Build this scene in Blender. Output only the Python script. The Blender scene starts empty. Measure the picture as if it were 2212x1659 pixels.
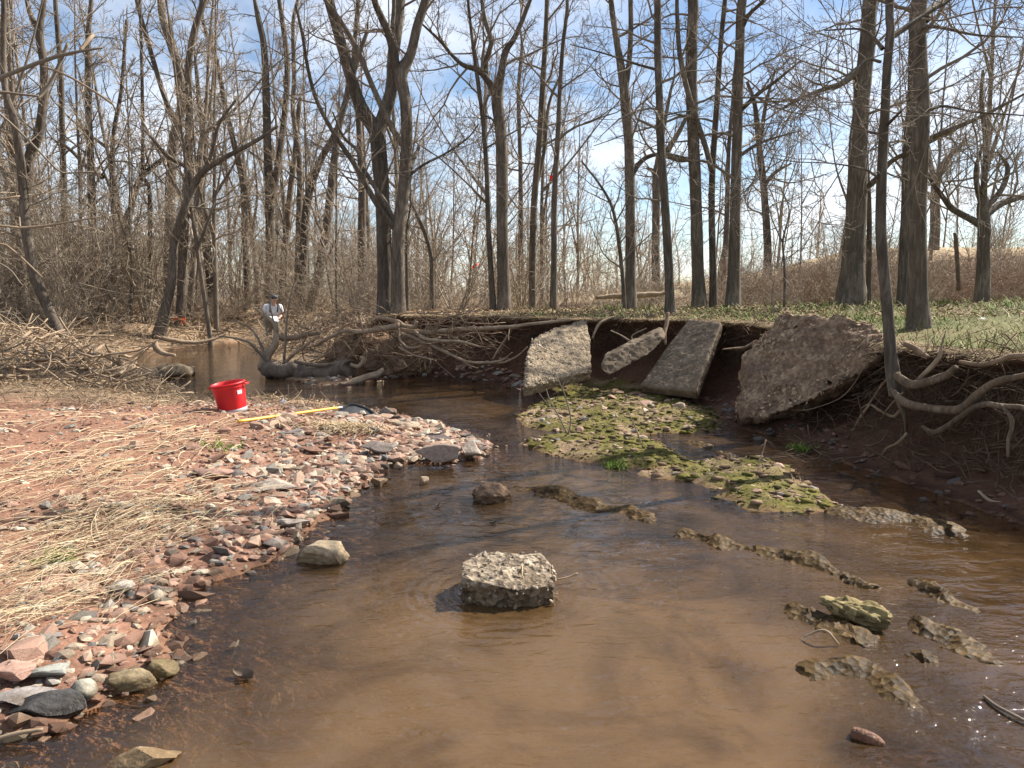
import bpy, bmesh, math, random
import numpy as np
from mathutils import Vector, Matrix

SC = bpy.context.scene
COL = SC.collection
random.seed(7)
RNG = np.random.default_rng(7)

# ------------------------------------------------------------------ camera, light, exposure
CAM_Z = 1.5
FPX = 1609.0                      # focal length in pixels of a 2212 px wide picture
PITCH = math.atan((829.5 - 640.0) / FPX)
cd = bpy.data.cameras.new('camera')
cam = bpy.data.objects.new('camera', cd)
COL.objects.link(cam)
cam.location = (0, 0, CAM_Z)
cam.rotation_euler = (math.pi / 2 - PITCH, 0, 0)
cd.sensor_width = 36.0
cd.lens = 36.0 * FPX / 2212.0
cd.clip_start = 0.05
cd.clip_end = 3000
SC.camera = cam

SUN_AZ = math.radians(58)         # to the right of the view direction (+Y)
SUN_EL = math.radians(42)
SDIR = Vector((math.sin(SUN_AZ) * math.cos(SUN_EL), math.cos(SUN_AZ) * math.cos(SUN_EL), math.sin(SUN_EL)))
sl = bpy.data.lights.new('sun', 'SUN')
sl.energy = 5.0
sl.angle = math.radians(0.5)
sl.color = (1.0, 0.93, 0.83)
so = bpy.data.objects.new('sun', sl)
COL.objects.link(so)
so.rotation_euler = (-SDIR).to_track_quat('-Z', 'Y').to_euler()
so.location = (20, 15, 30)

W = bpy.data.worlds.new('World')
SC.world = W
W.use_nodes = True
wn, wl = W.node_tree.nodes, W.node_tree.links
wn.clear()
wout = wn.new('ShaderNodeOutputWorld')
wbg = wn.new('ShaderNodeBackground')
wbg.inputs['Strength'].default_value = 0.064
sky = wn.new('ShaderNodeTexSky')
sky.sky_type = 'NISHITA'
sky.sun_disc = False
sky.sun_elevation = SUN_EL
sky.sun_rotation = SUN_AZ
sky.altitude = 100
sky.air_density = 1.0
sky.dust_density = 0.4
sky.ozone_density = 2.2
tc = wn.new('ShaderNodeTexCoord')
sep = wn.new('ShaderNodeSeparateXYZ')
wl.new(tc.outputs['Generated'], sep.inputs[0])
zz = wn.new('ShaderNodeMath'); zz.operation = 'MAXIMUM'; zz.inputs[1].default_value = 0.0
wl.new(sep.outputs['Z'], zz.inputs[0])
za = wn.new('ShaderNodeMath'); za.operation = 'ADD'; za.inputs[1].default_value = 0.22
wl.new(zz.outputs[0], za.inputs[0])
dx = wn.new('ShaderNodeMath'); dx.operation = 'DIVIDE'
dy = wn.new('ShaderNodeMath'); dy.operation = 'DIVIDE'
wl.new(sep.outputs['X'], dx.inputs[0]); wl.new(za.outputs[0], dx.inputs[1])
wl.new(sep.outputs['Y'], dy.inputs[0]); wl.new(za.outputs[0], dy.inputs[1])
cmb = wn.new('ShaderNodeCombineXYZ')
wl.new(dx.outputs[0], cmb.inputs['X']); wl.new(dy.outputs[0], cmb.inputs['Y'])
cn = wn.new('ShaderNodeTexNoise')
cn.inputs['Scale'].default_value = 1.15
cn.inputs['Detail'].default_value = 7.0
cn.inputs['Roughness'].default_value = 0.58
cn.inputs['Distortion'].default_value = 0.35
wl.new(cmb.outputs[0], cn.inputs['Vector'])
cr = wn.new('ShaderNodeValToRGB')
cr.color_ramp.elements[0].position = 0.41
cr.color_ramp.elements[1].position = 0.66
wl.new(cn.outputs[0], cr.inputs[0])
cmul = wn.new('ShaderNodeMath'); cmul.operation = 'MULTIPLY'; cmul.inputs[1].default_value = 0.85
wl.new(cr.outputs[0], cmul.inputs[0])
cmix = wn.new('ShaderNodeMixRGB')
cmix.inputs['Color2'].default_value = (8.6, 8.8, 9.2, 1)
wl.new(cmul.outputs[0], cmix.inputs['Fac'])
wl.new(sky.outputs[0], cmix.inputs['Color1'])
wl.new(cmix.outputs[0], wbg.inputs['Color'])
wl.new(wbg.outputs[0], wout.inputs['Surface'])

SC.render.engine = 'CYCLES'
SC.view_settings.view_transform = 'Standard'
SC.view_settings.look = 'None'
SC.view_settings.exposure = 1.25
SC.view_settings.gamma = 1.0
SC.view_settings.use_curve_mapping = False
SC.render.resolution_x, SC.render.resolution_y = 1024, 768

# ------------------------------------------------------------------ geometry helpers
CP, SP = math.cos(PITCH), math.sin(PITCH)

def ray(u, v):
    x = (u - 1106.0) / FPX
    y = (829.5 - v) / FPX
    return np.array([x, CP + y * SP, -SP + y * CP])

def P(u, v, Y):
    """a surveyed direction taken out to the distance Y (metres ahead of the tripod)"""
    d = ray(u, v)
    return np.array([0, 0, CAM_Z]) + d * (Y / d[1])

def G(u, v, z=0.0):
    d = ray(u, v)
    return np.array([0, 0, CAM_Z]) + d * ((z - CAM_Z) / d[2])

def project(p):
    p = np.atleast_2d(p) - np.array([0, 0, CAM_Z])
    dep = p[:, 1] * CP - p[:, 2] * SP
    up = p[:, 1] * SP + p[:, 2] * CP
    return 1106 + FPX * p[:, 0] / dep, 829.5 - FPX * up / dep, dep

def _hash(ix, iy, iz, seed):
    h = (ix * 374761393 + iy * 668265263 + iz * 2147483647 + seed * 1274126177) & 0xFFFFFFFF
    h = ((h ^ (h >> 13)) * 1274126177) & 0xFFFFFFFF
    h = h ^ (h >> 16)
    return (h & 0xFFFFFF) / float(0xFFFFFF) * 2 - 1

def vnoise(p, seed=0):
    p = np.asarray(p, dtype=np.float64)
    i = np.floor(p).astype(np.int64)
    f = p - i
    f = f * f * (3 - 2 * f)
    x, y, z = i[..., 0], i[..., 1], i[..., 2]
    fx, fy, fz = f[..., 0], f[..., 1], f[..., 2]
    def c(a, b, d):
        return _hash(x + a, y + b, z + d, seed)
    x00 = c(0, 0, 0) * (1 - fx) + c(1, 0, 0) * fx
    x10 = c(0, 1, 0) * (1 - fx) + c(1, 1, 0) * fx
    x01 = c(0, 0, 1) * (1 - fx) + c(1, 0, 1) * fx
    x11 = c(0, 1, 1) * (1 - fx) + c(1, 1, 1) * fx
    return (x00 * (1 - fy) + x10 * fy) * (1 - fz) + (x01 * (1 - fy) + x11 * fy) * fz

def fbm(p, octaves=4, seed=0, gain=0.5):
    p = np.asarray(p, dtype=np.float64)
    a, s, tot = 1.0, 0.0, 0.0
    for o in range(octaves):
        s = s + a * vnoise(p * (2.0 ** o) + 17.3 * o, seed + o)
        tot += a
        a *= gain
    return s / tot

def fbm2(x, y, sc, octaves=4, seed=0, gain=0.5):
    return fbm(np.stack([x * sc, y * sc, np.zeros_like(x)], -1), octaves, seed, gain)

def smooth(x, a, b):
    t = np.clip((np.asarray(x, float) - a) / (b - a), 0, 1)
    return t * t * (3 - 2 * t)

def norm(v):
    return v / np.maximum(np.linalg.norm(v, axis=-1, keepdims=True), 1e-9)

class Acc:
    """collects pieces of one mesh"""
    def __init__(s):
        s.V, s.Q, s.T, s.C, s.n = [], [], [], [], 0
    def add(s, V, Q=None, T=None, C=None):
        V = np.asarray(V, float).reshape(-1, 3)
        if Q is not None and len(Q): s.Q.append(np.asarray(Q).reshape(-1, 4) + s.n)
        if T is not None and len(T): s.T.append(np.asarray(T).reshape(-1, 3) + s.n)
        s.V.append(V)
        s.C.append(np.ones((len(V), 3)) if C is None else np.broadcast_to(np.asarray(C, float), (len(V), 3)))
        s.n += len(V)
    def mesh(s, name, smooth_=True, color=False, origin=None):
        V = np.concatenate(s.V) if s.V else np.zeros((0, 3))
        if origin is not None: V = V - np.asarray(origin)
        Q = np.concatenate(s.Q) if s.Q else np.zeros((0, 4), int)
        T = np.concatenate(s.T) if s.T else np.zeros((0, 3), int)
        return raw_mesh(name, V, Q, T, smooth_, np.concatenate(s.C) if color else None)

def raw_mesh(name, V, Q, T, smooth_=True, C=None):
    m = bpy.data.meshes.new(name)
    nq, nt = len(Q), len(T)
    m.vertices.add(len(V))
    m.vertices.foreach_set('co', np.ascontiguousarray(V, dtype=np.float32).ravel())
    m.loops.add(nq * 4 + nt * 3)
    m.polygons.add(nq + nt)
    li = np.concatenate([np.asarray(Q).ravel(), np.asarray(T).ravel()]).astype(np.int32)
    m.loops.foreach_set('vertex_index', li)
    ls = np.concatenate([np.arange(nq) * 4, nq * 4 + np.arange(nt) * 3]).astype(np.int32)
    m.polygons.foreach_set('loop_start', ls)
    m.polygons.foreach_set('use_smooth', np.full(nq + nt, smooth_, dtype=bool))
    m.update(calc_edges=True)
    m.validate(verbose=False)
    if C is not None:
        a = m.color_attributes.new('Col', 'FLOAT_COLOR', 'POINT')
        cc = np.ones((len(V), 4), np.float32); cc[:, :3] = C
        a.data.foreach_set('color', cc.ravel())
    return m

def link(name, mesh, mat=None, parent=None, loc=(0, 0, 0)):
    o = bpy.data.objects.new(name, mesh)
    COL.objects.link(o)
    if mat is not None and mesh is not None and not mesh.materials: mesh.materials.append(mat)
    o.location = loc
    if parent is not None: o.parent = parent
    return o

def tag(o, label=None, cat=None, group=None, kind=None):
    if label: o['label'] = label
    if cat: o['category'] = cat
    if group: o['group'] = group
    if kind: o['kind'] = kind
    return o

def empty(name, loc, label, cat, group=None):
    o = bpy.data.objects.new(name, None)
    COL.objects.link(o)
    o.empty_display_size = 0.2
    o.location = loc
    return tag(o, label, cat, group)

def tubes(Pp, R, K=4, caps=False, twist=None):
    """Pp (N,S,3) centre lines, R (N,S) radii -> V, Q, T"""
    Pp = np.asarray(Pp, float); R = np.asarray(R, float)
    N, S, _ = Pp.shape
    tan = np.empty_like(Pp)
    tan[:, 1:-1] = Pp[:, 2:] - Pp[:, :-2]
    tan[:, 0] = Pp[:, 1] - Pp[:, 0]
    tan[:, -1] = Pp[:, -1] - Pp[:, -2]
    tan = norm(tan)
    ref = np.where(np.abs(tan[:, 0, 2:3]) > 0.8, np.array([[1.0, 0, 0]]), np.array([[0, 0, 1.0]]))
    u = norm(np.cross(tan[:, 0], ref))
    U = np.empty_like(Pp)
    for i in range(S):
        u = norm(u - tan[:, i] * np.sum(u * tan[:, i], -1, keepdims=True))
        U[:, i] = u
    B = np.cross(tan, U)
    a = np.arange(K) * 2 * np.pi / K
    ring = U[:, :, None] * np.cos(a)[None, None, :, None] + B[:, :, None] * np.sin(a)[None, None, :, None]
    V = Pp[:, :, None] + ring * (R[:, :, None, None] if R.ndim == 2 else R[..., None])
    idx = np.arange(N * S * K).reshape(N, S, K)
    q = np.stack([idx[:, :-1, :], np.roll(idx[:, :-1, :], -1, 2), np.roll(idx[:, 1:, :], -1, 2), idx[:, 1:, :]], -1)
    V = V.reshape(-1, 3)
    T = np.zeros((0, 3), int)
    if caps:
        base = N * S * K
        V = np.concatenate([V, Pp[:, 0], Pp[:, -1]])
        c0 = base + np.arange(N); c1 = base + N + np.arange(N)
        t0 = np.stack([np.broadcast_to(c0[:, None], (N, K)), np.roll(idx[:, 0], -1, 1), idx[:, 0]], -1)
        t1 = np.stack([np.broadcast_to(c1[:, None], (N, K)), idx[:, -1], np.roll(idx[:, -1], -1, 1)], -1)
        T = np.concatenate([t0.reshape(-1, 3), t1.reshape(-1, 3)])
    return V, q.reshape(-1, 4), T

def spline(pts, n):
    """Catmull-Rom through rows of pts (any width), n samples evenly along the length"""
    p = np.asarray(pts, float)
    if len(p) == 2:
        t = np.linspace(0, 1, n)[:, None]
        return p[0] * (1 - t) + p[1] * t
    q = np.vstack([2 * p[0] - p[1], p, 2 * p[-1] - p[-2]])
    out = []
    for i in range(len(p) - 1):
        t = np.linspace(0, 1, 12, endpoint=False)[:, None]
        a, b, c, d = q[i], q[i + 1], q[i + 2], q[i + 3]
        out.append(0.5 * (2 * b + (c - a) * t + (2 * a - 5 * b + 4 * c - d) * t * t + (3 * b - a - 3 * c + d) * t ** 3))
    out.append(p[-1:])
    o = np.vstack(out)
    L = np.concatenate([[0], np.cumsum(np.linalg.norm(np.diff(o[:, :3], axis=0), axis=1))])
    s = np.linspace(0, L[-1], n)
    return np.stack([np.interp(s, L, o[:, k]) for k in range(o.shape[1])], 1)

def grow(Pp, R, n, tmin, tmax, length, ang, S, rng, rr=0.55, rmin=0.003, up=0.25, wig=0.16, slim=0.011, rel=True, kink=0):
    """n side branches on each centre line; returns centre lines and radii of the branches"""
    N, S0, _ = Pp.shape
    L = np.sum(np.linalg.norm(np.diff(Pp, axis=1), axis=2), axis=1)
    pi = np.repeat(np.arange(N), n)
    M = len(pi)
    t = tmin + (tmax - tmin) * (np.tile((np.arange(n) + 0.5) / n, N) + rng.uniform(-0.5, 0.5, M) / n)
    x = np.clip(t, 0, 0.999) * (S0 - 1)
    i = x.astype(int); f = (x - i)[:, None]
    p0 = Pp[pi, i] * (1 - f) + Pp[pi, i + 1] * f
    r0 = R[pi, i] * (1 - f[:, 0]) + R[pi, i + 1] * f[:, 0]
    tan = norm(Pp[pi, i + 1] - Pp[pi, i])
    rnd = rng.normal(size=(M, 3))
    perp = norm(rnd - tan * np.sum(rnd * tan, -1, keepdims=True))
    a = np.radians(rng.uniform(ang[0], ang[1], M))[:, None]
    d = norm(tan * np.cos(a) + perp * np.sin(a) + np.array([0, 0, 0.12]))
    base = L[pi] if rel else np.ones(M)
    ln = base * length * (1 - 0.55 * (t - tmin) / max(tmax - tmin, 1e-3)) * rng.uniform(0.6, 1.25, M)
    step = (ln / (S - 1))[:, None]
    out = np.empty((M, S, 3)); out[:, 0] = p0
    cur = p0
    for k in range(1, S):
        d = norm(d + rng.normal(size=(M, 3)) * wig + np.array([0, 0, up]) * (1.0 / S))
        cur = cur + d * step
        out[:, k] = cur
    rs = np.clip(np.minimum(r0 * rr, ln * slim + rmin), rmin, None)
    tt = np.linspace(0, 1, S)[None]
    rad = np.maximum(rs[:, None] * (1 - 0.75 * tt), rmin * 0.75)
    return out, rad

# ------------------------------------------------------------------ materials
def mat(name):
    m = bpy.data.materials.new(name)
    m.use_nodes = True
    nt = m.node_tree
    b = nt.nodes['Principled BSDF']
    return m, nt, b

def nd(nt, t, **kw):
    n = nt.nodes.new('ShaderNode' + t)
    for k, v in kw.items():
        if k in n.inputs: n.inputs[k].default_value = v
        else: setattr(n, k, v)
    return n

def ramp(nt, fac, stops):
    r = nt.nodes.new('ShaderNodeValToRGB')
    e = r.color_ramp.elements
    while len(e) < len(stops): e.new(0.5)
    for k, (pos, c) in enumerate(stops):
        e[k].position = pos
        e[k].color = (c[0], c[1], c[2], 1)
    if fac is not None: nt.links.new(fac, r.inputs[0])
    return r

def coords(nt, scale=(1, 1, 1), kind='Object'):
    t = nt.nodes.new('ShaderNodeTexCoord')
    mp = nt.nodes.new('ShaderNodeMapping')
    mp.inputs['Scale'].default_value = scale
    nt.links.new(t.outputs[kind], mp.inputs['Vector'])
    return mp.outputs[0]

def noise_mat(name, stops, scale=8, stretch=(1, 1, 1), rough=0.9, bump=0.3, dist=0.02, detail=6, spec=0.2, scale2=None):
    m, nt, b = mat(name)
    c = coords(nt, stretch)
    n = nd(nt, 'TexNoise', Scale=scale, Detail=detail, Roughness=0.65)
    nt.links.new(c, n.inputs['Vector'])
    r = ramp(nt, n.outputs[0], stops)
    nt.links.new(r.outputs[0], b.inputs['Base Color'])
    b.inputs['Roughness'].default_value = rough
    b.inputs['Specular IOR Level'].default_value = spec
    if bump:
        n2 = nd(nt, 'TexNoise', Scale=scale2 or scale * 2.5, Detail=5, Roughness=0.6)
        nt.links.new(c, n2.inputs['Vector'])
        bp = nd(nt, 'Bump', Strength=bump, Distance=dist)
        nt.links.new(n2.outputs[0], bp.inputs['Height'])
        nt.links.new(bp.outputs[0], b.inputs['Normal'])
    return m

def bark_mat(name, dark, mid, light, ridge=14.0, bump=0.7):
    m, nt, b = mat(name)
    c = coords(nt, (ridge, ridge, ridge * 0.16))
    v = nd(nt, 'TexNoise', Scale=1.6, Detail=7, Roughness=0.7, Distortion=0.6)
    nt.links.new(c, v.inputs['Vector'])
    c2 = coords(nt, (1, 1, 0.6))
    n = nd(nt, 'TexNoise', Scale=2.2, Detail=4, Roughness=0.6)
    nt.links.new(c2, n.inputs['Vector'])
    mx = nd(nt, 'MixRGB', Fac=0.35)
    nt.links.new(v.outputs[0], mx.inputs['Color1']); nt.links.new(n.outputs[0], mx.inputs['Color2'])
    r = ramp(nt, mx.outputs[0], [(0.32, dark), (0.5, mid), (0.68, light)])
    oi = nd(nt, 'ObjectInfo')
    hv = nd(nt, 'HueSaturation', Saturation=0.95)
    mr = nd(nt, 'MapRange'); mr.inputs['To Min'].default_value = 0.8; mr.inputs['To Max'].default_value = 1.2
    nt.links.new(oi.outputs['Random'], mr.inputs['Value'])
    nt.links.new(mr.outputs[0], hv.inputs['Value'])
    nt.links.new(r.outputs[0], hv.inputs['Color'])
    nt.links.new(hv.outputs[0], b.inputs['Base Color'])
    b.inputs['Roughness'].default_value = 0.9
    b.inputs['Specular IOR Level'].default_value = 0.15
    bp = nd(nt, 'Bump', Strength=bump, Distance=0.02)
    nt.links.new(v.outputs[0], bp.inputs['Height'])
    nt.links.new(bp.outputs[0], b.inputs['Normal'])
    return m

def wet_or_shade_band(nt, b, top=0.045, dark=0.42):
    """stone is dark and shiny where the stream keeps it wet; raised on the block to paint shade on its front"""
    g = nt.nodes.new('ShaderNodeNewGeometry')
    sp = nt.nodes.new('ShaderNodeSeparateXYZ'); nt.links.new(g.outputs['Position'], sp.inputs[0])
    n = nd(nt, 'TexNoise', Scale=14, Detail=4); nt.links.new(g.outputs['Position'], n.inputs['Vector'])
    ad = nd(nt, 'Math', operation='MULTIPLY_ADD'); ad.inputs[1].default_value = -0.07; nt.links.new(n.outputs[0], ad.inputs[0]); nt.links.new(sp.outputs['Z'], ad.inputs[2])
    mr = nd(nt, 'MapRange'); mr.inputs['From Min'].default_value = top - 0.045; mr.inputs['From Max'].default_value = top - 0.02
    mr.inputs['To Min'].default_value = 1.0; mr.inputs['To Max'].default_value = 0.0
    nt.links.new(ad.outputs[0], mr.inputs['Value'])
    src = b.inputs['Base Color'].links[0].from_socket
    mx = nd(nt, 'MixRGB', blend_type='MULTIPLY'); mx.inputs['Color2'].default_value = (dark, dark * 0.9, dark * 0.75, 1)
    nt.links.new(mr.outputs[0], mx.inputs['Fac']); nt.links.new(src, mx.inputs['Color1']); nt.links.new(mx.outputs[0], b.inputs['Base Color'])
    r2 = nd(nt, 'MapRange'); r2.inputs['To Min'].default_value = b.inputs['Roughness'].default_value; r2.inputs['To Max'].default_value = 0.5
    nt.links.new(mr.outputs[0], r2.inputs['Value']); nt.links.new(r2.outputs[0], b.inputs['Roughness'])

def plain_mat(name, c, rough=0.5, spec=0.5, nscale=6, var=0.12):
    m, nt, b = mat(name)
    co = coords(nt)
    n = nd(nt, 'TexNoise', Scale=nscale, Detail=4)
    nt.links.new(co, n.inputs['Vector'])
    r = ramp(nt, n.outputs[0], [(0.3, [x * (1 - var) for x in c]), (0.7, [min(1, x * (1 + var)) for x in c])])
    nt.links.new(r.outputs[0], b.inputs['Base Color'])
    b.inputs['Roughness'].default_value = rough
    b.inputs['Specular IOR Level'].default_value = spec
    return m

def col_mat(name, rough=0.9, spec=0.15, bump=0.0, scale=30, var=0.35, obcolor=False, trans=False):
    """colour read from the mesh (or the object), broken up by fine grain"""
    m, nt, b = mat(name)
    if obcolor:
        src = nd(nt, 'ObjectInfo').outputs['Color']
    else:
        a = nt.nodes.new('ShaderNodeVertexColor'); a.layer_name = 'Col'
        src = a.outputs[0]
    co = coords(nt)
    n = nd(nt, 'TexNoise', Scale=scale, Detail=6, Roughness=0.7)
    nt.links.new(co, n.inputs['Vector'])
    r = ramp(nt, n.outputs[0], [(0.25, (1 - var,) * 3), (0.75, (1 + var,) * 3)])
    mx = nd(nt, 'MixRGB', blend_type='MULTIPLY', Fac=1.0)
    nt.links.new(src, mx.inputs['Color1']); nt.links.new(r.outputs[0], mx.inputs['Color2'])
    nt.links.new(mx.outputs[0], b.inputs['Base Color'])
    b.inputs['Roughness'].default_value = rough
    b.inputs['Specular IOR Level'].default_value = spec
    if bump:
        bp = nd(nt, 'Bump', Strength=bump, Distance=0.02)
        nt.links.new(n.outputs[0], bp.inputs['Height'])
        nt.links.new(bp.outputs[0], b.inputs['Normal'])
    return m

M = {}
M['bark'] = bark_mat('bark_grey_brown', (0.038, 0.030, 0.023), (0.108, 0.087, 0.066), (0.24, 0.20, 0.155))
M['bark_pale'] = bark_mat('bark_pale', (0.06, 0.048, 0.036), (0.15, 0.12, 0.09), (0.30, 0.25, 0.19), 11)
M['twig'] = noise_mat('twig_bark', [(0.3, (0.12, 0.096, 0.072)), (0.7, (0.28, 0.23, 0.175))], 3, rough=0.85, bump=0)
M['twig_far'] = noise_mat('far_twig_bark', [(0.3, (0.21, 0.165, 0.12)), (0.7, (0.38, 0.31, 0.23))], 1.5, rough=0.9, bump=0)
M['bramble'] = noise_mat('bramble_cane', [(0.3, (0.13, 0.075, 0.05)), (0.7, (0.27, 0.18, 0.12))], 2.0, rough=0.9, bump=0)
M['root'] = noise_mat('root_bark', [(0.25, (0.12, 0.075, 0.045)), (0.55, (0.25, 0.175, 0.115)), (0.8, (0.37, 0.28, 0.19))], 7, (1, 1, 1), 0.85, 0.5, 0.01)
M['driftwood'] = noise_mat('driftwood', [(0.25, (0.14, 0.095, 0.06)), (0.55, (0.29, 0.215, 0.145)), (0.8, (0.46, 0.37, 0.26))], 5, (1, 1, 1), 0.85, 0.5, 0.01)
M['wetwood'] = noise_mat('damp_log_bark', [(0.3, (0.07, 0.05, 0.037)), (0.7, (0.19, 0.145, 0.105))], 6, (1, 1, 1), 0.7, 0.6, 0.015)
M['root_dark'] = noise_mat('earthy_shaded_root_bark', [(0.25, (0.055, 0.035, 0.022)), (0.55, (0.12, 0.08, 0.052)), (0.8, (0.21, 0.15, 0.10))], 7, (1, 1, 1), 0.9, 0.5, 0.01)  # root bark darkened to put the cut bank's shade into its earthy colour
M['root_brown'] = bark_mat('root_bark_brown', (0.05, 0.035, 0.023), (0.145, 0.102, 0.066), (0.29, 0.215, 0.145), 10)
M['straw'] = col_mat('dry_stems', 0.75, 0.25, 0, 20, 0.25)
M['leaf'] = col_mat('blades_and_leaves', 0.8, 0.2, 0, 25, 0.25)
M['pebble'] = col_mat('pebble_stone', 0.88, 0.25, 0.35, 45, 0.3)
M['stone'] = col_mat('shale_stone', 0.85, 0.25, 0.5, 28, 0.4, obcolor=True)

def concrete_mat(name, a, b_, c, agg=60.0, bump=0.9, pit=0.35):
    m, nt, b = mat(name)
    co = coords(nt)
    n = nd(nt, 'TexNoise', Scale=5, Detail=8, Roughness=0.7)
    nt.links.new(co, n.inputs['Vector'])
    v = nd(nt, 'TexVoronoi', Scale=agg)
    nt.links.new(co, v.inputs['Vector'])
    mx = nd(nt, 'MixRGB', Fac=pit)
    nt.links.new(n.outputs[0], mx.inputs['Color1']); nt.links.new(v.outputs['Color'], mx.inputs['Color2'])
    r = ramp(nt, mx.outputs[0], [(0.28, a), (0.5, b_), (0.72, c)])
    nt.links.new(r.outputs[0], b.inputs['Base Color'])
    b.inputs['Roughness'].default_value = 0.92
    b.inputs['Specular IOR Level'].default_value = 0.2
    bp = nd(nt, 'Bump', Strength=bump, Distance=0.02)
    n3 = nd(nt, 'TexNoise', Scale=agg * 0.45, Detail=6, Roughness=0.75)
    nt.links.new(co, n3.inputs['Vector'])
    ad = nd(nt, 'MixRGB', Fac=0.5)
    nt.links.new(n3.outputs[0], ad.inputs['Color1']); nt.links.new(v.outputs['Distance'], ad.inputs['Color2'])
    nt.links.new(ad.outputs[0], bp.inputs['Height'])
    nt.links.new(bp.outputs[0], b.inputs['Normal'])
    return m
M['concrete'] = concrete_mat('weathered_concrete', (0.10, 0.073, 0.047), (0.24, 0.185, 0.125), (0.40, 0.325, 0.225), 38, 1.0)
M['concrete_dark'] = concrete_mat('smooth_old_concrete', (0.065, 0.048, 0.032), (0.145, 0.11, 0.076), (0.24, 0.19, 0.135), 25, 0.4, 0.15)
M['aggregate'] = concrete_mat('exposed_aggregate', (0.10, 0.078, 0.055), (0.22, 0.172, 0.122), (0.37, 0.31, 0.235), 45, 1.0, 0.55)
M['boulder'] = concrete_mat('soil_crusted_boulder', (0.085, 0.055, 0.038), (0.19, 0.127, 0.085), (0.40, 0.29, 0.18), 30, 1.0, 0.25)
M['ledge'] = concrete_mat('algae_ledge_rock', (0.03, 0.02, 0.009), (0.11, 0.072, 0.032), (0.28, 0.20, 0.105), 30, 1.0, 0.4)
M['ledge'].node_tree.nodes['Principled BSDF'].inputs['Roughness'].default_value = 0.5
M['ochre_rock'] = concrete_mat('ochre_rock', (0.06, 0.045, 0.018), (0.20, 0.155, 0.07), (0.36, 0.30, 0.16), 18, 1.0, 0.3)
M['mudball'] = concrete_mat('muddy_clod', (0.08, 0.05, 0.03), (0.19, 0.12, 0.075), (0.33, 0.22, 0.14), 30, 1.0, 0.3)
for k_ in ('stone', 'pebble', 'aggregate', 'ochre_rock', 'mudball', 'ledge', 'concrete', 'concrete_dark', 'boulder'):
    if k_ == 'ledge':
        M[k_].node_tree.nodes['Principled BSDF'].inputs['Roughness'].default_value = 0.85
        M[k_].node_tree.nodes['Principled BSDF'].inputs['Specular IOR Level'].default_value = 0.07
    wet_or_shade_band(M[k_].node_tree, M[k_].node_tree.nodes['Principled BSDF'], 0.03 if k_ == 'pebble' else 0.055, 0.55 if k_ == 'pebble' else 0.45) if k_ != 'aggregate' else wet_or_shade_band(M[k_].node_tree, M[k_].node_tree.nodes['Principled BSDF'], 0.105, 0.5)  # aggregate band raised past the wet foot to paint shade on the block's front
M['moss'] = col_mat('moss_tufts', 0.95, 0.1, 0.3, 40, 0.4)

# ------------------------------------------------------------------ the lie of the land
LEFT = [(-9, -8), (-5.0, -3), (-3.2, 0.4)] + [tuple(G(u, v)[:2]) for u, v in [
    (-120, 1640), (0, 1585), (100, 1572), (190, 1530), (300, 1480), (385, 1442), (350, 1385), (385, 1290), (450, 1262), (520, 1238),
    (600, 1205), (655, 1165), (705, 1115), (745, 1075), (790, 1045), (830, 1006), (900, 1000), (960, 1002), (1040, 985),
    (1050, 968), (1000, 940), (930, 918), (850, 895), (780, 880), (700, 872), (620, 863), (540, 858), (470, 868), (395, 866),
    (380, 838), (330, 826), (260, 804), (205, 786), (120, 776), (20, 770), (-150, 764)]]
RIGHT = [tuple(G(u, v)[:2]) for u, v in [
    (-150, 754), (20, 760), (120, 762), (225, 767), (330, 757), (430, 747), (530, 739), (585, 744), (580, 775), (562, 800), (600, 816), (700, 830), (745, 838),
    (800, 823), (880, 816), (1000, 821), (1080, 829), (1130, 846), (1200, 851), (1300, 842), (1400, 850), (1500, 868), (1560, 905), (1600, 925), (1650, 936),
    (1700, 946), (1780, 985), (1850, 1010), (1950, 1042), (2050, 1078), (2150, 1112), (2300, 1165)]] + [(4.4, 3.9), (5.2, 2.0), (6.0, -1.5), (5.0, -8)]
RIGHT_BANK_FROM = 6
LOBES = [[(1200, 846), (1300, 836), (1420, 846), (1530, 885), (1556, 920), (1500, 936), (1430, 936), (1330, 941), (1240, 936), (1150, 926), (1122, 906), (1160, 878)],
         [(1118, 958), (1180, 942), (1260, 934), (1330, 932), (1400, 950), (1480, 985), (1492, 1003), (1440, 1016), (1350, 1008), (1290, 1003), (1240, 995), (1180, 972)],
         [(1400, 1027), (1480, 1008), (1560, 988), (1640, 988), (1700, 1018), (1760, 1063), (1795, 1092), (1740, 1106), (1620, 1102), (1580, 1082), (1560, 1062), (1500, 1042), (1430, 1034)]]
LOBES = [np.array([G(u, v)[:2] for u, v in l]) for l in LOBES]

def seg_dist(x, y, line):
    d = np.full(x.shape, 1e9)
    for (ax, ay), (bx, by) in zip(line[:-1], line[1:]):
        ex, ey = bx - ax, by - ay
        t = np.clip(((x - ax) * ex + (y - ay) * ey) / (ex * ex + ey * ey + 1e-12), 0, 1)
        d = np.minimum(d, np.hypot(x - ax - t * ex, y - ay - t * ey))
    return d

def inside(x, y, poly):
    r = np.zeros(x.shape, bool)
    n = len(poly)
    for i in range(n):
        x1, y1 = poly[i]; x2, y2 = poly[(i + 1) % n]
        c = ((y1 > y) != (y2 > y)) & (x < (x2 - x1) * (y - y1) / (y2 - y1 + 1e-12) + x1)
        r ^= c
    return r

WATER = LEFT + RIGHT

def axis(fine0, fine1, step, lo, hi, grow_):
    a = list(np.arange(fine0, fine1, step))
    s, v = step, a[0]
    left = []
    while v > lo:
        s *= grow_; v -= s; left.append(v)
    s, v = step, a[-1]
    right = []
    while v < hi:
        s *= grow_; v += s; right.append(v)
    return np.array(left[::-1] + a + right)

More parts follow.
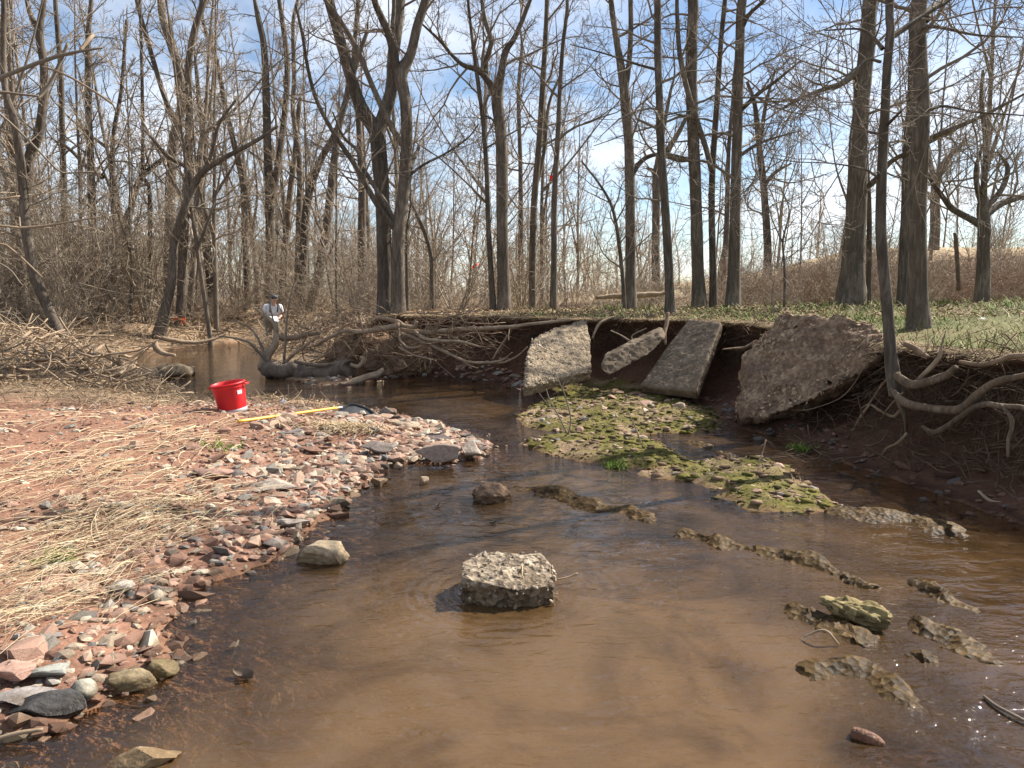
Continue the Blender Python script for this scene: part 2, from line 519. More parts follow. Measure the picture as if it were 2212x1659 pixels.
GX = axis(-5.2, 6.2, 0.07, -260, 260, 1.06)
GY = axis(1.4, 13.0, 0.07, -30, 420, 1.045)
XX, YY = np.meshgrid(GX, GY)
dL = seg_dist(XX, YY, LEFT)
dR = seg_dist(XX, YY, RIGHT)
dW = np.minimum(dL, dR)
INW = inside(XX, YY, WATER)
wob = fbm2(XX, YY, 1.7, 3, 5) * 0.12 + fbm2(XX, YY, 6, 2, 9) * 0.05

def blur(a, n):
    for _ in range(n):
        b = np.pad(a, 1, mode='edge')
        a = (b[1:-1, :-2] + 2 * b[1:-1, 1:-1] + b[1:-1, 2:]) / 4
        b = np.pad(a, 1, mode='edge')
        a = (b[:-2, 1:-1] + 2 * b[1:-1, 1:-1] + b[2:, 1:-1]) / 4
    return a

isR = dR < dL
# left bank: gravel bar, then a low debris bank
d = np.maximum(dL + wob * 0.4, 0)
near = smooth(YY, 15, 11)
zl_near = 0.02 + 0.10 * np.minimum(d, 1.6) + 0.05 * np.clip(d - 1.6, 0, 3) + 0.10 * np.clip(d - 4.6, 0, 6)
zl_far = 0.05 + 0.55 * smooth(d, 0.0, 1.6) + 0.3 * smooth(d, 1.5, 6)
zl = zl_far + (zl_near - zl_far) * near
# right bank: steep cut bank about 1.1 m
dr = np.maximum(dR + wob * 0.6, 0)
htop = 1.05 + 0.10 * smooth(YY, 7, 11) - 0.02
cut = smooth(YY, 19.5, 16.5) * smooth(XX, -3.7, -2.6)
face = np.interp(dr, [0, 0.4, 0.6, 0.75, 0.85, 0.95, 1.05, 1.35], [0, 0.10, 0.30, 0.55, 0.80, 0.92, 0.985, 1.0])
gentle = 0.06 + 0.94 * smooth(dr, 0.0, 2.6)
prof = face * cut + gentle * (1 - cut)
rise = 0.028 * np.clip(dr - 1.3, 0, 10)
zr = prof * htop * (0.55 + 0.45 * cut) + rise
land = np.where(isR, zr, zl)
# forest floor and the hill
far = smooth(YY, 22, 34)
land = land * (1 - far) + far * (1.05 + 0.25 * smooth(XX, -10, 10))
hill = 3.4 * smooth(YY, 17, 52) * smooth(XX / np.maximum(YY, 1), 0.16, 0.50) + 2.2 * smooth(YY, 55, 120) * smooth(XX / np.maximum(YY, 1), -0.1, 0.3)
land = land + hill
depth_in = np.minimum(dW, 3.0)
bed = -0.012 - 0.19 * smooth(depth_in, 0, 1.1) - 0.10 * smooth(depth_in, 0.7, 2.0) + 0.04 * fbm2(XX, YY, 1.1, 4, 21)
bed = np.minimum(bed, -0.01)
Z = np.where(INW, bed, land)
ISL = np.zeros_like(Z)
for k, lb in enumerate(LOBES):
    ins = inside(XX, YY, lb)
    sd = seg_dist(XX, YY, np.vstack([lb, lb[:1]])) * np.where(ins, 1, -1) + fbm2(XX, YY, 3.5, 3, 31 + k) * 0.14
    hgt = -0.075 + 0.115 * smooth(sd, -0.30, 0.16) + (0.06 * fbm2(XX, YY, 4.5, 4, 41) + 0.035 * fbm2(XX, YY, 13, 3, 43)) * smooth(sd, -0.1, 0.2)
    use = (sd > -0.30) & (hgt > Z)
    Z = np.where(use, hgt, Z)
    ISL = np.maximum(ISL, smooth(sd, -0.08, 0.08))
# shallow bedrock shelf along the ledges on the right
sh = smooth(seg_dist(XX, YY, [tuple(G(u, v)[:2]) for u, v in [(1700, 1290), (1900, 1380), (1980, 1560), (2000, 1700)]]), 0.5, 0.1)
Z = np.where(INW & (ISL < 0.1), Z * (1 - 0.75 * sh) - 0.03 * sh, Z)
lump = 0.028 * fbm2(XX, YY, 2.6, 4, 51) + 0.016 * fbm2(XX, YY, 11, 3, 61)
Z = Z + (0.10 * fbm2(XX, YY, 3.2, 4, 55) + 0.05 * fbm2(XX, YY, 9, 3, 57)) * isR * cut * ~INW * smooth(dr, 0.05, 0.4) * smooth(dr, 1.1, 0.8)
Z = Z + np.where(INW, 0.4, 1.0) * lump * np.where(dW < 0.2, 0.4, 1)
Z = np.where(~INW & (ISL < 0.05), np.maximum(Z, 0.006), Z)
HF = Z.copy()

def ground(x, y):
    """height of the ground"""
    x = np.asarray(x, float); y = np.asarray(y, float)
    i = np.clip(np.searchsorted(GX, x) - 1, 0, len(GX) - 2)
    j = np.clip(np.searchsorted(GY, y) - 1, 0, len(GY) - 2)
    fx = np.clip((x - GX[i]) / (GX[i + 1] - GX[i]), 0, 1)
    fy = np.clip((y - GY[j]) / (GY[j + 1] - GY[j]), 0, 1)
    return (HF[j, i] * (1 - fx) + HF[j, i + 1] * fx) * (1 - fy) + (HF[j + 1, i] * (1 - fx) + HF[j + 1, i + 1] * fx) * fy

def lookup(A, x, y):
    i = np.clip(np.searchsorted(GX, x) - 1, 0, len(GX) - 2)
    j = np.clip(np.searchsorted(GY, y) - 1, 0, len(GY) - 2)
    return A[j, i]

# undercut of the right bank: face vertices slide into the bank
sdR = blur(np.where(INW, -dR, dR), 6)
gy, gx = np.gradient(sdR, GY, GX)
gl = np.maximum(np.hypot(gx, gy), 1e-6)
slide = np.interp(np.clip(dr, 0, 3), [0, 0.4, 0.6, 0.75, 0.85, 0.95, 1.05, 1.3, 2.4], [0, 0.05, 0.25, 0.36, 0.24, -0.06, -0.30, -0.22, 0.0])
slide = slide * cut * isR * ~INW * (ISL < 0.3) * (0.75 + 0.5 * fbm2(XX, YY, 1.3, 3, 71))
PX = XX + gx / gl * slide
PY = YY + gy / gl * slide

lm = isR & (cut > 0.5) & (dr > 0.95) & (dr < 1.15) & ~INW
_lu, _lv, _ld = project(np.stack([PX[lm], PY[lm], Z[lm]], 1))
_ly = PY[lm]
_bins = np.arange(700, 2500, 20.0)
_bl = np.array([np.min(_ly[np.abs(_lu - q) < 25]) if np.any(np.abs(_lu - q) < 25) else np.nan for q in _bins])
_okb = ~np.isnan(_bl)
def lipY(u):
    """how far away the front edge of the turf lip is, seen along column u"""
    return float(np.interp(u, _bins[_okb], _bl[_okb]))

# colours of the ground by zone
def c3(*c): return np.array(c, float)
shp = XX.shape
colr = np.empty(shp + (3,))
n1 = fbm2(XX, YY, 1.3, 4, 81)[..., None]; n2 = fbm2(XX, YY, 5, 4, 91)[..., None]
soil = c3(0.225, 0.122, 0.082) * (1 + 0.35 * n1 + 0.3 * n2)
litter = c3(0.25, 0.175, 0.11) * (1 + 0.35 * n1 + 0.35 * n2)
grassc = c3(0.115, 0.11, 0.045) * (1 + 0.3 * n2) * (0.5 + 0.5 * smooth(n1, -0.5, 0.2)) + c3(0.18, 0.13, 0.075) * (0.5 - 0.5 * smooth(n1, -0.5, 0.2))
field = c3(0.40, 0.31, 0.19) * (1 + 0.1 * n1)
bedc = c3(0.165, 0.092, 0.053) * (1 + 0.4 * n2 + 0.3 * n1)
mossc = c3(0.105, 0.095, 0.024) * (1 + 0.5 * n2)
isl_c = c3(0.22, 0.155, 0.10) * (1 + 0.3 * n2)
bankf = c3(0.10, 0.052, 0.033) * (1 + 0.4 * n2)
colr[:] = litter
mL = (~isR & (YY < 16))[..., None]
leftc = soil + (litter - soil) * smooth(YY, 8.5, 10.5)[..., None]
colr = np.where(mL, leftc, colr)
gz = (smooth(dr, 1.15, 1.5) * smooth(XX, -1.0, 1.8) * smooth(YY, 26, 20) * isR)[..., None]
colr = colr * (1 - gz) + grassc * gz
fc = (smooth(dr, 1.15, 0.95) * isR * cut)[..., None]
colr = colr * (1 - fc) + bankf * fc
fm = (smooth(YY, 36, 46) * smooth(XX / np.maximum(YY, 1), 0.05, 0.2))[..., None]
colr = colr * (1 - fm) + field * fm
colr = np.where(INW[..., None], bedc, colr)
mossmask = np.clip(0.35 + 0.9 * fbm2(XX, YY, 12, 3, 103) + 0.75 * smooth(fbm2(XX, YY, 3.2, 4, 101), -0.32, 0.12), 0, 1)
ic = isl_c * (1 - mossmask[..., None]) + mossc * mossmask[..., None]
colr = colr * (1 - ISL[..., None]) + ic * ISL[..., None]
# damp margin just above the water
wet = (smooth(Z, 0.05, 0.01) * (YY < 18) * ~INW)[..., None]
colr = colr * (1 - 0.5 * wet)
colr = np.clip(colr, 0.01, 1)

ny, nx = shp
idx = np.arange(ny * nx).reshape(ny, nx)
Q = np.stack([idx[:-1, :-1], idx[:-1, 1:], idx[1:, 1:], idx[1:, :-1]], -1).reshape(-1, 4)
gm = raw_mesh('ground', np.stack([PX, PY, Z], -1).reshape(-1, 3), Q, np.zeros((0, 3), int), True, colr.reshape(-1, 3))
M['ground'] = col_mat('earth_and_litter', 0.95, 0.12, 0.8, 22, 0.45)
tag(link('ground', gm, M['ground']), kind='structure')

# ------------------------------------------------------------------ water
wx = axis(-5.0, 5.4, 0.08, -26, 9, 1.1); wy = axis(1.5, 12, 0.08, -9, 27, 1.08)
WXX, WYY = np.meshgrid(wx, wy)
wd = np.clip(-ground(WXX, WYY), 0, 1)
wv = np.stack([WXX, WYY, np.zeros_like(WXX)], -1).reshape(-1, 3)
wi = np.arange(WXX.size).reshape(WXX.shape)
sn_ = fbm2(WXX, WYY, 0.9, 4, 171) * 0.9
def pool(u, v, rx, ry):
    c_ = G(u, v)
    return np.exp(-(((WXX - c_[0]) / rx) ** 2 + ((WYY - c_[1]) / ry) ** 2) * (1.0 + sn_))
silt = np.clip(1.25 * pool(950, 1480, 1.25, 0.95) + 0.9 * pool(1100, 1800, 1.5, 0.8) + 0.55 * pool(1250, 1035, 0.9, 0.8) + 0.45 * pool(1500, 1240, 0.7, 0.5) + 0.45 * pool(620, 1350, 0.6, 0.8) + 0.5 * pool(2150, 1210, 0.5, 0.4) + 0.35 * pool(1620, 940, 0.4, 0.5) + 0.15 * pool(450, 757, 4, 2) + 0.35 * pool(900, 870, 2.0, 1.2) + 0.35 * pool(1000, 1130, 0.7, 0.6) + 0.3 * pool(1750, 1420, 0.5, 0.5), 0, 1)
keep = (blur(lookup(HF, WXX, WYY), 2) < 0.12)
wq = np.stack([wi[:-1, :-1], wi[:-1, 1:], wi[1:, 1:], wi[1:, :-1]], -1)
wq = wq[(keep[:-1, :-1] | keep[1:, 1:] | keep[:-1, 1:] | keep[1:, :-1])]
wm = raw_mesh('water', wv, wq.reshape(-1, 4), np.zeros((0, 3), int), True, np.stack([wd, silt, wd], -1).reshape(-1, 3))
BLOCK = G(1095, 1290)
m = bpy.data.materials.new('muddy_stream_water'); m.use_nodes = True
nt = m.node_tree; nt.nodes.clear()
out = nd(nt, 'OutputMaterial')
va = nt.nodes.new('ShaderNodeVertexColor'); va.layer_name = 'Col'
co = coords(nt)
k1 = nd(nt, 'Math', operation='MULTIPLY'); k1.inputs[1].default_value = -7.0
vs = nd(nt, 'SeparateColor'); nt.links.new(va.outputs[0], vs.inputs[0])
nt.links.new(vs.outputs[0], k1.inputs[0])
ex = nd(nt, 'Math', operation='EXPONENT'); nt.links.new(k1.outputs[0], ex.inputs[0])
op = nd(nt, 'Math', operation='SUBTRACT'); op.inputs[0].default_value = 1.0; nt.links.new(ex.outputs[0], op.inputs[1])
opm = nd(nt, 'Math', operation='MULTIPLY'); opm.inputs[1].default_value = 0.92; nt.links.new(op.outputs[0], opm.inputs[0])
tn = nd(nt, 'TexNoise', Scale=1.6, Detail=5, Roughness=0.6, Distortion=0.8)
nt.links.new(co, tn.inputs['Vector'])
tr = ramp(nt, tn.outputs[0], [(0.30, (0.026, 0.015, 0.006)), (0.5, (0.056, 0.032, 0.014)), (0.7, (0.095, 0.054, 0.024))])
tr2 = ramp(nt, tn.outputs[0], [(0.30, (0.060, 0.034, 0.014)), (0.5, (0.122, 0.071, 0.031)), (0.7, (0.150, 0.091, 0.043))])
smx = nd(nt, 'MixRGB'); nt.links.new(vs.outputs[1], smx.inputs['Fac']); nt.links.new(tr.outputs[0], smx.inputs['Color1']); nt.links.new(tr2.outputs[0], smx.inputs['Color2'])
dif = nd(nt, 'BsdfDiffuse'); nt.links.new(smx.outputs[0], dif.inputs['Color'])
tra = nd(nt, 'BsdfTransparent'); tra.inputs['Color'].default_value = (0.93, 0.83, 0.70, 1)
body = nd(nt, 'MixShader')
nt.links.new(opm.outputs[0], body.inputs[0]); nt.links.new(tra.outputs[0], body.inputs[1]); nt.links.new(dif.outputs[0], body.inputs[2])
# ripples: long low swell, fine riffle, rings below the block
cst = coords(nt, (1.0, 1.9, 1.0))
r1 = nd(nt, 'TexNoise', Scale=5.5, Detail=3, Roughness=0.5, Distortion=0.6); nt.links.new(cst, r1.inputs['Vector'])
r2 = nd(nt, 'TexNoise', Scale=19, Detail=3, Roughness=0.55, Distortion=0.3); nt.links.new(cst, r2.inputs['Vector'])
rm = nd(nt, 'TexNoise', Scale=0.9, Detail=2); nt.links.new(co, rm.inputs['Vector'])
rmr = ramp(nt, rm.outputs[0], [(0.42, (0.12,) * 3), (0.62, (1.0,) * 3)])
m2 = nd(nt, 'Math', operation='MULTIPLY'); nt.links.new(r2.outputs[0], m2.inputs[0]); nt.links.new(rmr.outputs[0], m2.inputs[1])
m2b = nd(nt, 'Math', operation='MULTIPLY'); nt.links.new(m2.outputs[0], m2b.inputs[0]); m2b.inputs[1].default_value = 0.55
sb = nd(nt, 'VectorMath', operation='DISTANCE'); nt.links.new(co, sb.inputs[0]); sb.inputs[1].default_value = (BLOCK[0] - 0.05, BLOCK[1] + 0.08, 0)
sw = nd(nt, 'Math', operation='MULTIPLY'); nt.links.new(sb.outputs['Value'], sw.inputs[0]); sw.inputs[1].default_value = 95.0
sn = nd(nt, 'Math', operation='SINE'); nt.links.new(sw.outputs[0], sn.inputs[0])
se = nd(nt, 'Math', operation='MULTIPLY'); nt.links.new(sb.outputs['Value'], se.inputs[0]); se.inputs[1].default_value = -5.0
sx = nd(nt, 'Math', operation='EXPONENT'); nt.links.new(se.outputs[0], sx.inputs[0])
sm = nd(nt, 'Math', operation='MULTIPLY'); nt.links.new(sn.outputs[0], sm.inputs[0]); nt.links.new(sx.outputs[0], sm.inputs[1])
sm2 = nd(nt, 'Math', operation='MULTIPLY'); nt.links.new(sm.outputs[0], sm2.inputs[0]); sm2.inputs[1].default_value = 0.45
a1 = nd(nt, 'Math', operation='ADD'); nt.links.new(r1.outputs[0], a1.inputs[0]); nt.links.new(m2b.outputs[0], a1.inputs[1])
a2 = nd(nt, 'Math', operation='ADD'); nt.links.new(a1.outputs[0], a2.inputs[0]); nt.links.new(sm2.outputs[0], a2.inputs[1])
bp = nd(nt, 'Bump', Strength=1.0, Distance=0.017); nt.links.new(a2.outputs[0], bp.inputs['Height'])
gl_ = nd(nt, 'BsdfGlossy', Roughness=0.03); gl_.inputs['Color'].default_value = (1, 1, 1, 1)
nt.links.new(bp.outputs[0], gl_.inputs['Normal'])
fr = nd(nt, 'Fresnel', IOR=1.44); nt.links.new(bp.outputs[0], fr.inputs['Normal'])
fin = nd(nt, 'MixShader')
nt.links.new(fr.outputs[0], fin.inputs[0]); nt.links.new(body.outputs[0], fin.inputs[1]); nt.links.new(gl_.outputs[0], fin.inputs[2])
nt.links.new(fin.outputs[0], out.inputs['Surface'])
tag(link('water', wm, m), kind='structure')

# ------------------------------------------------------------------ concrete slabs and boulders
def flat_block(name, face, thick, back, matn, seed, label, cat, rough=0.02, sub=0.07, group=None, coarse=0.0, rnd=0.03):
    """a broken slab: face is a list of world points of its front face, thickness runs along back"""
    f = [Vector(p) for p in face]
    c = sum(f, Vector()) / len(f)
    n = Vector((0, 0, 0))
    for i in range(len(f)):
        n += (f[i] - c).cross(f[(i + 1) % len(f)] - c)
    n.normalize()
    b = Vector(back)
    if b.length < 1e-6: b = -n if n.y < 0 else n
    b = b.normalized() * thick
    if n.dot(b) > 0: f = f[::-1]; n = -n
    # flatten the face onto its mean plane
    f = [p - n * (p - c).dot(n) for p in f]
    bm = bmesh.new()
    va = [bm.verts.new(p) for p in f]; vb = [bm.verts.new(p + b) for p in f]
    bm.faces.new(va)
    bm.faces.new(vb[::-1])
    k = len(f)
    for i in range(k):
        bm.faces.new((va[i], vb[i], vb[(i + 1) % k], va[(i + 1) % k]))
    bmesh.ops.recalc_face_normals(bm, faces=bm.faces)
    bmesh.ops.bevel(bm, geom=list(bm.edges), offset=rnd, segments=2, profile=0.6, affect='EDGES')
    bmesh.ops.triangulate(bm, faces=bm.faces)
    for _ in range(7):
        long = [e for e in bm.edges if e.calc_length() > sub]
        if not long: break
        bmesh.ops.subdivide_edges(bm, edges=long, cuts=1)
        bmesh.ops.triangulate(bm, faces=[q for q in bm.faces if len(q.verts) > 3])
    bm.normal_update()
    co = np.array([v.co for v in bm.verts]); no = np.array([v.normal for v in bm.verts])
    dsp = fbm(co * 3.0, 4, seed) * coarse + fbm(co * 16.0, 4, seed + 5) * rough - np.maximum(fbm(co * 34.0, 2, seed + 9) - 0.15, 0) * rough * 2.2
    co = co + no * dsp[:, None]
    for v, p in zip(bm.verts, co): v.co = Vector(p) - c
    me = bpy.data.meshes.new(name)
    bm.to_mesh(me); bm.free()
    me.polygons.foreach_set('use_smooth', np.ones(len(me.polygons), bool))
    o = link(name, me, M[matn], None, c)
    return tag(o, label, cat, group)

flat_block('concrete_slab', [P(1130, 842, 10.35), P(1139, 765, 11.1), P(1152, 727, 11.5), P(1200, 706, 11.95), P(1266, 689, 12.45), P(1274, 735, 11.9), P(1279, 797, 11.1), P(1220, 812, 10.8)],
           0.17, (-0.05, 0.35, -0.8), 'concrete', 3, 'pale rough concrete slab leaning against the cut bank, leftmost of the broken slabs', 'concrete slab', 0.03, 0.05)
flat_block('concrete_slab', [P(1297, 796, 10.9), P(1301, 778, 11.0), P(1362, 746, 11.2), P(1424, 717, 11.4), P(1436, 733, 11.35), P(1404, 764, 11.15), P(1316, 812, 10.85)],
           0.24, (0.25, 0.9, 0.35), 'concrete_dark', 13, 'narrow concrete beam half buried in the bank between the pale slab and the smooth dark slab', 'concrete slab', 0.02, 0.05)
flat_block('concrete_slab', [P(1378, 829, 10.95), P(1436, 758, 11.4), P(1490, 689, 11.75), P(1556, 692, 11.05), P(1532, 768, 10.5), P(1505, 849, 9.95), P(1440, 840, 10.45)],
           0.17, (0.35, 0.5, -0.65), 'concrete_dark', 23, 'smooth dark concrete slab tilted on the bank with a sunlit right edge', 'concrete slab', 0.008, 0.05)
flat_block('boulder', [P(1581, 880, 8.45), P(1596, 800, 8.75), P(1598, 765, 8.85), P(1640, 724, 8.95), P(1690, 686, 9.0), P(1760, 681, 8.6), P(1890, 688, 7.85), P(1915, 740, 7.5), P(1860, 796, 7.5), P(1765, 852, 7.7), P(1718, 890, 7.85), P(1660, 912, 8.05), P(1600, 910, 8.3)],
           0.6, (0.35, 0.75, -0.35), 'boulder', 33, 'huge soil crusted boulder slab tipped out of the bank beside the leaning tree', 'boulder', 0.04, 0.05, None, 0.12, 0.10)

# ------------------------------------------------------------------ stones
def ico(level):
    bm = bmesh.new()
    bmesh.ops.create_icosphere(bm, subdivisions=level, radius=1.0)
    V = np.array([v.co for v in bm.verts]); T = np.array([[v.index for v in f.verts] for f in bm.faces])
    bm.free()
    return V, T
def octa():
    bm = bmesh.new()
    v = [bm.verts.new(p) for p in [(1, 0, 0), (-1, 0, 0), (0, 1, 0), (0, -1, 0), (0, 0, 1), (0, 0, -1)]]
    for a, b, c in [(0, 2, 4), (2, 1, 4), (1, 3, 4), (3, 0, 4), (2, 0, 5), (1, 2, 5), (3, 1, 5), (0, 3, 5)]:
        bm.faces.new((v[a], v[b], v[c]))
    bmesh.ops.subdivide_edges(bm, edges=list(bm.edges), cuts=1, use_grid_fill=True)
    bmesh.ops.triangulate(bm, faces=bm.faces)
    bm.verts.index_update()
    V = norm(np.array([q.co for q in bm.verts])); T = np.array([[q.index for q in f.verts] for f in bm.faces])
    bm.free()
    return V, T
ICO1, ICO2, ICO4, OCT = ico(1), ico(2), ico(5), octa()

def shard(base, rng, planes=9, flat=0.45, lo=0.5, hi=0.95):
    """angular stone: a ball cut by planes, flattened"""
    V = base[0].copy()
    for _ in range(planes):
        n = rng.normal(size=3); n[2] *= 0.5; n /= np.linalg.norm(n)
        h = rng.uniform(lo, hi) * 0.8
        d_ = np.maximum(V @ n - h, 0)
        V = V - d_[:, None] * n
    V[:, 0] *= rng.uniform(0.8, 1.3); V[:, 1] *= rng.uniform(0.7, 1.0); V[:, 2] *= flat * rng.uniform(0.7, 1.2)
    return V

srng = np.random.default_rng(21)
CUBE = (norm(np.array([(x, y, z) for x in (-1, 1) for y in (-1, 1) for z in (-1, 1)], float)), np.array([[0, 1, 3], [0, 3, 2], [4, 6, 7], [4, 7, 5], [0, 4, 5], [0, 5, 1], [2, 3, 7], [2, 7, 6], [0, 2, 6], [0, 6, 4], [1, 5, 7], [1, 7, 3]]))
def shard8(rng):
    V = CUBE[0] * rng.uniform(0.65, 1.25, (8, 3)); V[:, 2] *= 0.5
    return V
LOW = [shard(OCT, srng, 7, 0.42) for _ in range(14)]
TINY = [shard8(srng) for _ in range(14)]
MIDS = [shard(ICO1, srng, 11, 0.42, 0.45, 0.9) for _ in range(16)]
MIDM = []
for k, V in enumerate(MIDS):
    MIDM.append(raw_mesh('river_stone', V, np.zeros((0, 4), int), ICO1[1], False))

PAL = [((0.29, 0.182, 0.135), 'dusty pink'), ((0.22, 0.125, 0.088), 'red brown'), ((0.36, 0.25, 0.18), 'pale salmon'), ((0.30, 0.235, 0.17), 'tan'),
       ((0.25, 0.225, 0.19), 'grey'), ((0.15, 0.13, 0.12), 'dark slate'), ((0.40, 0.34, 0.26), 'pale buff')]
PW = np.array([0.27, 0.22, 0.14, 0.13, 0.12, 0.05, 0.07])

# candidate stones over the bar, the island, the bank foot and the shallows
def scatter(n, x0, x1, y0, y1, rng):
    return rng.uniform(x0, x1, n), rng.uniform(y0, y1, n)
pos = []
def take(x, y, prob, smin, smax, power, rng):
    k = rng.uniform(size=len(x)) < prob
    x, y = x[k], y[k]
    s = smin * (1 - rng.uniform(size=len(x)) * (1 - (smin / smax) ** power)) ** (-1 / power)
    pos.append(np.stack([x, y, s], 1))
def zone(x, y):
    return lookup(INW, x, y), lookup(isR, x, y), lookup(dL, x, y), lookup(dR, x, y), lookup(ISL, x, y)
x, y = scatter(90000, -5.2, 0.5, 2.0, 10.6, srng)
inw, ir, l_, r_, il = zone(x, y)
dens = np.where(inw, 0.5 * smooth(l_, 0.95, 0.05), 0.35 + 0.65 * smooth(l_, 2.2, 0.4)) * smooth(y, 10.5, 8.5) * ~ir
dens *= 0.5 + 0.6 * smooth(fbm2(x, y, 1.2, 3, 111), -0.3, 0.3)
dens *= np.clip(3.2 / y, 0.3, 1) ** 0.5
take(x, y, dens * 0.38, 0.013, 0.075, 1.9, srng)
take(x, y, dens * 0.020 + (~inw & ~ir & (y < 9)) * 0.07 * smooth(l_, 0.8, 0.1), 0.045, 0.14, 2.4, srng)
# coarser shingle at the point of the bar
x, y = scatter(5200, -2.6, 0.3, 5.3, 9.0, srng)
inw, ir, l_, r_, il = zone(x, y)
take(x, y, (~inw & ~ir) * (0.15 + 0.5 * smooth(l_, 0.9, 0.1)), 0.035, 0.20, 2.0, srng)
# island, bank foot and shelf
x, y = scatter(9000, 0.0, 4.0, 3.5, 12.5, srng)
inw, ir, l_, r_, il = zone(x, y)
take(x, y, np.where(il > 0.3, 0.06, np.where(~inw & (r_ < 0.3), 0.12, np.where(inw & (r_ < 0.5), 0.15, 0))), 0.03, 0.14, 2.2, srng)
x, y = scatter(1500, -4, 0.5, 11.0, 17.0, srng)
inw, ir, l_, r_, il = zone(x, y)
take(x, y, np.where((r_ < 0.5) & ~inw, 0.8, np.where(inw & (r_ < 0.4), 0.25, 0)), 0.04, 0.16, 2.2, srng)
x, y = scatter(2600, 0.6, 3.4, 2.4, 5.5, srng)
inw, ir, l_, r_, il = zone(x, y)
take(x, y, inw * 0.16, 0.02, 0.09, 2.2, srng)
ST = np.vstack(pos)
sx_, sy_, ss_ = ST.T
sz_ = ground(sx_, sy_)
uu, vv, dd = project(np.stack([sx_, sy_, sz_], 1))
inview = (uu > -20) & (uu < 2230) & (vv < 1680) & (dd > 0.5)
above = sz_ > -0.03
pix = np.where(inview & above, ss_ / dd, 0)
order = np.argsort(-pix)
SINGLE = set(order[:300].tolist())
ci = srng.choice(len(PAL), size=len(ST), p=PW)
acc = Acc()
rz = srng.uniform(0, 6.28, len(ST)); tx = srng.normal(0, 0.18, len(ST)); ty = srng.normal(0, 0.18, len(ST))
cvar = srng.uniform(0.75, 1.25, len(ST))
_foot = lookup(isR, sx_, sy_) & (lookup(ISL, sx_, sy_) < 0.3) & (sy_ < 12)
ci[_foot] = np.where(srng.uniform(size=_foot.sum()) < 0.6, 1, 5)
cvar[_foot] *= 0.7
SMARK = [(500, 880, 'red bucket'), (600, 908, 'yellow net handle'), (770, 890, 'black net'), (490, 966, 'bright green grass tuft'), (705, 1190, 'blocky tan shore stone'), (105, 1535, 'big dark shore stone'), (275, 1480, 'mottled yellowish stone'),
         (115, 1212, 'green weed patch'), (262, 1262, 'pale rounded stone'), (960, 980, 'large brown point stone'), (640, 1130, 'long flat grey stone'), (470, 1020, 'broad reddish stone'), (600, 1050, 'broad buff stone'), (20, 1447, 'broad pink edge stone'), (95, 1447, 'thin green grey slate'),
         (1205, 790, 'pale leaning slab'), (1450, 800, 'smooth dark slab'), (1700, 840, 'soil crusted boulder'), (1940, 880, 'leaning bank tree'), (1855, 1340, 'ochre stone'), (740, 810, 'dark fallen log'), (1330, 900, 'mossy island'), (1700, 1050, 'lower mossy lobe'), (880, 925, 'crumbly tan ledge stone'), (60, 1000, 'left frame edge'), (230, 1100, 'middle straw mat'), (250, 950, 'upper straw mat'), (100, 1330, 'lowest straw mat')]
def near_word(u, v):
    a, b_, w = min(SMARK, key=lambda m_: (m_[0] - u) ** 2 + 2.5 * (m_[1] - v) ** 2)
    dx_, dy_ = u - a, v - b_
    if abs(dx_) < 25 and abs(dy_) < 16: return 'close against the ' + w
    if abs(dx_) > 2.2 * abs(dy_): return ('left of the ' if dx_ < 0 else 'right of the ') + w
    if abs(dy_) > 1.2 * abs(dx_): return ('beyond the ' if dy_ < 0 else 'in front of the ') + w
    return ('beyond and ' if dy_ < 0 else 'in front and ') + ('left of the ' if dx_ < 0 else 'right of the ') + w
def place_word(u, v, x, y, z):
    return near_word(u, v)
def place_word_old(u, v, x, y, z):
    if z < 0.03: return 'lying at the wet edge of the stream'
    if lookup(isR, np.array([x]), np.array([y]))[0]:
        return 'lying at the foot of the cut right bank'
    if u > 560 and v < 1060: return 'on the point of the gravel bar past the net'
    if v < 980: return 'on the gravel near the red bucket'
    if v < 1250: return 'on the middle of the gravel bar'
    return 'on the near end of the gravel bar'
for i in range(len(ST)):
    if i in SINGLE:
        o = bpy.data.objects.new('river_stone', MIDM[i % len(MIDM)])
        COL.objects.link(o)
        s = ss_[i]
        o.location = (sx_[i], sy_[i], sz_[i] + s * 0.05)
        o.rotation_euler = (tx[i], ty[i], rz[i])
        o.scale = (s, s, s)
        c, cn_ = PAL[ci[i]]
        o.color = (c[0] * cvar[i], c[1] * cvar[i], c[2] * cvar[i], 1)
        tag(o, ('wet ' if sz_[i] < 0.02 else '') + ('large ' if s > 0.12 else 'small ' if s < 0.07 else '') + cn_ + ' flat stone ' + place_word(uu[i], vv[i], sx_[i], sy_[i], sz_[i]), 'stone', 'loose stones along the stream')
for mm in MIDM: mm.materials.append(M['stone'])
rest = np.array([i for i in range(len(ST)) if i not in SINGLE])
small = (ss_ / dd * FPX * 0.463 < 3.1) | ~inview
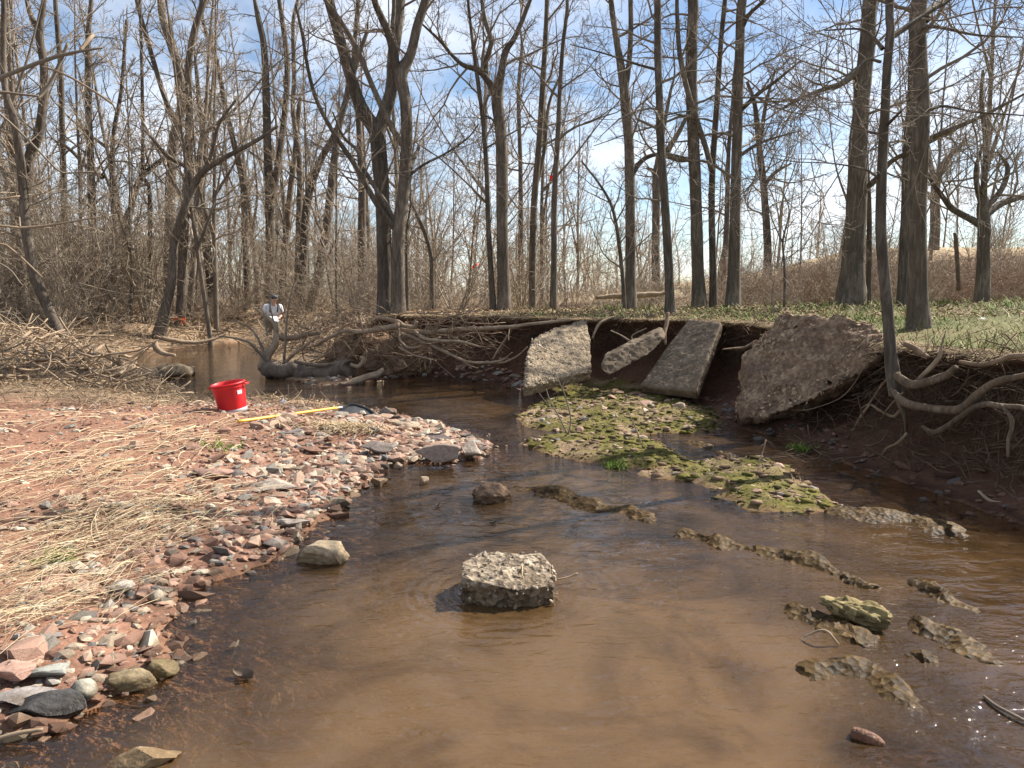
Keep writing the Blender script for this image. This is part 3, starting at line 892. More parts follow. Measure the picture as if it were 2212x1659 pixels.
for k, (V, TR, tiny) in enumerate([(v, OCT[1], False) for v in LOW] + [(v, CUBE[1], True) for v in TINY]):
    sel = rest[(rest % len(LOW) == k % len(LOW)) & (small[rest] == tiny)]
    if len(sel) == 0: continue
    n = len(sel)
    ca, sa = np.cos(rz[sel]), np.sin(rz[sel])
    Vx = V[None, :, 0] * ca[:, None] - V[None, :, 1] * sa[:, None]
    Vy = V[None, :, 0] * sa[:, None] + V[None, :, 1] * ca[:, None]
    Vz = V[None, :, 2] + tx[sel][:, None] * Vx + ty[sel][:, None] * Vy
    s = ss_[sel][:, None]
    vv3 = np.stack([sx_[sel][:, None] + Vx * s, sy_[sel][:, None] + Vy * s, sz_[sel][:, None] + s * 0.05 + Vz * s], -1)
    T = TR[None] + (np.arange(n) * len(V))[:, None, None]
    cc = np.array([PAL[j][0] for j in ci[sel]]) * cvar[sel][:, None]
    acc.add(vv3, None, T, np.repeat(cc, len(V), 0))
tag(link('gravel', acc.mesh('gravel', False, True), M['pebble']), kind='stuff')

def rock(name, loc, size, matn, seed, label, cat, rot=0.0, planes=12, flat=1.0, amp=0.10, fine=0.04, color=None, group=None, level=None, tilt=(0, 0), lo=0.45, hi=0.95):
    rg = np.random.default_rng(seed)
    base = level or ICO4
    V = base[0].copy()
    for _ in range(planes):
        n = rg.normal(size=3); n /= np.linalg.norm(n)
        h = rg.uniform(lo, hi) * 0.85
        V = V - np.maximum(V @ n - h, 0)[:, None] * n
    nn = norm(base[0])
    V = V + nn * (fbm(V * 2.2 + seed, 3, seed) * amp + fbm(V * 7 + seed, 4, seed + 3) * fine)[:, None]
    V = V * np.array(size)
    me = raw_mesh(name, V, np.zeros((0, 4), int), base[1], True)
    o = link(name, me, M[matn], None, loc)
    o.rotation_euler = (tilt[0], tilt[1], rot)
    if color: o.color = color + (1,)
    return tag(o, label, cat, group)

def stud(o, n, smin, smax, cols, p, rng, nz=0.2, flat=1.0, sink=0.3, name='aggregate', sel=None):
    """pebbles and crusts set into the surface of a block"""
    me = o.data
    nv = len(me.vertices)
    co = np.empty(nv * 3, np.float32); me.vertices.foreach_get('co', co); co = co.reshape(-1, 3).astype(float)
    no = np.array([v.normal[:] for v in me.vertices])
    ok = no[:, 2] > nz
    if sel is not None: ok &= sel(co)
    ix = np.nonzero(ok)[0]
    if len(ix) == 0: return
    ix = rng.choice(ix, n)
    a = Acc()
    c_ = np.array(cols)[rng.choice(len(cols), size=n, p=p)] * rng.uniform(0.7, 1.25, (n, 1))
    for k, V in enumerate(LOW):
        s_ = np.nonzero(np.arange(n) % len(LOW) == k)[0]
        if len(s_) == 0: continue
        sz = (smin + (smax - smin) * rng.uniform(size=len(s_)) ** 2.5)[:, None, None]
        nn = no[ix[s_]]
        t1 = norm(np.cross(nn, rng.normal(size=(len(s_), 3)))); t2 = np.cross(nn, t1)
        W_ = V[None, :, 0:1] * t1[:, None] + V[None, :, 1:2] * t2[:, None] + V[None, :, 2:3] * nn[:, None] * flat
        pt = co[ix[s_]] + rng.normal(0, 0.012, (len(s_), 3)) - nn * sz[:, 0] * 0.4 * sink
        a.add(pt[:, None] + W_ * sz, None, OCT[1][None] + (np.arange(len(s_)) * len(V))[:, None, None], np.repeat(c_[s_], len(V), 0))
    q = link(name, a.mesh(name, False, True), M['pebble'], o)
    q['kind'] = 'stuff'
g = G(1097, 1262)
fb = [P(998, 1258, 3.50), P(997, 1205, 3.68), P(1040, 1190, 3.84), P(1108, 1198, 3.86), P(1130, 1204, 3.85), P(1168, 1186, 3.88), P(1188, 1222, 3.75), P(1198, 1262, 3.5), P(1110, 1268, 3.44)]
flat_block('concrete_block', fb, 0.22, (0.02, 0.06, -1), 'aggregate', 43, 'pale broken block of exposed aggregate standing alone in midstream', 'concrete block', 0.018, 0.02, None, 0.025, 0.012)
_blk = next(o for o in COL.objects if o.name == 'concrete_block')
stud(_blk, 420, 0.006, 0.021, [(0.32, 0.25, 0.18), (0.25, 0.195, 0.14), (0.19, 0.15, 0.115), (0.37, 0.31, 0.24)], [0.35, 0.3, 0.15, 0.2], srng, -0.1, 1.2, 0.2)
_sl = next(o for o in COL.objects if o.get('label', '').startswith('pale rough concrete slab'))
stud(_sl, 650, 0.008, 0.028, [(0.46, 0.40, 0.31), (0.34, 0.28, 0.21), (0.22, 0.19, 0.15)], [0.45, 0.35, 0.2], srng, 0.15, 0.9, 0.4, 'aggregate', lambda c: (c[:, 0] < 0.1 + 0.35 * np.sin(c[:, 2] * 9 + c[:, 0] * 5)))
_bo = next(o for o in COL.objects if o.name == 'boulder')
stud(_bo, 1500, 0.008, 0.045, [(0.40, 0.29, 0.18), (0.30, 0.205, 0.13), (0.17, 0.11, 0.075)], [0.45, 0.35, 0.2], srng, 0.05, 0.6, 0.5, 'soil_crust', lambda c: fbm(c * 3.0, 3, 77) > -0.02)
def at(u, v, dz=0.0):
    q = G(u, v); return (q[0], q[1], q[2] + dz)
rock('stone', at(703, 1208, 0.02), (0.20, 0.14, 0.085), 'stone', 51, 'blocky tan stone at the water edge left of the midstream block', 'stone', 0.3, 14, amp=0.10, fine=0.06, color=(0.37, 0.285, 0.185))
rock('mud_clod', at(1062, 1078, 0.02), (0.145, 0.13, 0.105), 'mudball', 52, 'round muddy clod in the riffle just beyond the midstream block', 'clod', 0, 0, amp=0.22, fine=0.12)
rock('ochre_stone', at(1855, 1345, 0.04), (0.155, 0.085, 0.065), 'ochre_rock', 53, 'knobbly yellow ochre stone perched on the ledges at right', 'stone', -0.6, 7, amp=0.4, fine=0.22, tilt=(0.1, 0.22))
rock('dark_stone', at(105, 1550, 0.035), (0.125, 0.08, 0.07), 'stone', 54, 'big dark grey stone half in water at the lower left', 'stone', 0.15, 9, amp=0.08, color=(0.055, 0.052, 0.05))
rock('stone', at(318, 1648, 0.0), (0.125, 0.07, 0.05), 'stone', 55, 'oval tan stone rising from the water at the bottom left', 'stone', 0.35, 8, amp=0.06, color=(0.36, 0.27, 0.17))
rock('stone', at(275, 1482, 0.02), (0.12, 0.065, 0.055), 'stone', 56, 'mottled yellowish stone at the tip of the near gravel shore', 'stone', 0.4, 9, amp=0.10, color=(0.27, 0.215, 0.13))
rock('stone', at(350, 1452, 0.02), (0.07, 0.06, 0.05), 'stone', 57, 'small mossy brown stone beside the yellowish one at the shore tip', 'stone', 0, 9, amp=0.10, color=(0.24, 0.19, 0.10))
for k, (u, v, a, b_, h, rot, c, lab) in enumerate([
    (95, 1447, 0.14, 0.075, 0.022, 0.5, (0.25, 0.25, 0.22), 'thin green grey slate lying flat near the lower left corner'),
    (172, 1488, 0.085, 0.06, 0.035, -0.6, (0.29, 0.27, 0.215), 'pointed greenish stone behind the big dark stone'),
    (45, 1505, 0.13, 0.09, 0.03, 0.2, (0.27, 0.24, 0.22), 'pale flat slab above the big dark stone'),
    (30, 1445, 0.16, 0.10, 0.03, 0.1, (0.34, 0.21, 0.16), 'broad pink flat stone at the left frame edge'),
    (262, 1262, 0.115, 0.06, 0.035, 0.1, (0.36, 0.32, 0.27), 'pale rounded stone above the near shore of the bar'),
    (335, 1290, 0.06, 0.05, 0.04, 0.1, (0.30, 0.26, 0.2), 'wedge shaped pale stone at the water edge below the bar'),
    (960, 985, 0.28, 0.17, 0.11, 0.2, (0.25, 0.185, 0.145), 'large brown stone lying at the tip of the gravel point'),
    (1020, 975, 0.15, 0.10, 0.10, -0.3, (0.42, 0.34, 0.27), 'pale ridged stone outermost on the gravel point'),
    (945, 945, 0.34, 0.16, 0.08, -0.2, (0.17, 0.135, 0.12), 'wide dark slate on the far side of the gravel point'),
    (880, 922, 0.30, 0.13, 0.10, -0.15, (0.34, 0.27, 0.19), 'crumbly tan ledge stone beyond the net'),
    (833, 892, 0.22, 0.10, 0.11, -0.35, (0.20, 0.17, 0.145), 'grey brown stone against the black net'),
    (815, 962, 0.22, 0.12, 0.07, 0.1, (0.15, 0.125, 0.11), 'dark flat stone in the middle of the gravel point'),
    (860, 1006, 0.075, 0.05, 0.055, 0.0, (0.45, 0.36, 0.29), 'small square pale stone in shallow water off the point'),
    (735, 1085, 0.15, 0.10, 0.06, 0.0, (0.36, 0.29, 0.215), 'tan stone standing in the water off the bar'),
    (640, 1130, 0.16, 0.08, 0.035, 0.1, (0.30, 0.25, 0.21), 'long flat grey stone at the wet edge of the bar'),
    (590, 1175, 0.12, 0.07, 0.04, 0.2, (0.21, 0.175, 0.15), 'dark wet flat stone at the water edge of the bar'),
    (915, 1040, 0.06, 0.05, 0.06, 0.2, (0.35, 0.26, 0.18), 'small upright tan stone in the riffle'),
    (820, 1040, 0.13, 0.08, 0.06, 0.2, (0.33, 0.24, 0.16), 'weedy tan stone at the edge of the riffle'),
    (470, 1020, 0.2, 0.13, 0.05, 0.1, (0.26, 0.165, 0.13), 'broad reddish stone on the open gravel below the yellow handle'),
    (600, 1050, 0.23, 0.15, 0.06, -0.2, (0.33, 0.27, 0.22), 'broad buff stone among the gravel below the yellow handle')]):
    gz_ = max(float(ground(G(u, v)[0], G(u, v)[1])), 0.0)
    q = G(u, v, gz_ + h * 0.4)
    rock('shore_stone', (q[0], q[1], q[2]), (a, b_, h), 'stone', 60 + k, lab, 'stone', rot, 12, amp=0.06, fine=0.025, color=c, level=ICO2 if max(a, b_) < 0.1 else ico(4), lo=0.4, hi=0.85)

# tilted bedrock ledges breaking the surface
def ledge(px, seed, label, h=0.06, w=0.07):
    p = np.array([list(G(u, v)) for u, v in px])
    L = spline(p, max(24, int(np.linalg.norm(p[-1] - p[0]) / 0.025)))
    n = len(L); K = 26
    t = np.linspace(0, 1, n)
    env = np.sin(np.pi * np.clip(t, 0.02, 0.98)) ** 0.2 * smooth(t, 0, 0.07) * smooth(1 - t, 0, 0.07)
    w = w * 1.9; h = h * 0.72
    brk = np.clip(0.85 + 0.8 * fbm(np.stack([t * 9, t * 0 + seed, t * 0], 1), 4, seed), 0.72, 1.5)
    tg = norm(np.gradient(L, axis=0)); side = norm(np.cross(tg, [0, 0, 1]))
    s = np.linspace(-1.6, 1.6, K)
    pr = np.where(s < -0.25, smooth(s, -1.3, -0.25), 1 - 0.85 * smooth(s, -0.25, 1.5))   # steep on one side
    V = L[:, None] + side[:, None] * (s[None, :, None] * w) * (0.7 + 0.5 * brk[:, None, None])
    V[..., 2] = -0.06 + (pr[None] * (h + 0.055)) * (env * (0.5 + 0.5 * brk))[:, None]
    V[..., 2] -= 0.05 * (1 - smooth(t, 0, 0.07) * smooth(1 - t, 0, 0.07))[:, None]
    V[..., 2] += fbm(V * 11, 4, seed) * 0.026 + fbm(V * 40, 2, seed + 1) * 0.012
    V[..., :2] += np.stack([fbm(V * 9, 3, seed + 2), fbm(V * 9, 3, seed + 3)], -1) * 0.06
    idx = np.arange(n * K).reshape(n, K)
    q = np.stack([idx[:-1, :-1], idx[1:, :-1], idx[1:, 1:], idx[:-1, 1:]], -1).reshape(-1, 4)
    c = L.mean(0)
    me = raw_mesh('rock_ledge', V.reshape(-1, 3) - c, q, np.zeros((0, 3), int), True)
    o = link('rock_ledge', me, M['ledge'], None, c)
    return tag(o, label, 'rock ledge', 'bedrock ledges breaking the water')
ledge([(1085, 1050), (1170, 1060), (1270, 1092), (1350, 1105), (1445, 1140)], 3, 'long pale ledge running from the muddy clod toward the right', 0.06, 0.08)
ledge([(1430, 1140), (1490, 1158), (1600, 1186), (1660, 1196)], 5, 'low wet ledge continuing right of the long pale one', 0.05, 0.06)
ledge([(1600, 1182), (1690, 1200), (1745, 1212), (1820, 1250)], 7, 'dark weedy ledge in the middle of the right channel', 0.065, 0.07)
ledge([(1815, 1248), (1845, 1255), (1880, 1275)], 8, 'short grey ledge just right of the dark weedy one', 0.05, 0.055)
ledge([(1935, 1258), (1985, 1268), (2050, 1300), (2135, 1330)], 9, 'pale knobbly ledge behind the ochre stone', 0.055, 0.06)
ledge([(1650, 1312), (1720, 1325), (1800, 1355), (1905, 1395)], 11, 'brown algae covered ledge leading to the ochre stone', 0.042, 0.065)
ledge([(1930, 1352), (2010, 1365), (2070, 1390), (2130, 1440)], 13, 'broken pale ledge right of the ochre stone', 0.06, 0.075)
ledge([(1690, 1440), (1770, 1450), (1850, 1445), (1910, 1480), (1960, 1550)], 15, 'nearest curved brown ledge at the lower right', 0.05, 0.07)
ledge([(1960, 1420), (1995, 1422), (2040, 1445)], 17, 'small flat ledge fragment between the pale and nearest ledges', 0.03, 0.045)
ledge([(1760, 1092), (1850, 1112), (1960, 1120), (2060, 1150), (2120, 1165)], 19, 'gravelly ledge trailing from the mossy island to the right bank', 0.06, 0.10)
ledge([(1480, 950), (1570, 985), (1620, 985)], 21, 'dark ledge between the two mossy lobes', 0.04, 0.07)

# ------------------------------------------------------------------ trees
def ground_at(p): return float(ground(p[0], p[1]))

def trace(px, Y, n, rng, drift=0.04, y1=None):
    """traced stem: rows (u, v, width px) taken to distance Y -> centre line and radii"""
    p = []
    for k, (u, v, w) in enumerate(px):
        t = k / max(len(px) - 1, 1)
        yy = Y + (0 if y1 is None else (y1 - Y) * t)
        q = P(u, v, yy)
        p.append([q[0], q[1], q[2], w * 0.46 / FPX * yy])
    return np.array(p)

def bark_surface(L, R, K, seed, amp=0.07, flare=0.0):
    """a trunk skin with ridges and swellings"""
    n = len(L)
    V, q, T = tubes(L[None], R[None], K)
    V = V.reshape(n, K, 3)
    rad = V - L[:, None]
    a = np.arange(K) * 2 * np.pi / K
    pa = np.stack([np.broadcast_to(np.cos(a)[None] * 2.2, (n, K)), np.broadcast_to(np.sin(a)[None] * 2.2, (n, K)), np.broadcast_to(L[:, 2:3] * 1.6, (n, K))], -1)
    ns = fbm(pa + seed * 3.1, 4, seed) * amp * 1.4
    if flare:
        z0 = L[0, 2]
        flare *= 0.35
        fl = np.exp(-np.maximum(L[:, 2] - z0 - 0.4, 0) * 4.0)[:, None]
        ns = ns + fl * flare * (0.6 + 0.9 * np.maximum(np.cos(a * 3 + seed)[None] * 0.6 + np.cos(a * 5 + seed * 2)[None] * 0.5, 0))
    V = L[:, None] + rad * (1 + ns[..., None])
    return V.reshape(-1, 3), q, T

def crown(stems, rng, n1, ang, ln, tmin, rmin, lv=(6, 5, 2), up=0.25, wig=0.16, tmax=0.98):
    """side branches, sub-branches and twigs of a list of (L, R) stems in one mesh"""
    acc = Acc()
    b1p, b1r = [], []
    for (L, R, n, t0) in stems:
        p, r = grow(L[None], R[None], n, t0, tmax, ln if n1 is None else ln, ang, 8, rng, 0.5, rmin * 2.2, up, wig, 0.011, rel=False)
        b1p.append(p); b1r.append(r)
    p1 = np.concatenate(b1p); r1 = np.concatenate(b1r)
    acc.add(*tubes(p1, r1, 5))
    p2, r2 = grow(p1, r1, lv[0], 0.18, 0.97, 0.48, (30, 65), 6, rng, 0.6, rmin * 1.35, up * 0.7, wig * 1.1)
    acc.add(*tubes(p2, r2, 4))
    p3, r3 = grow(p2, r2, lv[1], 0.15, 0.98, 0.50, (30, 70), 3, rng, 0.65, rmin, up * 0.5, wig * 1.2)
    acc.add(*tubes(p3, r3, 3))
    if len(lv) > 2 and lv[2]:
        p4, r4 = grow(p3, r3, lv[2], 0.2, 0.98, 0.55, (25, 65), 2, rng, 0.8, rmin * 0.8, up * 0.3, wig * 1.2)
        acc.add(*tubes(p4, r4, 3))
    return acc

def hero(label, px, Y, seed, top=13.0, limbs=(), n1=14, ln=2.2, ang=(45, 80), t0=0.25, K=14, S=60, lv=(6, 5, 2), bark='bark', up=0.25, wig=0.16,
         flare=0.25, group=None, y1=None, rmin=None, name='bare_tree', amp=0.07, sink=0.4, ltop=True, base_extra=True, hang=None):
    rng = np.random.default_rng(seed)
    if base_extra:
        # stand the tree where its foot meets the ground
        ys = Y * np.linspace(0.8, 1.45, 66)
        q = np.array([P(px[0][0], px[0][1], yy) for yy in ys])
        e = np.abs(q[:, 2] - ground(q[:, 0], q[:, 1])) + 0.02 * np.abs(ys - Y)
        Yn = float(ys[np.argmin(e)])
        limbs = [dict(l, Y=l.get('Y', Y) + Yn - Y, **({'y1': l['y1'] + Yn - Y} if 'y1' in l else {})) for l in limbs]
        Y = Yn
        sink = max(sink, P(px[0][0], px[0][1], Y)[2] - float(ground(*P(px[0][0], px[0][1], Y)[:2])) + 0.4)
    rmin = rmin or max(0.0022, 0.00021 * Y)
    n1 = int(n1 * 1.2)
    if Y > 18.5 and len(lv) > 2: lv = (lv[0], lv[1], 1)
    p = trace(px, Y, 0, rng, y1=y1)
    # carry the stem on above the picture
    dirv = norm(p[-1, :3] - p[-2, :3]); dirv = norm(dirv + np.array([0, 0, 0.6]))
    zt = p[-1, 2]
    if top > zt + 0.5:
        k = 4
        for j in range(1, k + 1):
            q = p[-1, :3] + dirv * (top - zt) / k + rng.normal(0, 0.12, 3) * (top - zt) / k
            p = np.vstack([p, np.append(q, max(p[-1, 3] * 0.62, 0.012))])
    if base_extra:
        p = np.vstack([[p[0, 0], p[0, 1], p[0, 2] - sink, p[0, 3] * 1.12], p])
    # slight real sway in depth
    p[1:-1, 1] += rng.normal(0, 0.05, len(p) - 2) * np.linspace(0, 1, len(p) - 2)
    C = spline(p, S)
    L, R = C[:, :3], C[:, 3]
    base = np.array([p[1, 0], p[1, 1], p[1, 2]])
    t = empty(name, base, label, 'tree', group)
    a = Acc(); a.add(*bark_surface(L, R, K, seed, amp, flare))
    tk = link('trunk', a.mesh('trunk', True, False, base), M[bark], t)
    stems = [(L, R, n1, t0)]
    for lp in limbs:
        q = trace(lp['px'], lp.get('Y', Y), 0, rng, y1=lp.get('y1', lp.get('Y', Y) + rng.uniform(-0.8, 0.8)))
        if lp.get('ext', 0):
            dv = norm(norm(q[-1, :3] - q[-2, :3]) + np.array([0, 0, 0.5]))
            for j in range(3):
                q = np.vstack([q, np.append(q[-1, :3] + dv * lp['ext'] / 3 + rng.normal(0, 0.1, 3) * lp['ext'] / 3, max(q[-1, 3] * 0.6, 0.01))])
        c = spline(q, 26)
        a = Acc(); a.add(*bark_surface(c[:, :3], c[:, 3], 10, seed + 7, 0.06))
        link('limb', a.mesh('limb', True, False, base), M[bark], tk)
        stems.append((c[:, :3], c[:, 3], lp.get('n', 7), lp.get('t0', 0.2)))
    a = crown([s for s in stems if s[2] > 0], rng, n1, ang, ln, t0, rmin, lv, up, wig)
    link('crown', a.mesh('crown', True, False, base), M['twig'], t)
    return t, base, stems

def X(o, s, pts, d=1.0):
    """stem survey: crop reading (x, y, width) -> (u, v, w)"""
    return [(o + x * s, y * s, w * s * d) for x, y, w in pts]
S5 = 0.504
c1 = lambda *p: X(0, S5, p)
c2 = lambda *p: X(557.5, S5, p)
c3_ = lambda *p: X(1115, S5, p)
c4 = lambda *p: X(1654.7, S5, p)

# left bank
hero('slender tree bowed to the left on the left debris bank', c1((290, 1500, 62), (250, 1420, 52), (205, 1320, 46), (150, 1180, 44), (112, 980, 42), (95, 800, 38), (80, 620, 36), (60, 500, 32), (25, 400, 28), (10, 250, 24), (15, 0, 20)), 14.3, 101, 10,
     [], 16, 1.5, (50, 85), 0.3, up=0.1)
hero('dark forked tree behind the bowed tree at far left', c1((105, 1330, 56), (92, 1100, 48), (98, 950, 46), (118, 800, 46), (130, 660, 42), (160, 600, 40), (183, 450, 36), (186, 300, 34), (170, 140, 32), (185, 20, 22)), 17.5, 102, 12,
     [dict(px=c1((165, 130, 26), (130, 60, 22), (110, -20, 16)), ext=2)], 16, 2.0, (45, 80), 0.3)
hero('leaning tree by the far water with a long arched limb', c1((680, 1450, 60), (735, 1210, 40), (745, 1050, 36), (790, 900, 34), (828, 800, 32), (870, 740, 28), (960, 680, 22), (1106, 600, 18), (1190, 540, 12)), 18.3, 103, 0,
     [dict(px=c1((828, 790, 22), (800, 720, 20), (720, 670, 18), (650, 590, 14), (600, 540, 8))), dict(px=c1((870, 740, 18), (910, 650, 16), (940, 530, 14), (1010, 430, 10)))], 9, 1.6, (45, 80), 0.45, flare=0.5)
hero('tall grey tree with orange tape at its foot behind the leaning tree', c1((770, 1395, 44), (780, 1250, 42), (785, 1050, 42), (795, 900, 40), (806, 700, 36), (812, 520, 34), (806, 300, 30), (830, 140, 28), (868, 10, 26)), 19.5, 104, 14,
     [dict(px=c1((810, 450, 22), (770, 300, 20), (745, 200, 16)), ext=2)], 14, 2.2, (40, 75), 0.3)
hero('pale barked tall tree just left of the orange taped tree', c1((722, 1310, 50), (728, 1000, 48), (730, 850, 46), (738, 650, 44), (758, 545, 42), (785, 420, 40), (770, 300, 38), (742, 215, 36), (705, 100, 32), (690, 0, 30)), 22, 105, 15,
     [dict(px=c1((758, 545, 26), (700, 400, 22), (640, 200, 20), (585, 0, 16)), ext=3), dict(px=c1((785, 420, 30), (810, 250, 28), (850, 80, 24), (880, -40, 20)), ext=3)], 12, 2.4, (40, 75), 0.35, bark='bark_pale')
hero('thin twin stemmed tree left of the pale tall tree', c1((640, 1310, 22), (642, 1100, 20), (640, 820, 18), (612, 750, 16), (610, 560, 15), (612, 300, 14), (600, 0, 12)), 21, 106, 11, [], 12, 1.6, (40, 80), 0.3)
hero('forked brown tree in the left wood right of the orange taped tree', c1((915, 1300, 40), (890, 1100, 38), (872, 900, 34), (855, 780, 30), (880, 640, 24), (860, 480, 20), (840, 300, 16)), 24, 107, 12,
     [dict(px=c1((872, 880, 24), (850, 760, 20), (862, 600, 18), (900, 450, 12)), ext=2)], 12, 2.2, (40, 75), 0.3)
hero('straight slim tree bending left at the right edge of the left wood', c1((1062, 1260, 30), (1050, 1000, 28), (1040, 800, 26), (1005, 620, 24), (962, 450, 22), (930, 270, 20), (880, 120, 16), (860, 0, 14)), 22, 108, 12, [], 14, 1.8, (45, 80), 0.3)
hero('slim grey tree in the left wood behind the debris', c1((490, 1310, 30), (490, 1000, 28), (485, 800, 26), (480, 700, 24), (490, 550, 20), (520, 380, 16), (540, 100, 12)), 26, 109, 13, [dict(px=c1((440, 760, 24), (380, 720, 22), (310, 650, 16), (250, 600, 10)))], 14, 2.4, (40, 80), 0.3)
hero('dark tree with low left limb in the left wood', c1((520, 1320, 34), (540, 1050, 30), (560, 900, 28), (600, 770, 26), (690, 690, 20), (760, 640, 12)), 25, 110, 12, [], 12, 2.4, (40, 80), 0.35)
hero('straight brown tree deep in the left wood', c1((400, 1250, 36), (395, 900, 34), (385, 600, 30), (375, 400, 26), (380, 150, 22), (390, 0, 18)), 28, 111, 14, [], 14, 2.6, (40, 75), 0.3)
hero('slim straight tree at the far left of the wood', c1((40, 1330, 26), (60, 1000, 26), (50, 700, 24), (20, 350, 20), (0, 100, 18)), 24, 112, 13, [], 14, 2.2, (40, 75), 0.3)
hero('mid grey tree between the bowed tree and the arched tree', c1((280, 1300, 30), (275, 900, 28), (265, 500, 24), (262, 300, 22), (240, 0, 18)), 30, 113, 15, [], 14, 2.6, (40, 75), 0.3)

# behind the person and the log jam
hero('tall tree standing behind the person in the cap', c2((50, 1260, 44), (52, 1050, 40), (48, 830, 38), (40, 600, 36), (36, 400, 34), (25, 200, 28), (0, 80, 24)), 27, 121, 16,
     [dict(px=c2((62, 840, 32), (95, 640, 28), (122, 400, 26), (122, 230, 24), (90, 0, 18)), ext=3)], 12, 2.4, (40, 75), 0.35)
hero('broken topped tree with pale inner wood right of the person', c2((100, 1300, 40), (118, 1050, 34), (135, 850, 28), (158, 650, 24), (175, 480, 22), (182, 420, 14)), 24, 122, 0, [], 8, 1.2, (40, 80), 0.3, bark='bark_pale')
hero('dark tree leaning right behind the log jam', c2((190, 1330, 42), (198, 1050, 40), (212, 860, 36), (262, 700, 32), (335, 560, 28), (372, 440, 24), (388, 330, 16)), 21, 123, 10, [], 10, 1.6, (40, 80), 0.35)
hero('straight dark tree leaning right, second behind the log jam', c2((225, 1320, 44), (270, 1120, 42), (300, 920, 38), (325, 700, 34), (350, 530, 30), (385, 400, 26), (430, 240, 22), (465, 140, 16)), 20, 124, 12, [], 12, 1.8, (40, 80), 0.35)
hero('slim dark tree with upright fork behind the log jam', c2((170, 1250, 30), (175, 950, 28), (178, 700, 24), (150, 480, 22), (155, 330, 20), (150, 100, 16), (170, 0, 14)), 26, 125, 14, [], 12, 2.2, (40, 75), 0.3)
hero('straight tree behind and left of the big forked pair', c2((445, 1260, 40), (445, 1000, 38), (445, 800, 34), (430, 500, 26), (410, 300, 22), (430, 0, 18)), 27, 126, 15, [], 14, 2.4, (40, 75), 0.3)
hero('big ridged tree with high fork, rear one of the pair', c2((545, 1320, 78), (543, 1200, 68), (538, 1000, 66), (530, 800, 66), (515, 620, 72), (505, 560, 70), (445, 465, 58), (400, 340, 52), (362, 210, 48), (318, 60, 44), (290, -40, 42)), 14.6, 127, 14,
     [dict(px=c2((510, 580, 66), (545, 480, 60), (572, 380, 54), (578, 250, 52), (598, 110, 48), (612, -10, 44)), ext=5, n=9)], 12, 2.6, (45, 80), 0.45, K=22, S=90, flare=0.15, amp=0.10)
hero('smooth dark tree on the bank edge with low left limbs, front one of the pair', c2((602, 1345, 72), (601, 1250, 62), (599, 1100, 57), (604, 950, 56), (625, 820, 54), (635, 650, 54), (636, 500, 52), (626, 400, 52), (612, 320, 60), (650, 235, 44), (682, 110, 40), (718, -10, 36)), 13.4, 128, 13,
     [dict(px=c2((598, 330, 44), (575, 200, 38), (550, 120, 34), (512, 40, 30), (490, -30, 28)), ext=4, n=8),
      dict(px=c2((575, 120, 20), (582, 0, 18)), Y=13.4, ext=3, n=5),
      dict(px=c2((592, 985, 34), (555, 940, 28), (500, 860, 26), (420, 715, 24), (330, 580, 20), (255, 440, 18), (215, 300, 16), (190, 150, 14), (160, 20, 10)), n=12, y1=12.6),
      dict(px=c2((585, 960, 26), (545, 870, 24), (480, 770, 20), (440, 700, 18), (425, 645, 16), (365, 585, 12), (320, 480, 8)), n=8, y1=13.0),
      dict(px=c2((618, 620, 30), (580, 560, 28), (535, 470, 26), (480, 345, 24), (420, 200, 22), (340, 70, 20), (280, -10, 18)), n=9, y1=12.8, ext=1.5),
      dict(px=c2((650, 720, 24), (672, 670, 18), (690, 632, 14)), n=0),
      dict(px=c2((650, 750, 14), (720, 700, 12), (800, 660, 10), (900, 590, 8), (945, 530, 5)), n=6)], 9, 1.8, (45, 85), 0.4, K=22, S=90, flare=0.18, amp=0.06)
hero('sapling close against the front tree of the pair', c2((640, 1325, 20), (638, 1200, 16), (636, 1000, 12), (650, 900, 8)), 13.6, 129, 4.5, [], 6, 0.9, (40, 80), 0.3, K=8, S=24)
hero('crooked small tree behind the pair of big trees', c2((745, 1230, 22), (742, 1100, 20), (715, 1000, 18), (680, 920, 14), (650, 850, 10)), 22, 130, 6, [], 10, 1.6, (40, 85), 0.3)
hero('thin straight tree right in front of the grey twin forked tree', c2((1006, 1300, 30), (995, 1120, 26), (985, 900, 24), (978, 700, 22), (962, 500, 20), (935, 300, 18), (912, 120, 14), (900, 0, 12)), 17, 131, 11,
     [dict(px=c2((975, 865, 10), (900, 790, 8), (780, 680, 6), (660, 600, 4)), n=8)], 14, 1.7, (50, 85), 0.35)
hero('grey tree with wide crown fork in the middle of the wood', c2((1055, 1295, 64), (1050, 1150, 56), (1046, 950, 54), (1046, 750, 54), (1040, 560, 52), (1025, 430, 52), (1040, 330, 36), (1062, 220, 30), (1100, 160, 24), (1150, 40, 18)), 18.5, 132, 12,
     [dict(px=c2((1020, 420, 34), (985, 345, 30), (940, 300, 26), (880, 280, 20), (830, 235, 16), (780, 175, 14), (700, 100, 8)), n=9),
      dict(px=c2((985, 345, 22), (975, 270, 24), (1000, 180, 24), (970, 80, 20), (958, -10, 16)), ext=3, n=8),
      dict(px=c2((1045, 640, 12), (1010, 520, 10), (950, 490, 8)), n=4)], 10, 2.2, (45, 80), 0.5, K=18, S=80)
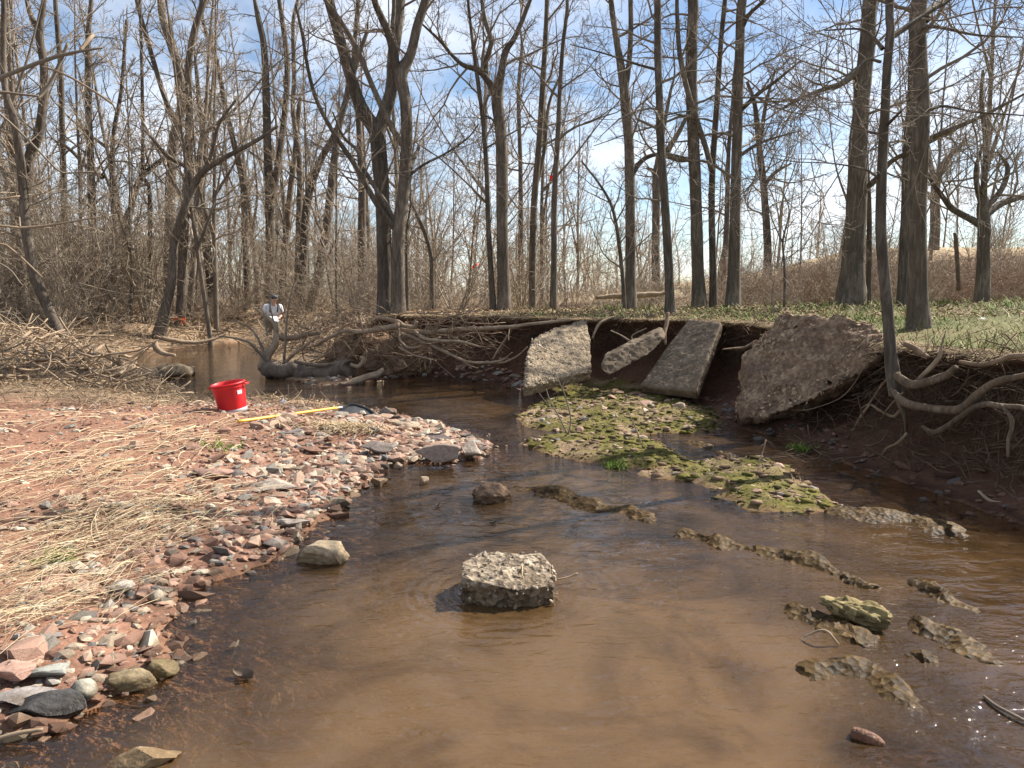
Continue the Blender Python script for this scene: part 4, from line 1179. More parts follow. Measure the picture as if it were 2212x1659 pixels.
# right bank wood
hero('slim tree with a red ribbon on a twig at eye level', c3_((160, 1265, 34), (162, 1100, 28), (163, 900, 27), (168, 760, 26), (178, 600, 24), (186, 400, 20), (200, 200, 18), (220, 0, 14)), 19.0, 141, 12, [], 16, 2.0, (50, 85), 0.3)
hero('dark straight tree left of the red ribboned tree', c3_((70, 1200, 34), (72, 1000, 32), (82, 800, 30), (98, 620, 28), (112, 400, 26), (126, 150, 22), (132, 0, 20)), 23, 142, 14, [dict(px=c3_((70, 860, 20), (120, 650, 18), (140, 450, 14), (200, 300, 10)), n=6)], 14, 2.2, (45, 80), 0.3)
hero('slim tree at the left of the right bank wood', c3_((20, 1200, 26), (20, 950, 24), (18, 700, 20), (10, 400, 18), (25, 200, 14)), 25, 143, 13, [], 14, 2.2, (45, 80), 0.3)
hero('tree with a stubby right limb left of the bank edge tree', c3_((490, 1285, 58), (490, 1150, 48), (490, 1000, 46), (488, 800, 46), (482, 600, 44), (470, 460, 46), (462, 370, 44), (438, 220, 30), (415, 60, 26), (400, -40, 22)), 16.5, 144, 13,
     [dict(px=c3_((492, 760, 28), (520, 710, 24), (565, 672, 20), (640, 660, 14), (745, 680, 8)), n=6), dict(px=c3_((470, 370, 28), (486, 250, 24), (492, 100, 22), (490, -20, 20)), ext=4, n=8)], 16, 2.0, (55, 90), 0.3, K=18, S=80, up=0.1)
hero('thin stem leaning left beside the stubby limbed tree', c3_((462, 1285, 20), (450, 1120, 18), (425, 950, 16), (398, 860, 13), (350, 780, 10), (280, 690, 7)), 16.2, 145, 0, [], 10, 1.4, (45, 85), 0.3)
hero('slender ridged tree rooted on the very edge of the bank between two slabs', c3_((660, 1345, 56), (658, 1250, 42), (648, 1050, 40), (635, 850, 38), (622, 650, 37), (612, 450, 34), (606, 250, 32), (606, 0, 30)), 12.2, 146, 12,
     [dict(px=c3_((606, 300, 14), (500, 270, 10), (380, 230, 7), (230, 190, 4)), n=9), dict(px=c3_((615, 500, 8), (700, 480, 6), (800, 470, 4)), n=6)], 20, 1.9, (65, 95), 0.22, K=18, S=90, up=0.05, wig=0.2)
hero('thick straight tree with a crossing limb, third from the right bank middle', c3_((785, 1295, 68), (778, 1150, 56), (772, 950, 54), (766, 750, 52), (757, 520, 52), (752, 350, 52), (752, 150, 50), (758, -10, 46)), 14.5, 147, 14,
     [dict(px=c3_((838, 730, 26), (815, 640, 24), (782, 540, 24), (740, 410, 24), (702, 240, 22), (690, 60, 18), (690, -40, 16)), ext=2, n=8)], 16, 2.0, (60, 95), 0.3, K=20, S=90, up=0.05)
hero('slim straight tree just right of the thick crossing limbed tree', c3_((845, 1290, 36), (842, 1100, 32), (838, 900, 30), (842, 700, 28), (858, 450, 26), (876, 200, 22), (892, 0, 20)), 15.0, 148, 13, [], 16, 1.8, (60, 95), 0.3, up=0.1)
hero('straight ridged tree on the grass right of the dark slab', c3_((930, 1275, 66), (934, 1150, 56), (940, 900, 50), (946, 680, 46), (950, 450, 44), (958, 220, 42), (968, -10, 38)), 14.8, 149, 13,
     [dict(px=c3_((955, 670, 18), (1030, 620, 14), (1110, 590, 10), (1220, 560, 5)), n=8), dict(px=c3_((955, 480, 22), (1040, 400, 18), (1110, 350, 14), (1220, 260, 8)), n=8), dict(px=c3_((962, 130, 22), (1000, 60, 18), (1060, 0, 14)), ext=2, n=6)], 18, 2.1, (60, 95), 0.25, K=20, S=90, up=0.05)
hero('dark gnarled tree far behind the bank edge tree', c3_((600, 1245, 44), (598, 1100, 38), (600, 900, 36), (606, 720, 36), (650, 640, 26), (700, 560, 20), (760, 430, 14)), 25, 150, 0,
     [dict(px=c3_((600, 830, 24), (590, 740, 20), (560, 720, 12)), n=4), dict(px=c3_((606, 700, 26), (630, 560, 20), (660, 400, 14)), ext=3, n=8), dict(px=c3_((640, 670, 18), (720, 690, 14), (800, 660, 8)), n=6)], 8, 2.2, (40, 85), 0.4)
hero('bare tree standing on the far rise behind the ridged trees', c3_((1078, 1080, 36), (1068, 900, 32), (1055, 750, 30), (1040, 600, 26), (1020, 450, 20), (990, 350, 14)), 34, 151, 0, [dict(px=c3_((1060, 800, 20), (1110, 740, 16), (1180, 700, 8)), n=6), dict(px=c3_((1042, 640, 20), (1070, 450, 16), (1110, 300, 10)), n=8)], 12, 3.0, (40, 85), 0.3)
hero('slim dark tree with a wide flared foot on the far field edge', c3_((885, 1150, 40), (898, 1050, 26), (905, 850, 22), (910, 650, 18), (930, 400, 14)), 32, 152, 12, [], 12, 2.8, (40, 85), 0.3)
hero('thickest trunk on the grass, leaning slightly right', c4((365, 1252, 128), (372, 1150, 100), (384, 950, 90), (390, 800, 86), (394, 640, 80), (402, 500, 74), (416, 350, 70), (432, 180, 66), (448, -10, 60)), 16.0, 153, 15,
     [dict(px=c4((425, 810, 30), (480, 760, 26), (540, 690, 22), (640, 640, 18), (800, 560, 12), (950, 480, 6)), n=8, y1=14.6), dict(px=c4((398, 300, 40), (370, 320, 36), (320, 360, 28), (200, 400, 18), (60, 470, 10)), n=8)], 14, 2.2, (55, 90), 0.3, K=24, S=100, flare=0.12, amp=0.11)
cu, cub, cus = hero('stout dark trunk on the grass edge at far right', c4((655, 1405, 112), (652, 1300, 90), (650, 1150, 80), (650, 900, 76), (652, 700, 74), (655, 450, 72), (658, 200, 70), (660, -10, 66)), 9.0, 154, 13,
     [dict(px=c4((690, 600, 26), (780, 560, 22), (900, 510, 18), (1000, 460, 14), (1150, 380, 8)), n=8, y1=8.4), dict(px=c4((680, 80, 44), (720, 30, 36), (790, -20, 28)), ext=2, n=6),
      dict(px=c4((685, 480, 16), (760, 455, 12), (900, 480, 9), (1106, 495, 6)), n=7, y1=7.9), dict(px=c4((660, 110, 20), (760, 120, 14), (900, 150, 10), (1100, 160, 6)), n=8, y1=8.0)], 16, 1.7, (65, 95), 0.25, K=24, S=110, flare=0.14, amp=0.08, up=0.05)
hero('thin dark trunk half hidden behind the stout trunk at far right', c4((582, 1312, 48), (588, 1150, 42), (598, 900, 38), (606, 650, 36), (618, 400, 34), (632, 100, 30)), 12.5, 155, 12, [], 14, 1.8, (60, 95), 0.3, up=0.1)
bt, btb, bts = hero('young curved tree leaning out over the undercut bank on exposed roots', c4((562, 1690, 74), (538, 1560, 60), (525, 1400, 50), (515, 1250, 50), (500, 1100, 48), (492, 980, 46), (496, 820, 44), (502, 650, 42), (508, 480, 40), (518, 300, 38), (530, 120, 36), (538, -10, 34)), lipY(1930) - 0.36, 156, 11,
     [dict(px=c4((500, 210, 20), (460, 160, 14), (400, 125, 10), (250, 130, 6)), n=7), dict(px=c4((520, 170, 30), (580, 130, 26), (640, 90, 22), (720, 40, 16), (800, -10, 12)), n=7, ext=1.0),
      dict(px=c4((490, 265, 14), (430, 255, 11), (370, 310, 8), (240, 360, 5)), n=7, y1=6.2), dict(px=c4((490, 575, 14), (430, 560, 10), (400, 530, 6)), n=4), dict(px=c4((515, 540, 16), (545, 510, 14), (578, 478, 8)), n=3),
      dict(px=c4((478, 760, 12), (420, 725, 9), (280, 700, 6), (100, 690, 4), (-150, 640, 3)), n=9, y1=6.4)], 18, 1.5, (65, 95), 0.35, K=20, S=110, flare=0.0, amp=0.06, up=0.05, base_extra=False, rmin=0.0025)
hero('low spreading tree with big twisted limbs at the right edge', c4((930, 1195, 62), (932, 1080, 54), (934, 960, 52), (935, 880, 50), (930, 820, 30), (942, 620, 24), (925, 430, 18), (930, 300, 12)), 17.5, 157, 0,
     [dict(px=c4((915, 960, 34), (870, 935, 30), (800, 895, 28), (755, 840, 22), (700, 760, 16), (680, 700, 8)), n=8), dict(px=c4((945, 920, 34), (1010, 872, 30), (1106, 835, 26), (1200, 760, 18)), n=8),
      dict(px=c4((940, 890, 28), (985, 845, 26), (1020, 790, 24), (1035, 715, 20), (990, 650, 12)), n=8), dict(px=c4((925, 880, 26), (905, 800, 24), (900, 720, 18), (930, 620, 12)), n=8)], 4, 1.6, (40, 85), 0.5)
hero('thick grey tree far behind the stout trunk', c4((725, 970, 44), (725, 850, 40), (730, 780, 36), (760, 700, 26), (810, 650, 20), (860, 600, 14)), 30, 158, 0, [dict(px=c4((725, 790, 28), (705, 700, 22), (690, 600, 16)), n=8, ext=2)], 8, 2.6, (40, 85), 0.4, bark='bark_pale')
hero('slim stem standing right behind the thickest trunk', c4((440, 1228, 26), (442, 1050, 24), (440, 850, 20), (432, 650, 14), (430, 500, 8)), 17, 159, 8, [], 8, 1.4, (50, 90), 0.3)
hero('spindly sapling on the grass left of the thickest trunk', c4((80, 1243, 12), (78, 1120, 11), (70, 1030, 10), (100, 900, 6), (60, 800, 5)), 14.5, 160, 0, [dict(px=c4((72, 1040, 8), (30, 950, 6), (10, 880, 4)), n=4)], 7, 0.9, (45, 85), 0.3, K=8, S=24, lv=(5, 4, 0))

# ------------------------------------------------------------------ far wood: prototypes copied one by one
def onground(u, v, lo=1.5, hi=60.0, dz=0.0):
    """where the line of sight meets the ground"""
    ys = np.geomspace(lo, hi, 600)
    d = ray(u, v)
    q = np.array([0, 0, CAM_Z])[None] + d[None] * (ys / d[1])[:, None]
    h = np.maximum(ground(q[:, 0], q[:, 1]), 0) + dz
    k = np.argmax(q[:, 2] <= h)
    if q[k, 2] > h[k]: k = len(ys) - 1
    return q[k].copy()

def far_tree(seed, H, r0, forks, rmin, m='bark', tw='twig_far', n1=12, ln=2.6, lv=(6, 5), label='', cat='tree', group=None):
    rng = np.random.default_rng(seed)
    t = empty('bare_tree', (0, 0, 0), label, cat, group)
    pts = [[0, 0, -0.5, r0 * 1.3], [0, 0, 0.3, r0]]
    x = np.zeros(2); lean = rng.normal(0, 0.06, 2)
    for k in range(1, 8):
        x = x + lean * H / 7 + rng.normal(0, 0.02, 2) * H / 7
        pts.append([x[0], x[1], H * k / 7, r0 * (1 - 0.85 * k / 7)])
    C = spline(pts, 40)
    a = Acc(); a.add(*bark_surface(C[:, :3], C[:, 3], 9, seed, 0.05, 0.2))
    stems = [(C[:, :3], C[:, 3], n1, 0.22)]
    for f in range(forks):
        tt = rng.uniform(0.25, 0.55); i = int(tt * 39)
        az = rng.uniform(0, 6.28); s = C[i]
        q = [s]
        dv = np.array([math.cos(az) * 0.6, math.sin(az) * 0.6, 0.9])
        for j in range(1, 5):
            dv = norm(dv + rng.normal(0, 0.15, 3) + np.array([0, 0, 0.2]))
            q.append(np.append(q[-1][:3] + dv * H * 0.13, s[3] * (0.7 - 0.15 * j)))
        c = spline(np.array(q), 18)
        a.add(*bark_surface(c[:, :3], np.maximum(c[:, 3], 0.01), 7, seed + f, 0.05))
        stems.append((c[:, :3], np.maximum(c[:, 3], 0.01), 7, 0.25))
    link('trunk', a.mesh('trunk'), M[m], t)
    b = crown(stems, rng, n1, (35, 75), ln, 0.2, rmin, lv, 0.3, 0.16)
    link('crown', b.mesh('crown'), M[tw], t)
    return t
def shrub(seed, H, n, rmin, spread, label, group, m='twig_far', lv=(6, 4)):
    rng = np.random.default_rng(seed)
    S = 8
    az = rng.uniform(0, 6.28, n)
    d = np.stack([np.cos(az) * spread, np.sin(az) * spread, np.ones(n)], 1) * rng.uniform(0.6, 1, (n, 1))
    pp = np.empty((n, S, 3)); cur = np.stack([rng.normal(0, 0.06, n), rng.normal(0, 0.06, n), np.full(n, -0.1)], 1)
    for k in range(S):
        pp[:, k] = cur
        d = d + rng.normal(0, 0.13, (n, 3)); d[:, 2] -= 0.03
        cur = cur + norm(d) * (H / S) * rng.uniform(0.7, 1.2, (n, 1))
    rr = np.linspace(1, 0.25, S)[None] * rng.uniform(0.6, 1.3, (n, 1)) * max(0.012, H * 0.004)
    a = Acc(); a.add(*tubes(pp, rr, 4))
    b = a
    p2, r2 = grow(pp, rr, lv[0], 0.2, 0.97, 0.42, (30, 75), 5, rng, 0.6, rmin * 1.3, 0.1, 0.22)
    b.add(*tubes(p2, r2, 3))
    p3, r3 = grow(p2, r2, lv[1], 0.2, 0.98, 0.5, (30, 75), 3, rng, 0.7, rmin, 0.05, 0.2)
    b.add(*tubes(p3, r3, 3))
    return tag(link('leafless_shrub', b.mesh('leafless_shrub'), M[m]), label, 'shrub', group)
def copy_thing(root, loc, rot, scale, label=None):
    r = root.copy(); COL.objects.link(r)
    r.location = loc; r.rotation_euler = (0, 0, rot); r.scale = (scale,) * 3
    if label: r['label'] = label
    for ch in list(root.children):
        c = ch.copy(); COL.objects.link(c); c.parent = r
    return r
frng = np.random.default_rng(77)
protos = []
for k, (H, r0, fk, n1, ln) in enumerate([(15, 0.11, 2, 16, 2.4), (13, 0.075, 1, 16, 2.0), (16, 0.15, 3, 14, 2.8), (11, 0.05, 1, 14, 1.7), (14, 0.09, 2, 16, 2.2), (9, 0.045, 2, 14, 1.5)]):
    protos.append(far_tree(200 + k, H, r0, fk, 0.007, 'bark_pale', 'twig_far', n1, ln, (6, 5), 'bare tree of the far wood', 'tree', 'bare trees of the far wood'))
spots = []
tries = 0
while len(spots) < 118 and tries < 20000:
    tries += 1
    y = 23 + 62 * frng.uniform() ** 1.25
    s = frng.uniform(-0.85, 0.85)
    dens = 1.0 if s < -0.12 else (0.75 if s < 0.12 else (0.30 if y > 30 else 0.1))
    if frng.uniform() > dens: continue
    x = s * y
    if any((x - a) ** 2 + (y - b) ** 2 < (0.9 + 0.012 * y) ** 2 for a, b in spots): continue
    if lookup(INW, np.array([x]), np.array([y]))[0]: continue
    spots.append((x, y))
TMARK = [(75, 'bowed tree'), (60, 'dark forked tree'), (320, 'pale tall tree'), (365, 'leaning arched tree'), (400, 'orange taped tree'), (530, 'slim tree bending left'), (577, 'tall tree behind the person'), (620, 'broken topped tree'), (680, 'dark right leaning tree'), (780, 'tree left of the pair'), (825, 'rear tree of the pair'), (862, 'front tree of the pair'), (930, 'crooked small tree'), (1050, 'thin straight tree'), (1083, 'wide forked grey tree'), (1155, 'dark straight tree'), (1197, 'red ribboned tree'),
         (1360, 'stubby limbed tree'), (1435, 'bank edge tree'), (1505, 'crossing limbed tree'), (1540, 'slim straight tree'), (1590, 'ridged tree on the grass'), (1650, 'tree on the rise'), (1850, 'thickest trunk'), (1910, 'young curved tree'), (1985, 'stout dark trunk'), (2120, 'low spreading tree'), (250, 'slim grey tree'), (140, 'mid grey tree'), (460, 'forked brown tree'), (1280, 'thin left leaning stem')]
def side_word(x, y):
    u = 1106 + FPX * x / y
    if u < 15: return 'at the left frame edge'
    if u > 2190: return 'at the right frame edge'
    a, w = min(TMARK, key=lambda m_: abs(m_[0] - u))
    if abs(a - u) < 10: return 'behind the ' + w
    return ('just left of the ' if u < a else 'just right of the ') + w
def side_word_old(x, y):
    s = x / y
    if s < -0.45: return 'at the far left'
    if s < -0.12: return 'in the left wood'
    if s < 0.15: return 'in the wood behind the log jam'
    return 'beyond the grassy right bank'
KIND = ['tall slender bare tree', 'slim bare tree', 'thick forked bare tree', 'thin young bare tree', 'mid sized forked bare tree', 'short twiggy bare tree']
for k, (x, y) in enumerate(spots):
    j = int(frng.integers(len(protos)))
    loc = (x, y, float(ground(x, y))); rot = frng.uniform(0, 6.28); sc = frng.uniform(0.75, 1.15)
    lab = KIND[j] + (' close ' if y < 34 else ' farther back ' if y < 55 else ' deep ') + side_word(x, y)
    copy_thing(protos[j], loc, rot, sc, lab)
for p_ in protos:
    for ch in list(p_.children): bpy.data.objects.remove(ch)
    bpy.data.objects.remove(p_)
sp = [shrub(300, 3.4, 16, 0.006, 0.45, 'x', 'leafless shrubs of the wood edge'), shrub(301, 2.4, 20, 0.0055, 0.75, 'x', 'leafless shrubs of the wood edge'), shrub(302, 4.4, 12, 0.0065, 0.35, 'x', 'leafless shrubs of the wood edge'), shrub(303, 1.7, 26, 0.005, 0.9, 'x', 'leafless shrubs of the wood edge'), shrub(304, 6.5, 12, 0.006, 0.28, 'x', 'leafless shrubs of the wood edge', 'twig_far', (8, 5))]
SK = ['upright twiggy shrub', 'spreading twiggy shrub', 'tall whippy shrub', 'low tangled shrub', 'very tall thicket of thin stems']
n = 0
while n < 175:
    y = 18.5 + 32 * frng.uniform() ** 1.4; s = frng.uniform(-0.85, 0.75); x = s * y
    dens = 1.0 if s < -0.08 else 0.35 if s < 0.2 else 0.18
    if frng.uniform() > dens: continue
    if lookup(INW, np.array([x]), np.array([y]))[0] or lookup(np.minimum(dL, dR), np.array([x]), np.array([y]))[0] < 0.8: continue
    if -7.2 < x < -3.0 and y < 22: continue
    if s < -0.1 and y < 20.8: continue
    if s > 0.02 and y < 20: continue
    j = int(frng.integers(5)) if s < -0.02 else int(frng.integers(4))
    if s < -0.1 and frng.uniform() < 0.12: j = 4
    copy_thing(sp[j], (x, y, float(ground(x, y))), frng.uniform(0, 6.28), frng.uniform(0.7, 1.2), SK[j] + (' close ' if y < 24 else ' ' if y < 32 else ' far ') + side_word(x, y))
    n += 1
n = 0
while n < 55:
    y = frng.uniform(17.8, 30); s = frng.uniform(0.30, 0.80); x = s * y
    j = [1, 3, 3, 0][int(frng.integers(4))]
    copy_thing(sp[j], (x, y, float(ground(x, y))), frng.uniform(0, 6.28), frng.uniform(0.6, 1.0), SK[j] + ' on the bramble rise ' + side_word(x, y))
    n += 1
for p_ in sp:
    bpy.data.objects.remove(p_)

# the farthest wood reads as one mass of stems and twigs
rg = np.random.default_rng(5)
n = 420
s = rg.uniform(-0.95, 0.95, n); y = rg.uniform(85, 150, n); x = s * y
k = (s < 0.25) | (rg.uniform(size=n) < 0.35)
x, y = x[k], y[k]; n = len(x)
zg = ground(x, y)
S = 6; H = rg.uniform(7, 13, n)
t = np.linspace(0, 1, S)
pp = np.stack([x[:, None] + rg.normal(0, 0.5, (n, S)).cumsum(1) * 0.6, y[:, None] + np.zeros((n, S)), zg[:, None] - 0.3 + H[:, None] * t[None]], -1)
rr = (0.13 * rg.uniform(0.5, 1.4, n))[:, None] * (1 - 0.8 * t[None])
acc = Acc(); acc.add(*tubes(pp, rr, 4))
p2, r2 = grow(pp, rr, 14, 0.15, 0.98, 0.28, (30, 70), 4, rg, 0.6, 0.022, 0.3, 0.15)
acc.add(*tubes(p2, r2, 3))
p3, r3 = grow(p2, r2, 3, 0.2, 0.98, 0.5, (30, 70), 2, rg, 0.7, 0.018, 0.3, 0.15)
acc.add(*tubes(p3, r3, 3))
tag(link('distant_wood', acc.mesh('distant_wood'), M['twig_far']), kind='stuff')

# ------------------------------------------------------------------ brambles and undergrowth
def cane_field(name, x, y, hmin, hmax, rad, rg, m, S=6, K=3, arch=1.0, lift=0.0):
    n = len(x)
    z = ground(x, y) - 0.05 + lift
    az = rg.uniform(0, 6.28, n); L = rg.uniform(hmin, hmax, n)
    t = np.linspace(0, 1, S)
    hor = L[:, None] * (t[None] ** 1.5) * arch * rg.uniform(0.3, 1.1, (n, 1))
    ver = L[:, None] * np.sin(np.minimum(t[None] * rg.uniform(1.2, 2.6, (n, 1)), 3.0)) * 0.75
    pp = np.stack([x[:, None] + np.cos(az)[:, None] * hor, y[:, None] + np.sin(az)[:, None] * hor, z[:, None] + ver], -1)
    pp[:, 1:] += rg.normal(0, 0.05, (n, S - 1, 3)) * L[:, None, None]
    r = rad * rg.uniform(0.6, 1.5, (n, 1)) * (1 - 0.6 * t[None])
    a = Acc(); a.add(*tubes(pp, r, K))
    p2, r2 = grow(pp, r, 2, 0.25, 0.98, 0.5, (30, 80), 3, rg, 0.7, rad * 0.6, 0.0, 0.25)
    a.add(*tubes(p2, r2, 3))
    return tag(link(name, a.mesh(name), M[m]), kind='stuff')
n = 3600
y = rg.uniform(17.5, 30, n); s = rg.uniform(0.27, 0.85, n); x = s * y
k = rg.uniform(size=n) < np.clip(smooth(y, 17.0, 19.5) * (0.4 + 0.8 * smooth(s, 0.3, 0.5)), 0, 1)
cane_field('brambles', x[k], y[k], 0.5, 1.7, 0.006, rg, 'bramble')
n = 2600
y = rg.uniform(16, 34, n); s = rg.uniform(-0.75, 0.3, n); x = s * y
k = ~lookup(INW, x, y) & (lookup(np.minimum(dL, dR), x, y) > 0.6) & ~((x > -7.2) & (x < -3.4) & (y < 21.3)) & ~((s > -0.1) & (y < 19))
cane_field('undergrowth', x[k], y[k], 0.3, 1.3, 0.006, rg, 'twig_far', arch=1.3)

# ------------------------------------------------------------------ grasses, leaves, straw, moss
def blades(name, x, y, z, L, w, az, lean, col, m, S=4, curl=0.8, kind='stuff', parent=None, origin=None):
    n = len(x)
    t = np.linspace(0, 1, S)[None]
    a = lean[:, None] + curl * t
    dl = (L / (S - 1))[:, None]
    hor = np.concatenate([np.zeros((n, 1)), np.cumsum(np.sin(a[:, 1:]) * dl, 1)], 1)
    ver = np.concatenate([np.zeros((n, 1)), np.cumsum(np.cos(a[:, 1:]) * dl, 1)], 1)
    ca, sa = np.cos(az)[:, None], np.sin(az)[:, None]
    cx, cy, cz = x[:, None] + ca * hor, y[:, None] + sa * hor, z[:, None] + np.maximum(ver, -0.01 + 0 * ver)
    ww = w[:, None] * (1 - 0.85 * t ** 1.5) * 0.5
    Lf = np.stack([cx - sa * ww, cy + ca * ww, cz], -1); Rt = np.stack([cx + sa * ww, cy - ca * ww, cz], -1)
    V = np.stack([Lf, Rt], 2).reshape(n, S * 2, 3)
    b = np.arange(S - 1) * 2
    q = np.stack([b, b + 1, b + 3, b + 2], -1)
    Q = q[None] + (np.arange(n) * S * 2)[:, None, None]
    a_ = Acc(); a_.add(V, Q.reshape(-1, 4), None, np.repeat(col, S * 2, 0))
    o = link(name, a_.mesh(name, True, True, origin), M[m], parent)
    if origin is not None: o.location = origin
    if kind: tag(o, kind=kind)
    return o
def mixcol(n, cols, p, rg, var=0.25):
    c = np.array(cols)[rg.choice(len(cols), size=n, p=p)]
    return c * rg.uniform(1 - var, 1 + var, (n, 1))
# right bank turf
n = 62000
y = 4.6 + 19 * rg.uniform(size=n) ** 1.9; x = rg.uniform(-0.15, 0.86, n) * y
drr = lookup(dR, x, y); k = lookup(isR, x, y) & ~lookup(INW, x, y) & (drr > 1.12) & (x / y < 0.87) & (rg.uniform(size=n) < smooth(x, -1.5, 1.5) * np.clip(0.35 + 0.8 * smooth(fbm2(x, y, 0.9, 3, 131), -0.3, 0.3), 0, 1))
x, y = x[k], y[k]; n = len(x)
lipx = lookup(PX - XX, x, y); lipy = lookup(PY - YY, x, y)
green = smooth(fbm2(x, y, 0.8, 3, 133) + (x - 2.5) * 0.08 + rg.normal(0, 0.25, n), -0.25, 0.25) > 0.5
col = np.where(green[:, None], mixcol(n, [(0.085, 0.14, 0.022), (0.13, 0.18, 0.032), (0.22, 0.21, 0.07)], [0.4, 0.35, 0.25], rg), mixcol(n, [(0.36, 0.28, 0.15), (0.27, 0.19, 0.10), (0.44, 0.37, 0.23)], [0.4, 0.35, 0.25], rg))
blades('bank_grass', x + lipx, y + lipy, ground(x, y) - 0.01, rg.uniform(0.07, 0.22, n) * (0.6 + 1.1 * smooth(fbm2(x, y, 2.3, 3, 137), -0.2, 0.35)), np.clip(0.0011 * y, 0.006, 0.025) * rg.uniform(0.8, 1.4, n), rg.uniform(0, 6.28, n), rg.uniform(0.2, 1.0, n), col, 'leaf', S=3)
# fringe of dead grass hanging over the lip
ok = isR & (cut > 0.5) & (dr > 0.98) & (dr < 1.25) & ~INW & (XX < 7)
li, lj = np.nonzero(ok)
def liprand(n):
    k = rg.integers(len(li), size=n)
    a, b = li[k], lj[k]
    return PX[a, b] + rg.normal(0, 0.04, n), PY[a, b] + rg.normal(0, 0.04, n), Z[a, b], gx[a, b] / gl[a, b], gy[a, b] / gl[a, b]
n = 9000
x, y, z, nx_, ny_ = liprand(n)
az = np.arctan2(-ny_, -nx_) + rg.normal(0, 0.7, n)
col = mixcol(n, [(0.33, 0.25, 0.14), (0.24, 0.165, 0.09), (0.15, 0.10, 0.06), (0.12, 0.13, 0.03)], [0.35, 0.3, 0.25, 0.1], rg)
blades('hanging_grass', x, y, z + 0.01, rg.uniform(0.10, 0.32, n), np.full(n, 0.007), az, rg.uniform(0.7, 1.5, n), col, 'leaf', S=5, curl=1.6)
# leaf litter over the wood floor and the middle of the bank
def leaves(name, x, y, size, rg, cols, p, lift=0.01):
    n = len(x)
    z = ground(x, y) + lift + rg.uniform(0, 0.03, n)
    az = rg.uniform(0, 6.28, n); tl = rg.normal(0, 0.45, (n, 2))
    ca, sa = np.cos(az), np.sin(az)
    loc = np.array([[-1, 0, 0], [0, -0.45, 0.12], [1.1, 0, 0.05], [0, 0.45, 0.18]])
    V = np.empty((n, 4, 3))
    for k in range(4):
        px_, py_, pz_ = loc[k]
        V[:, k, 0] = x + size * (ca * px_ - sa * py_); V[:, k, 1] = y + size * (sa * px_ + ca * py_)
        V[:, k, 2] = z + size * (pz_ + tl[:, 0] * px_ * 0.5 + tl[:, 1] * py_)
    Q = np.arange(n * 4).reshape(n, 4)
    a = Acc(); a.add(V, Q, None, np.repeat(mixcol(n, cols, p, rg), 4, 0))
    return tag(link(name, a.mesh(name, False, True), M['leaf']), kind='stuff')
LC = [(0.30, 0.20, 0.12), (0.20, 0.125, 0.075), (0.42, 0.31, 0.20), (0.13, 0.085, 0.055)]
n = 42000
y = 10.5 + 22 * rg.uniform(size=n) ** 1.3; s = rg.uniform(-0.8, 0.75, n); x = s * y
k = ~lookup(INW, x, y) & (lookup(np.where(isR, dr - 1.1, dL - 0.1), x, y) > 0)
leaves('leaf_litter', x[k], y[k], np.clip(0.0026 * y[k], 0.03, 0.07) * rg.uniform(0.6, 1.2, k.sum()), rg, LC, [0.35, 0.3, 0.2, 0.15])
n = 5200
x = rg.uniform(-5.5, 0.2, n); y = rg.uniform(2.6, 10.5, n)
k = ~lookup(INW, x, y) & ~lookup(isR, x, y)
x, y = x[k], y[k]
lb_ = leaves('bar_litter', x, y, np.clip(0.0022 * y, 0.008, 0.022) * rg.uniform(0.5, 1.4, len(x)), rg, LC, [0.35, 0.25, 0.3, 0.1], 0.012)
# rough dead grass at the back of the bar and through the left debris
n = 40000
y = rg.uniform(8.2, 28, n); x = rg.uniform(-17, -2, n)
k = ~lookup(INW, x, y) & (~lookup(isR, x, y) | (y > 16.5)) & (x / y > -0.8) & (rg.uniform(size=n) < smooth(y + fbm2(x, y, 0.8, 3, 141) * 1.5, 8.4, 10) * np.clip(0.3 + smooth(fbm2(x, y, 1.1, 3, 143), -0.2, 0.3), 0, 1))
x, y = x[k], y[k]; n = len(x)
col = mixcol(n, [(0.40, 0.30, 0.18), (0.30, 0.21, 0.12), (0.20, 0.13, 0.075), (0.50, 0.40, 0.26)], [0.35, 0.3, 0.2, 0.15], rg)
blades('dead_grass', x, y, ground(x, y), rg.uniform(0.08, 0.38, n), np.clip(0.0008 * y, 0.006, 0.016), rg.normal(3.9, 1.1, n), rg.uniform(0.5, 1.4, n), col, 'leaf')
# combed mats of straw lying on the gravel
def straw_mat(u0, v0, u1, v1, wdt, n, ln, rg):
    a, b = onground(u0, v0), onground(u1, v1)
    d = (b - a)[:2]; Ld = np.linalg.norm(d); d = d / Ld; sd = np.array([-d[1], d[0]])
    n = int(n * 0.30); t = rg.uniform(-0.15, 1.15, n); o = rg.normal(0, wdt * 0.75, n)
    st = a[:2] + d * (t * Ld)[:, None] + sd * o[:, None]
    th = rg.normal(0, 0.3, n); S = 6
    dirs = d[None] * np.cos(th)[:, None] + sd[None] * np.sin(th)[:, None]
    L = ln * rg.uniform(0.4, 1.2, n)
    pp = np.empty((n, S, 3)); cur = st - dirs * L[:, None] * 0.5
    bend = rg.normal(0, 0.12, n)
    for k in range(S):
        pp[:, k, :2] = cur
        c, s_ = np.cos(bend), np.sin(bend)
        dirs = np.stack([dirs[:, 0] * c - dirs[:, 1] * s_, dirs[:, 0] * s_ + dirs[:, 1] * c], 1)
        bend = bend * 0.7 + rg.normal(0, 0.06, n)
        cur = cur + dirs * (L / (S - 1))[:, None]
    lift = rg.uniform(0.01, 0.06, n)
    pp[..., 2] = np.maximum(ground(pp[..., 0], pp[..., 1]), 0) + lift[:, None] + 0.03 * np.sin(np.linspace(0, 3.1, S))[None] * rg.uniform(0, 1.5, (n, 1))
    return pp, rg.uniform(0.0011, 0.0026, n)
acc = Acc()
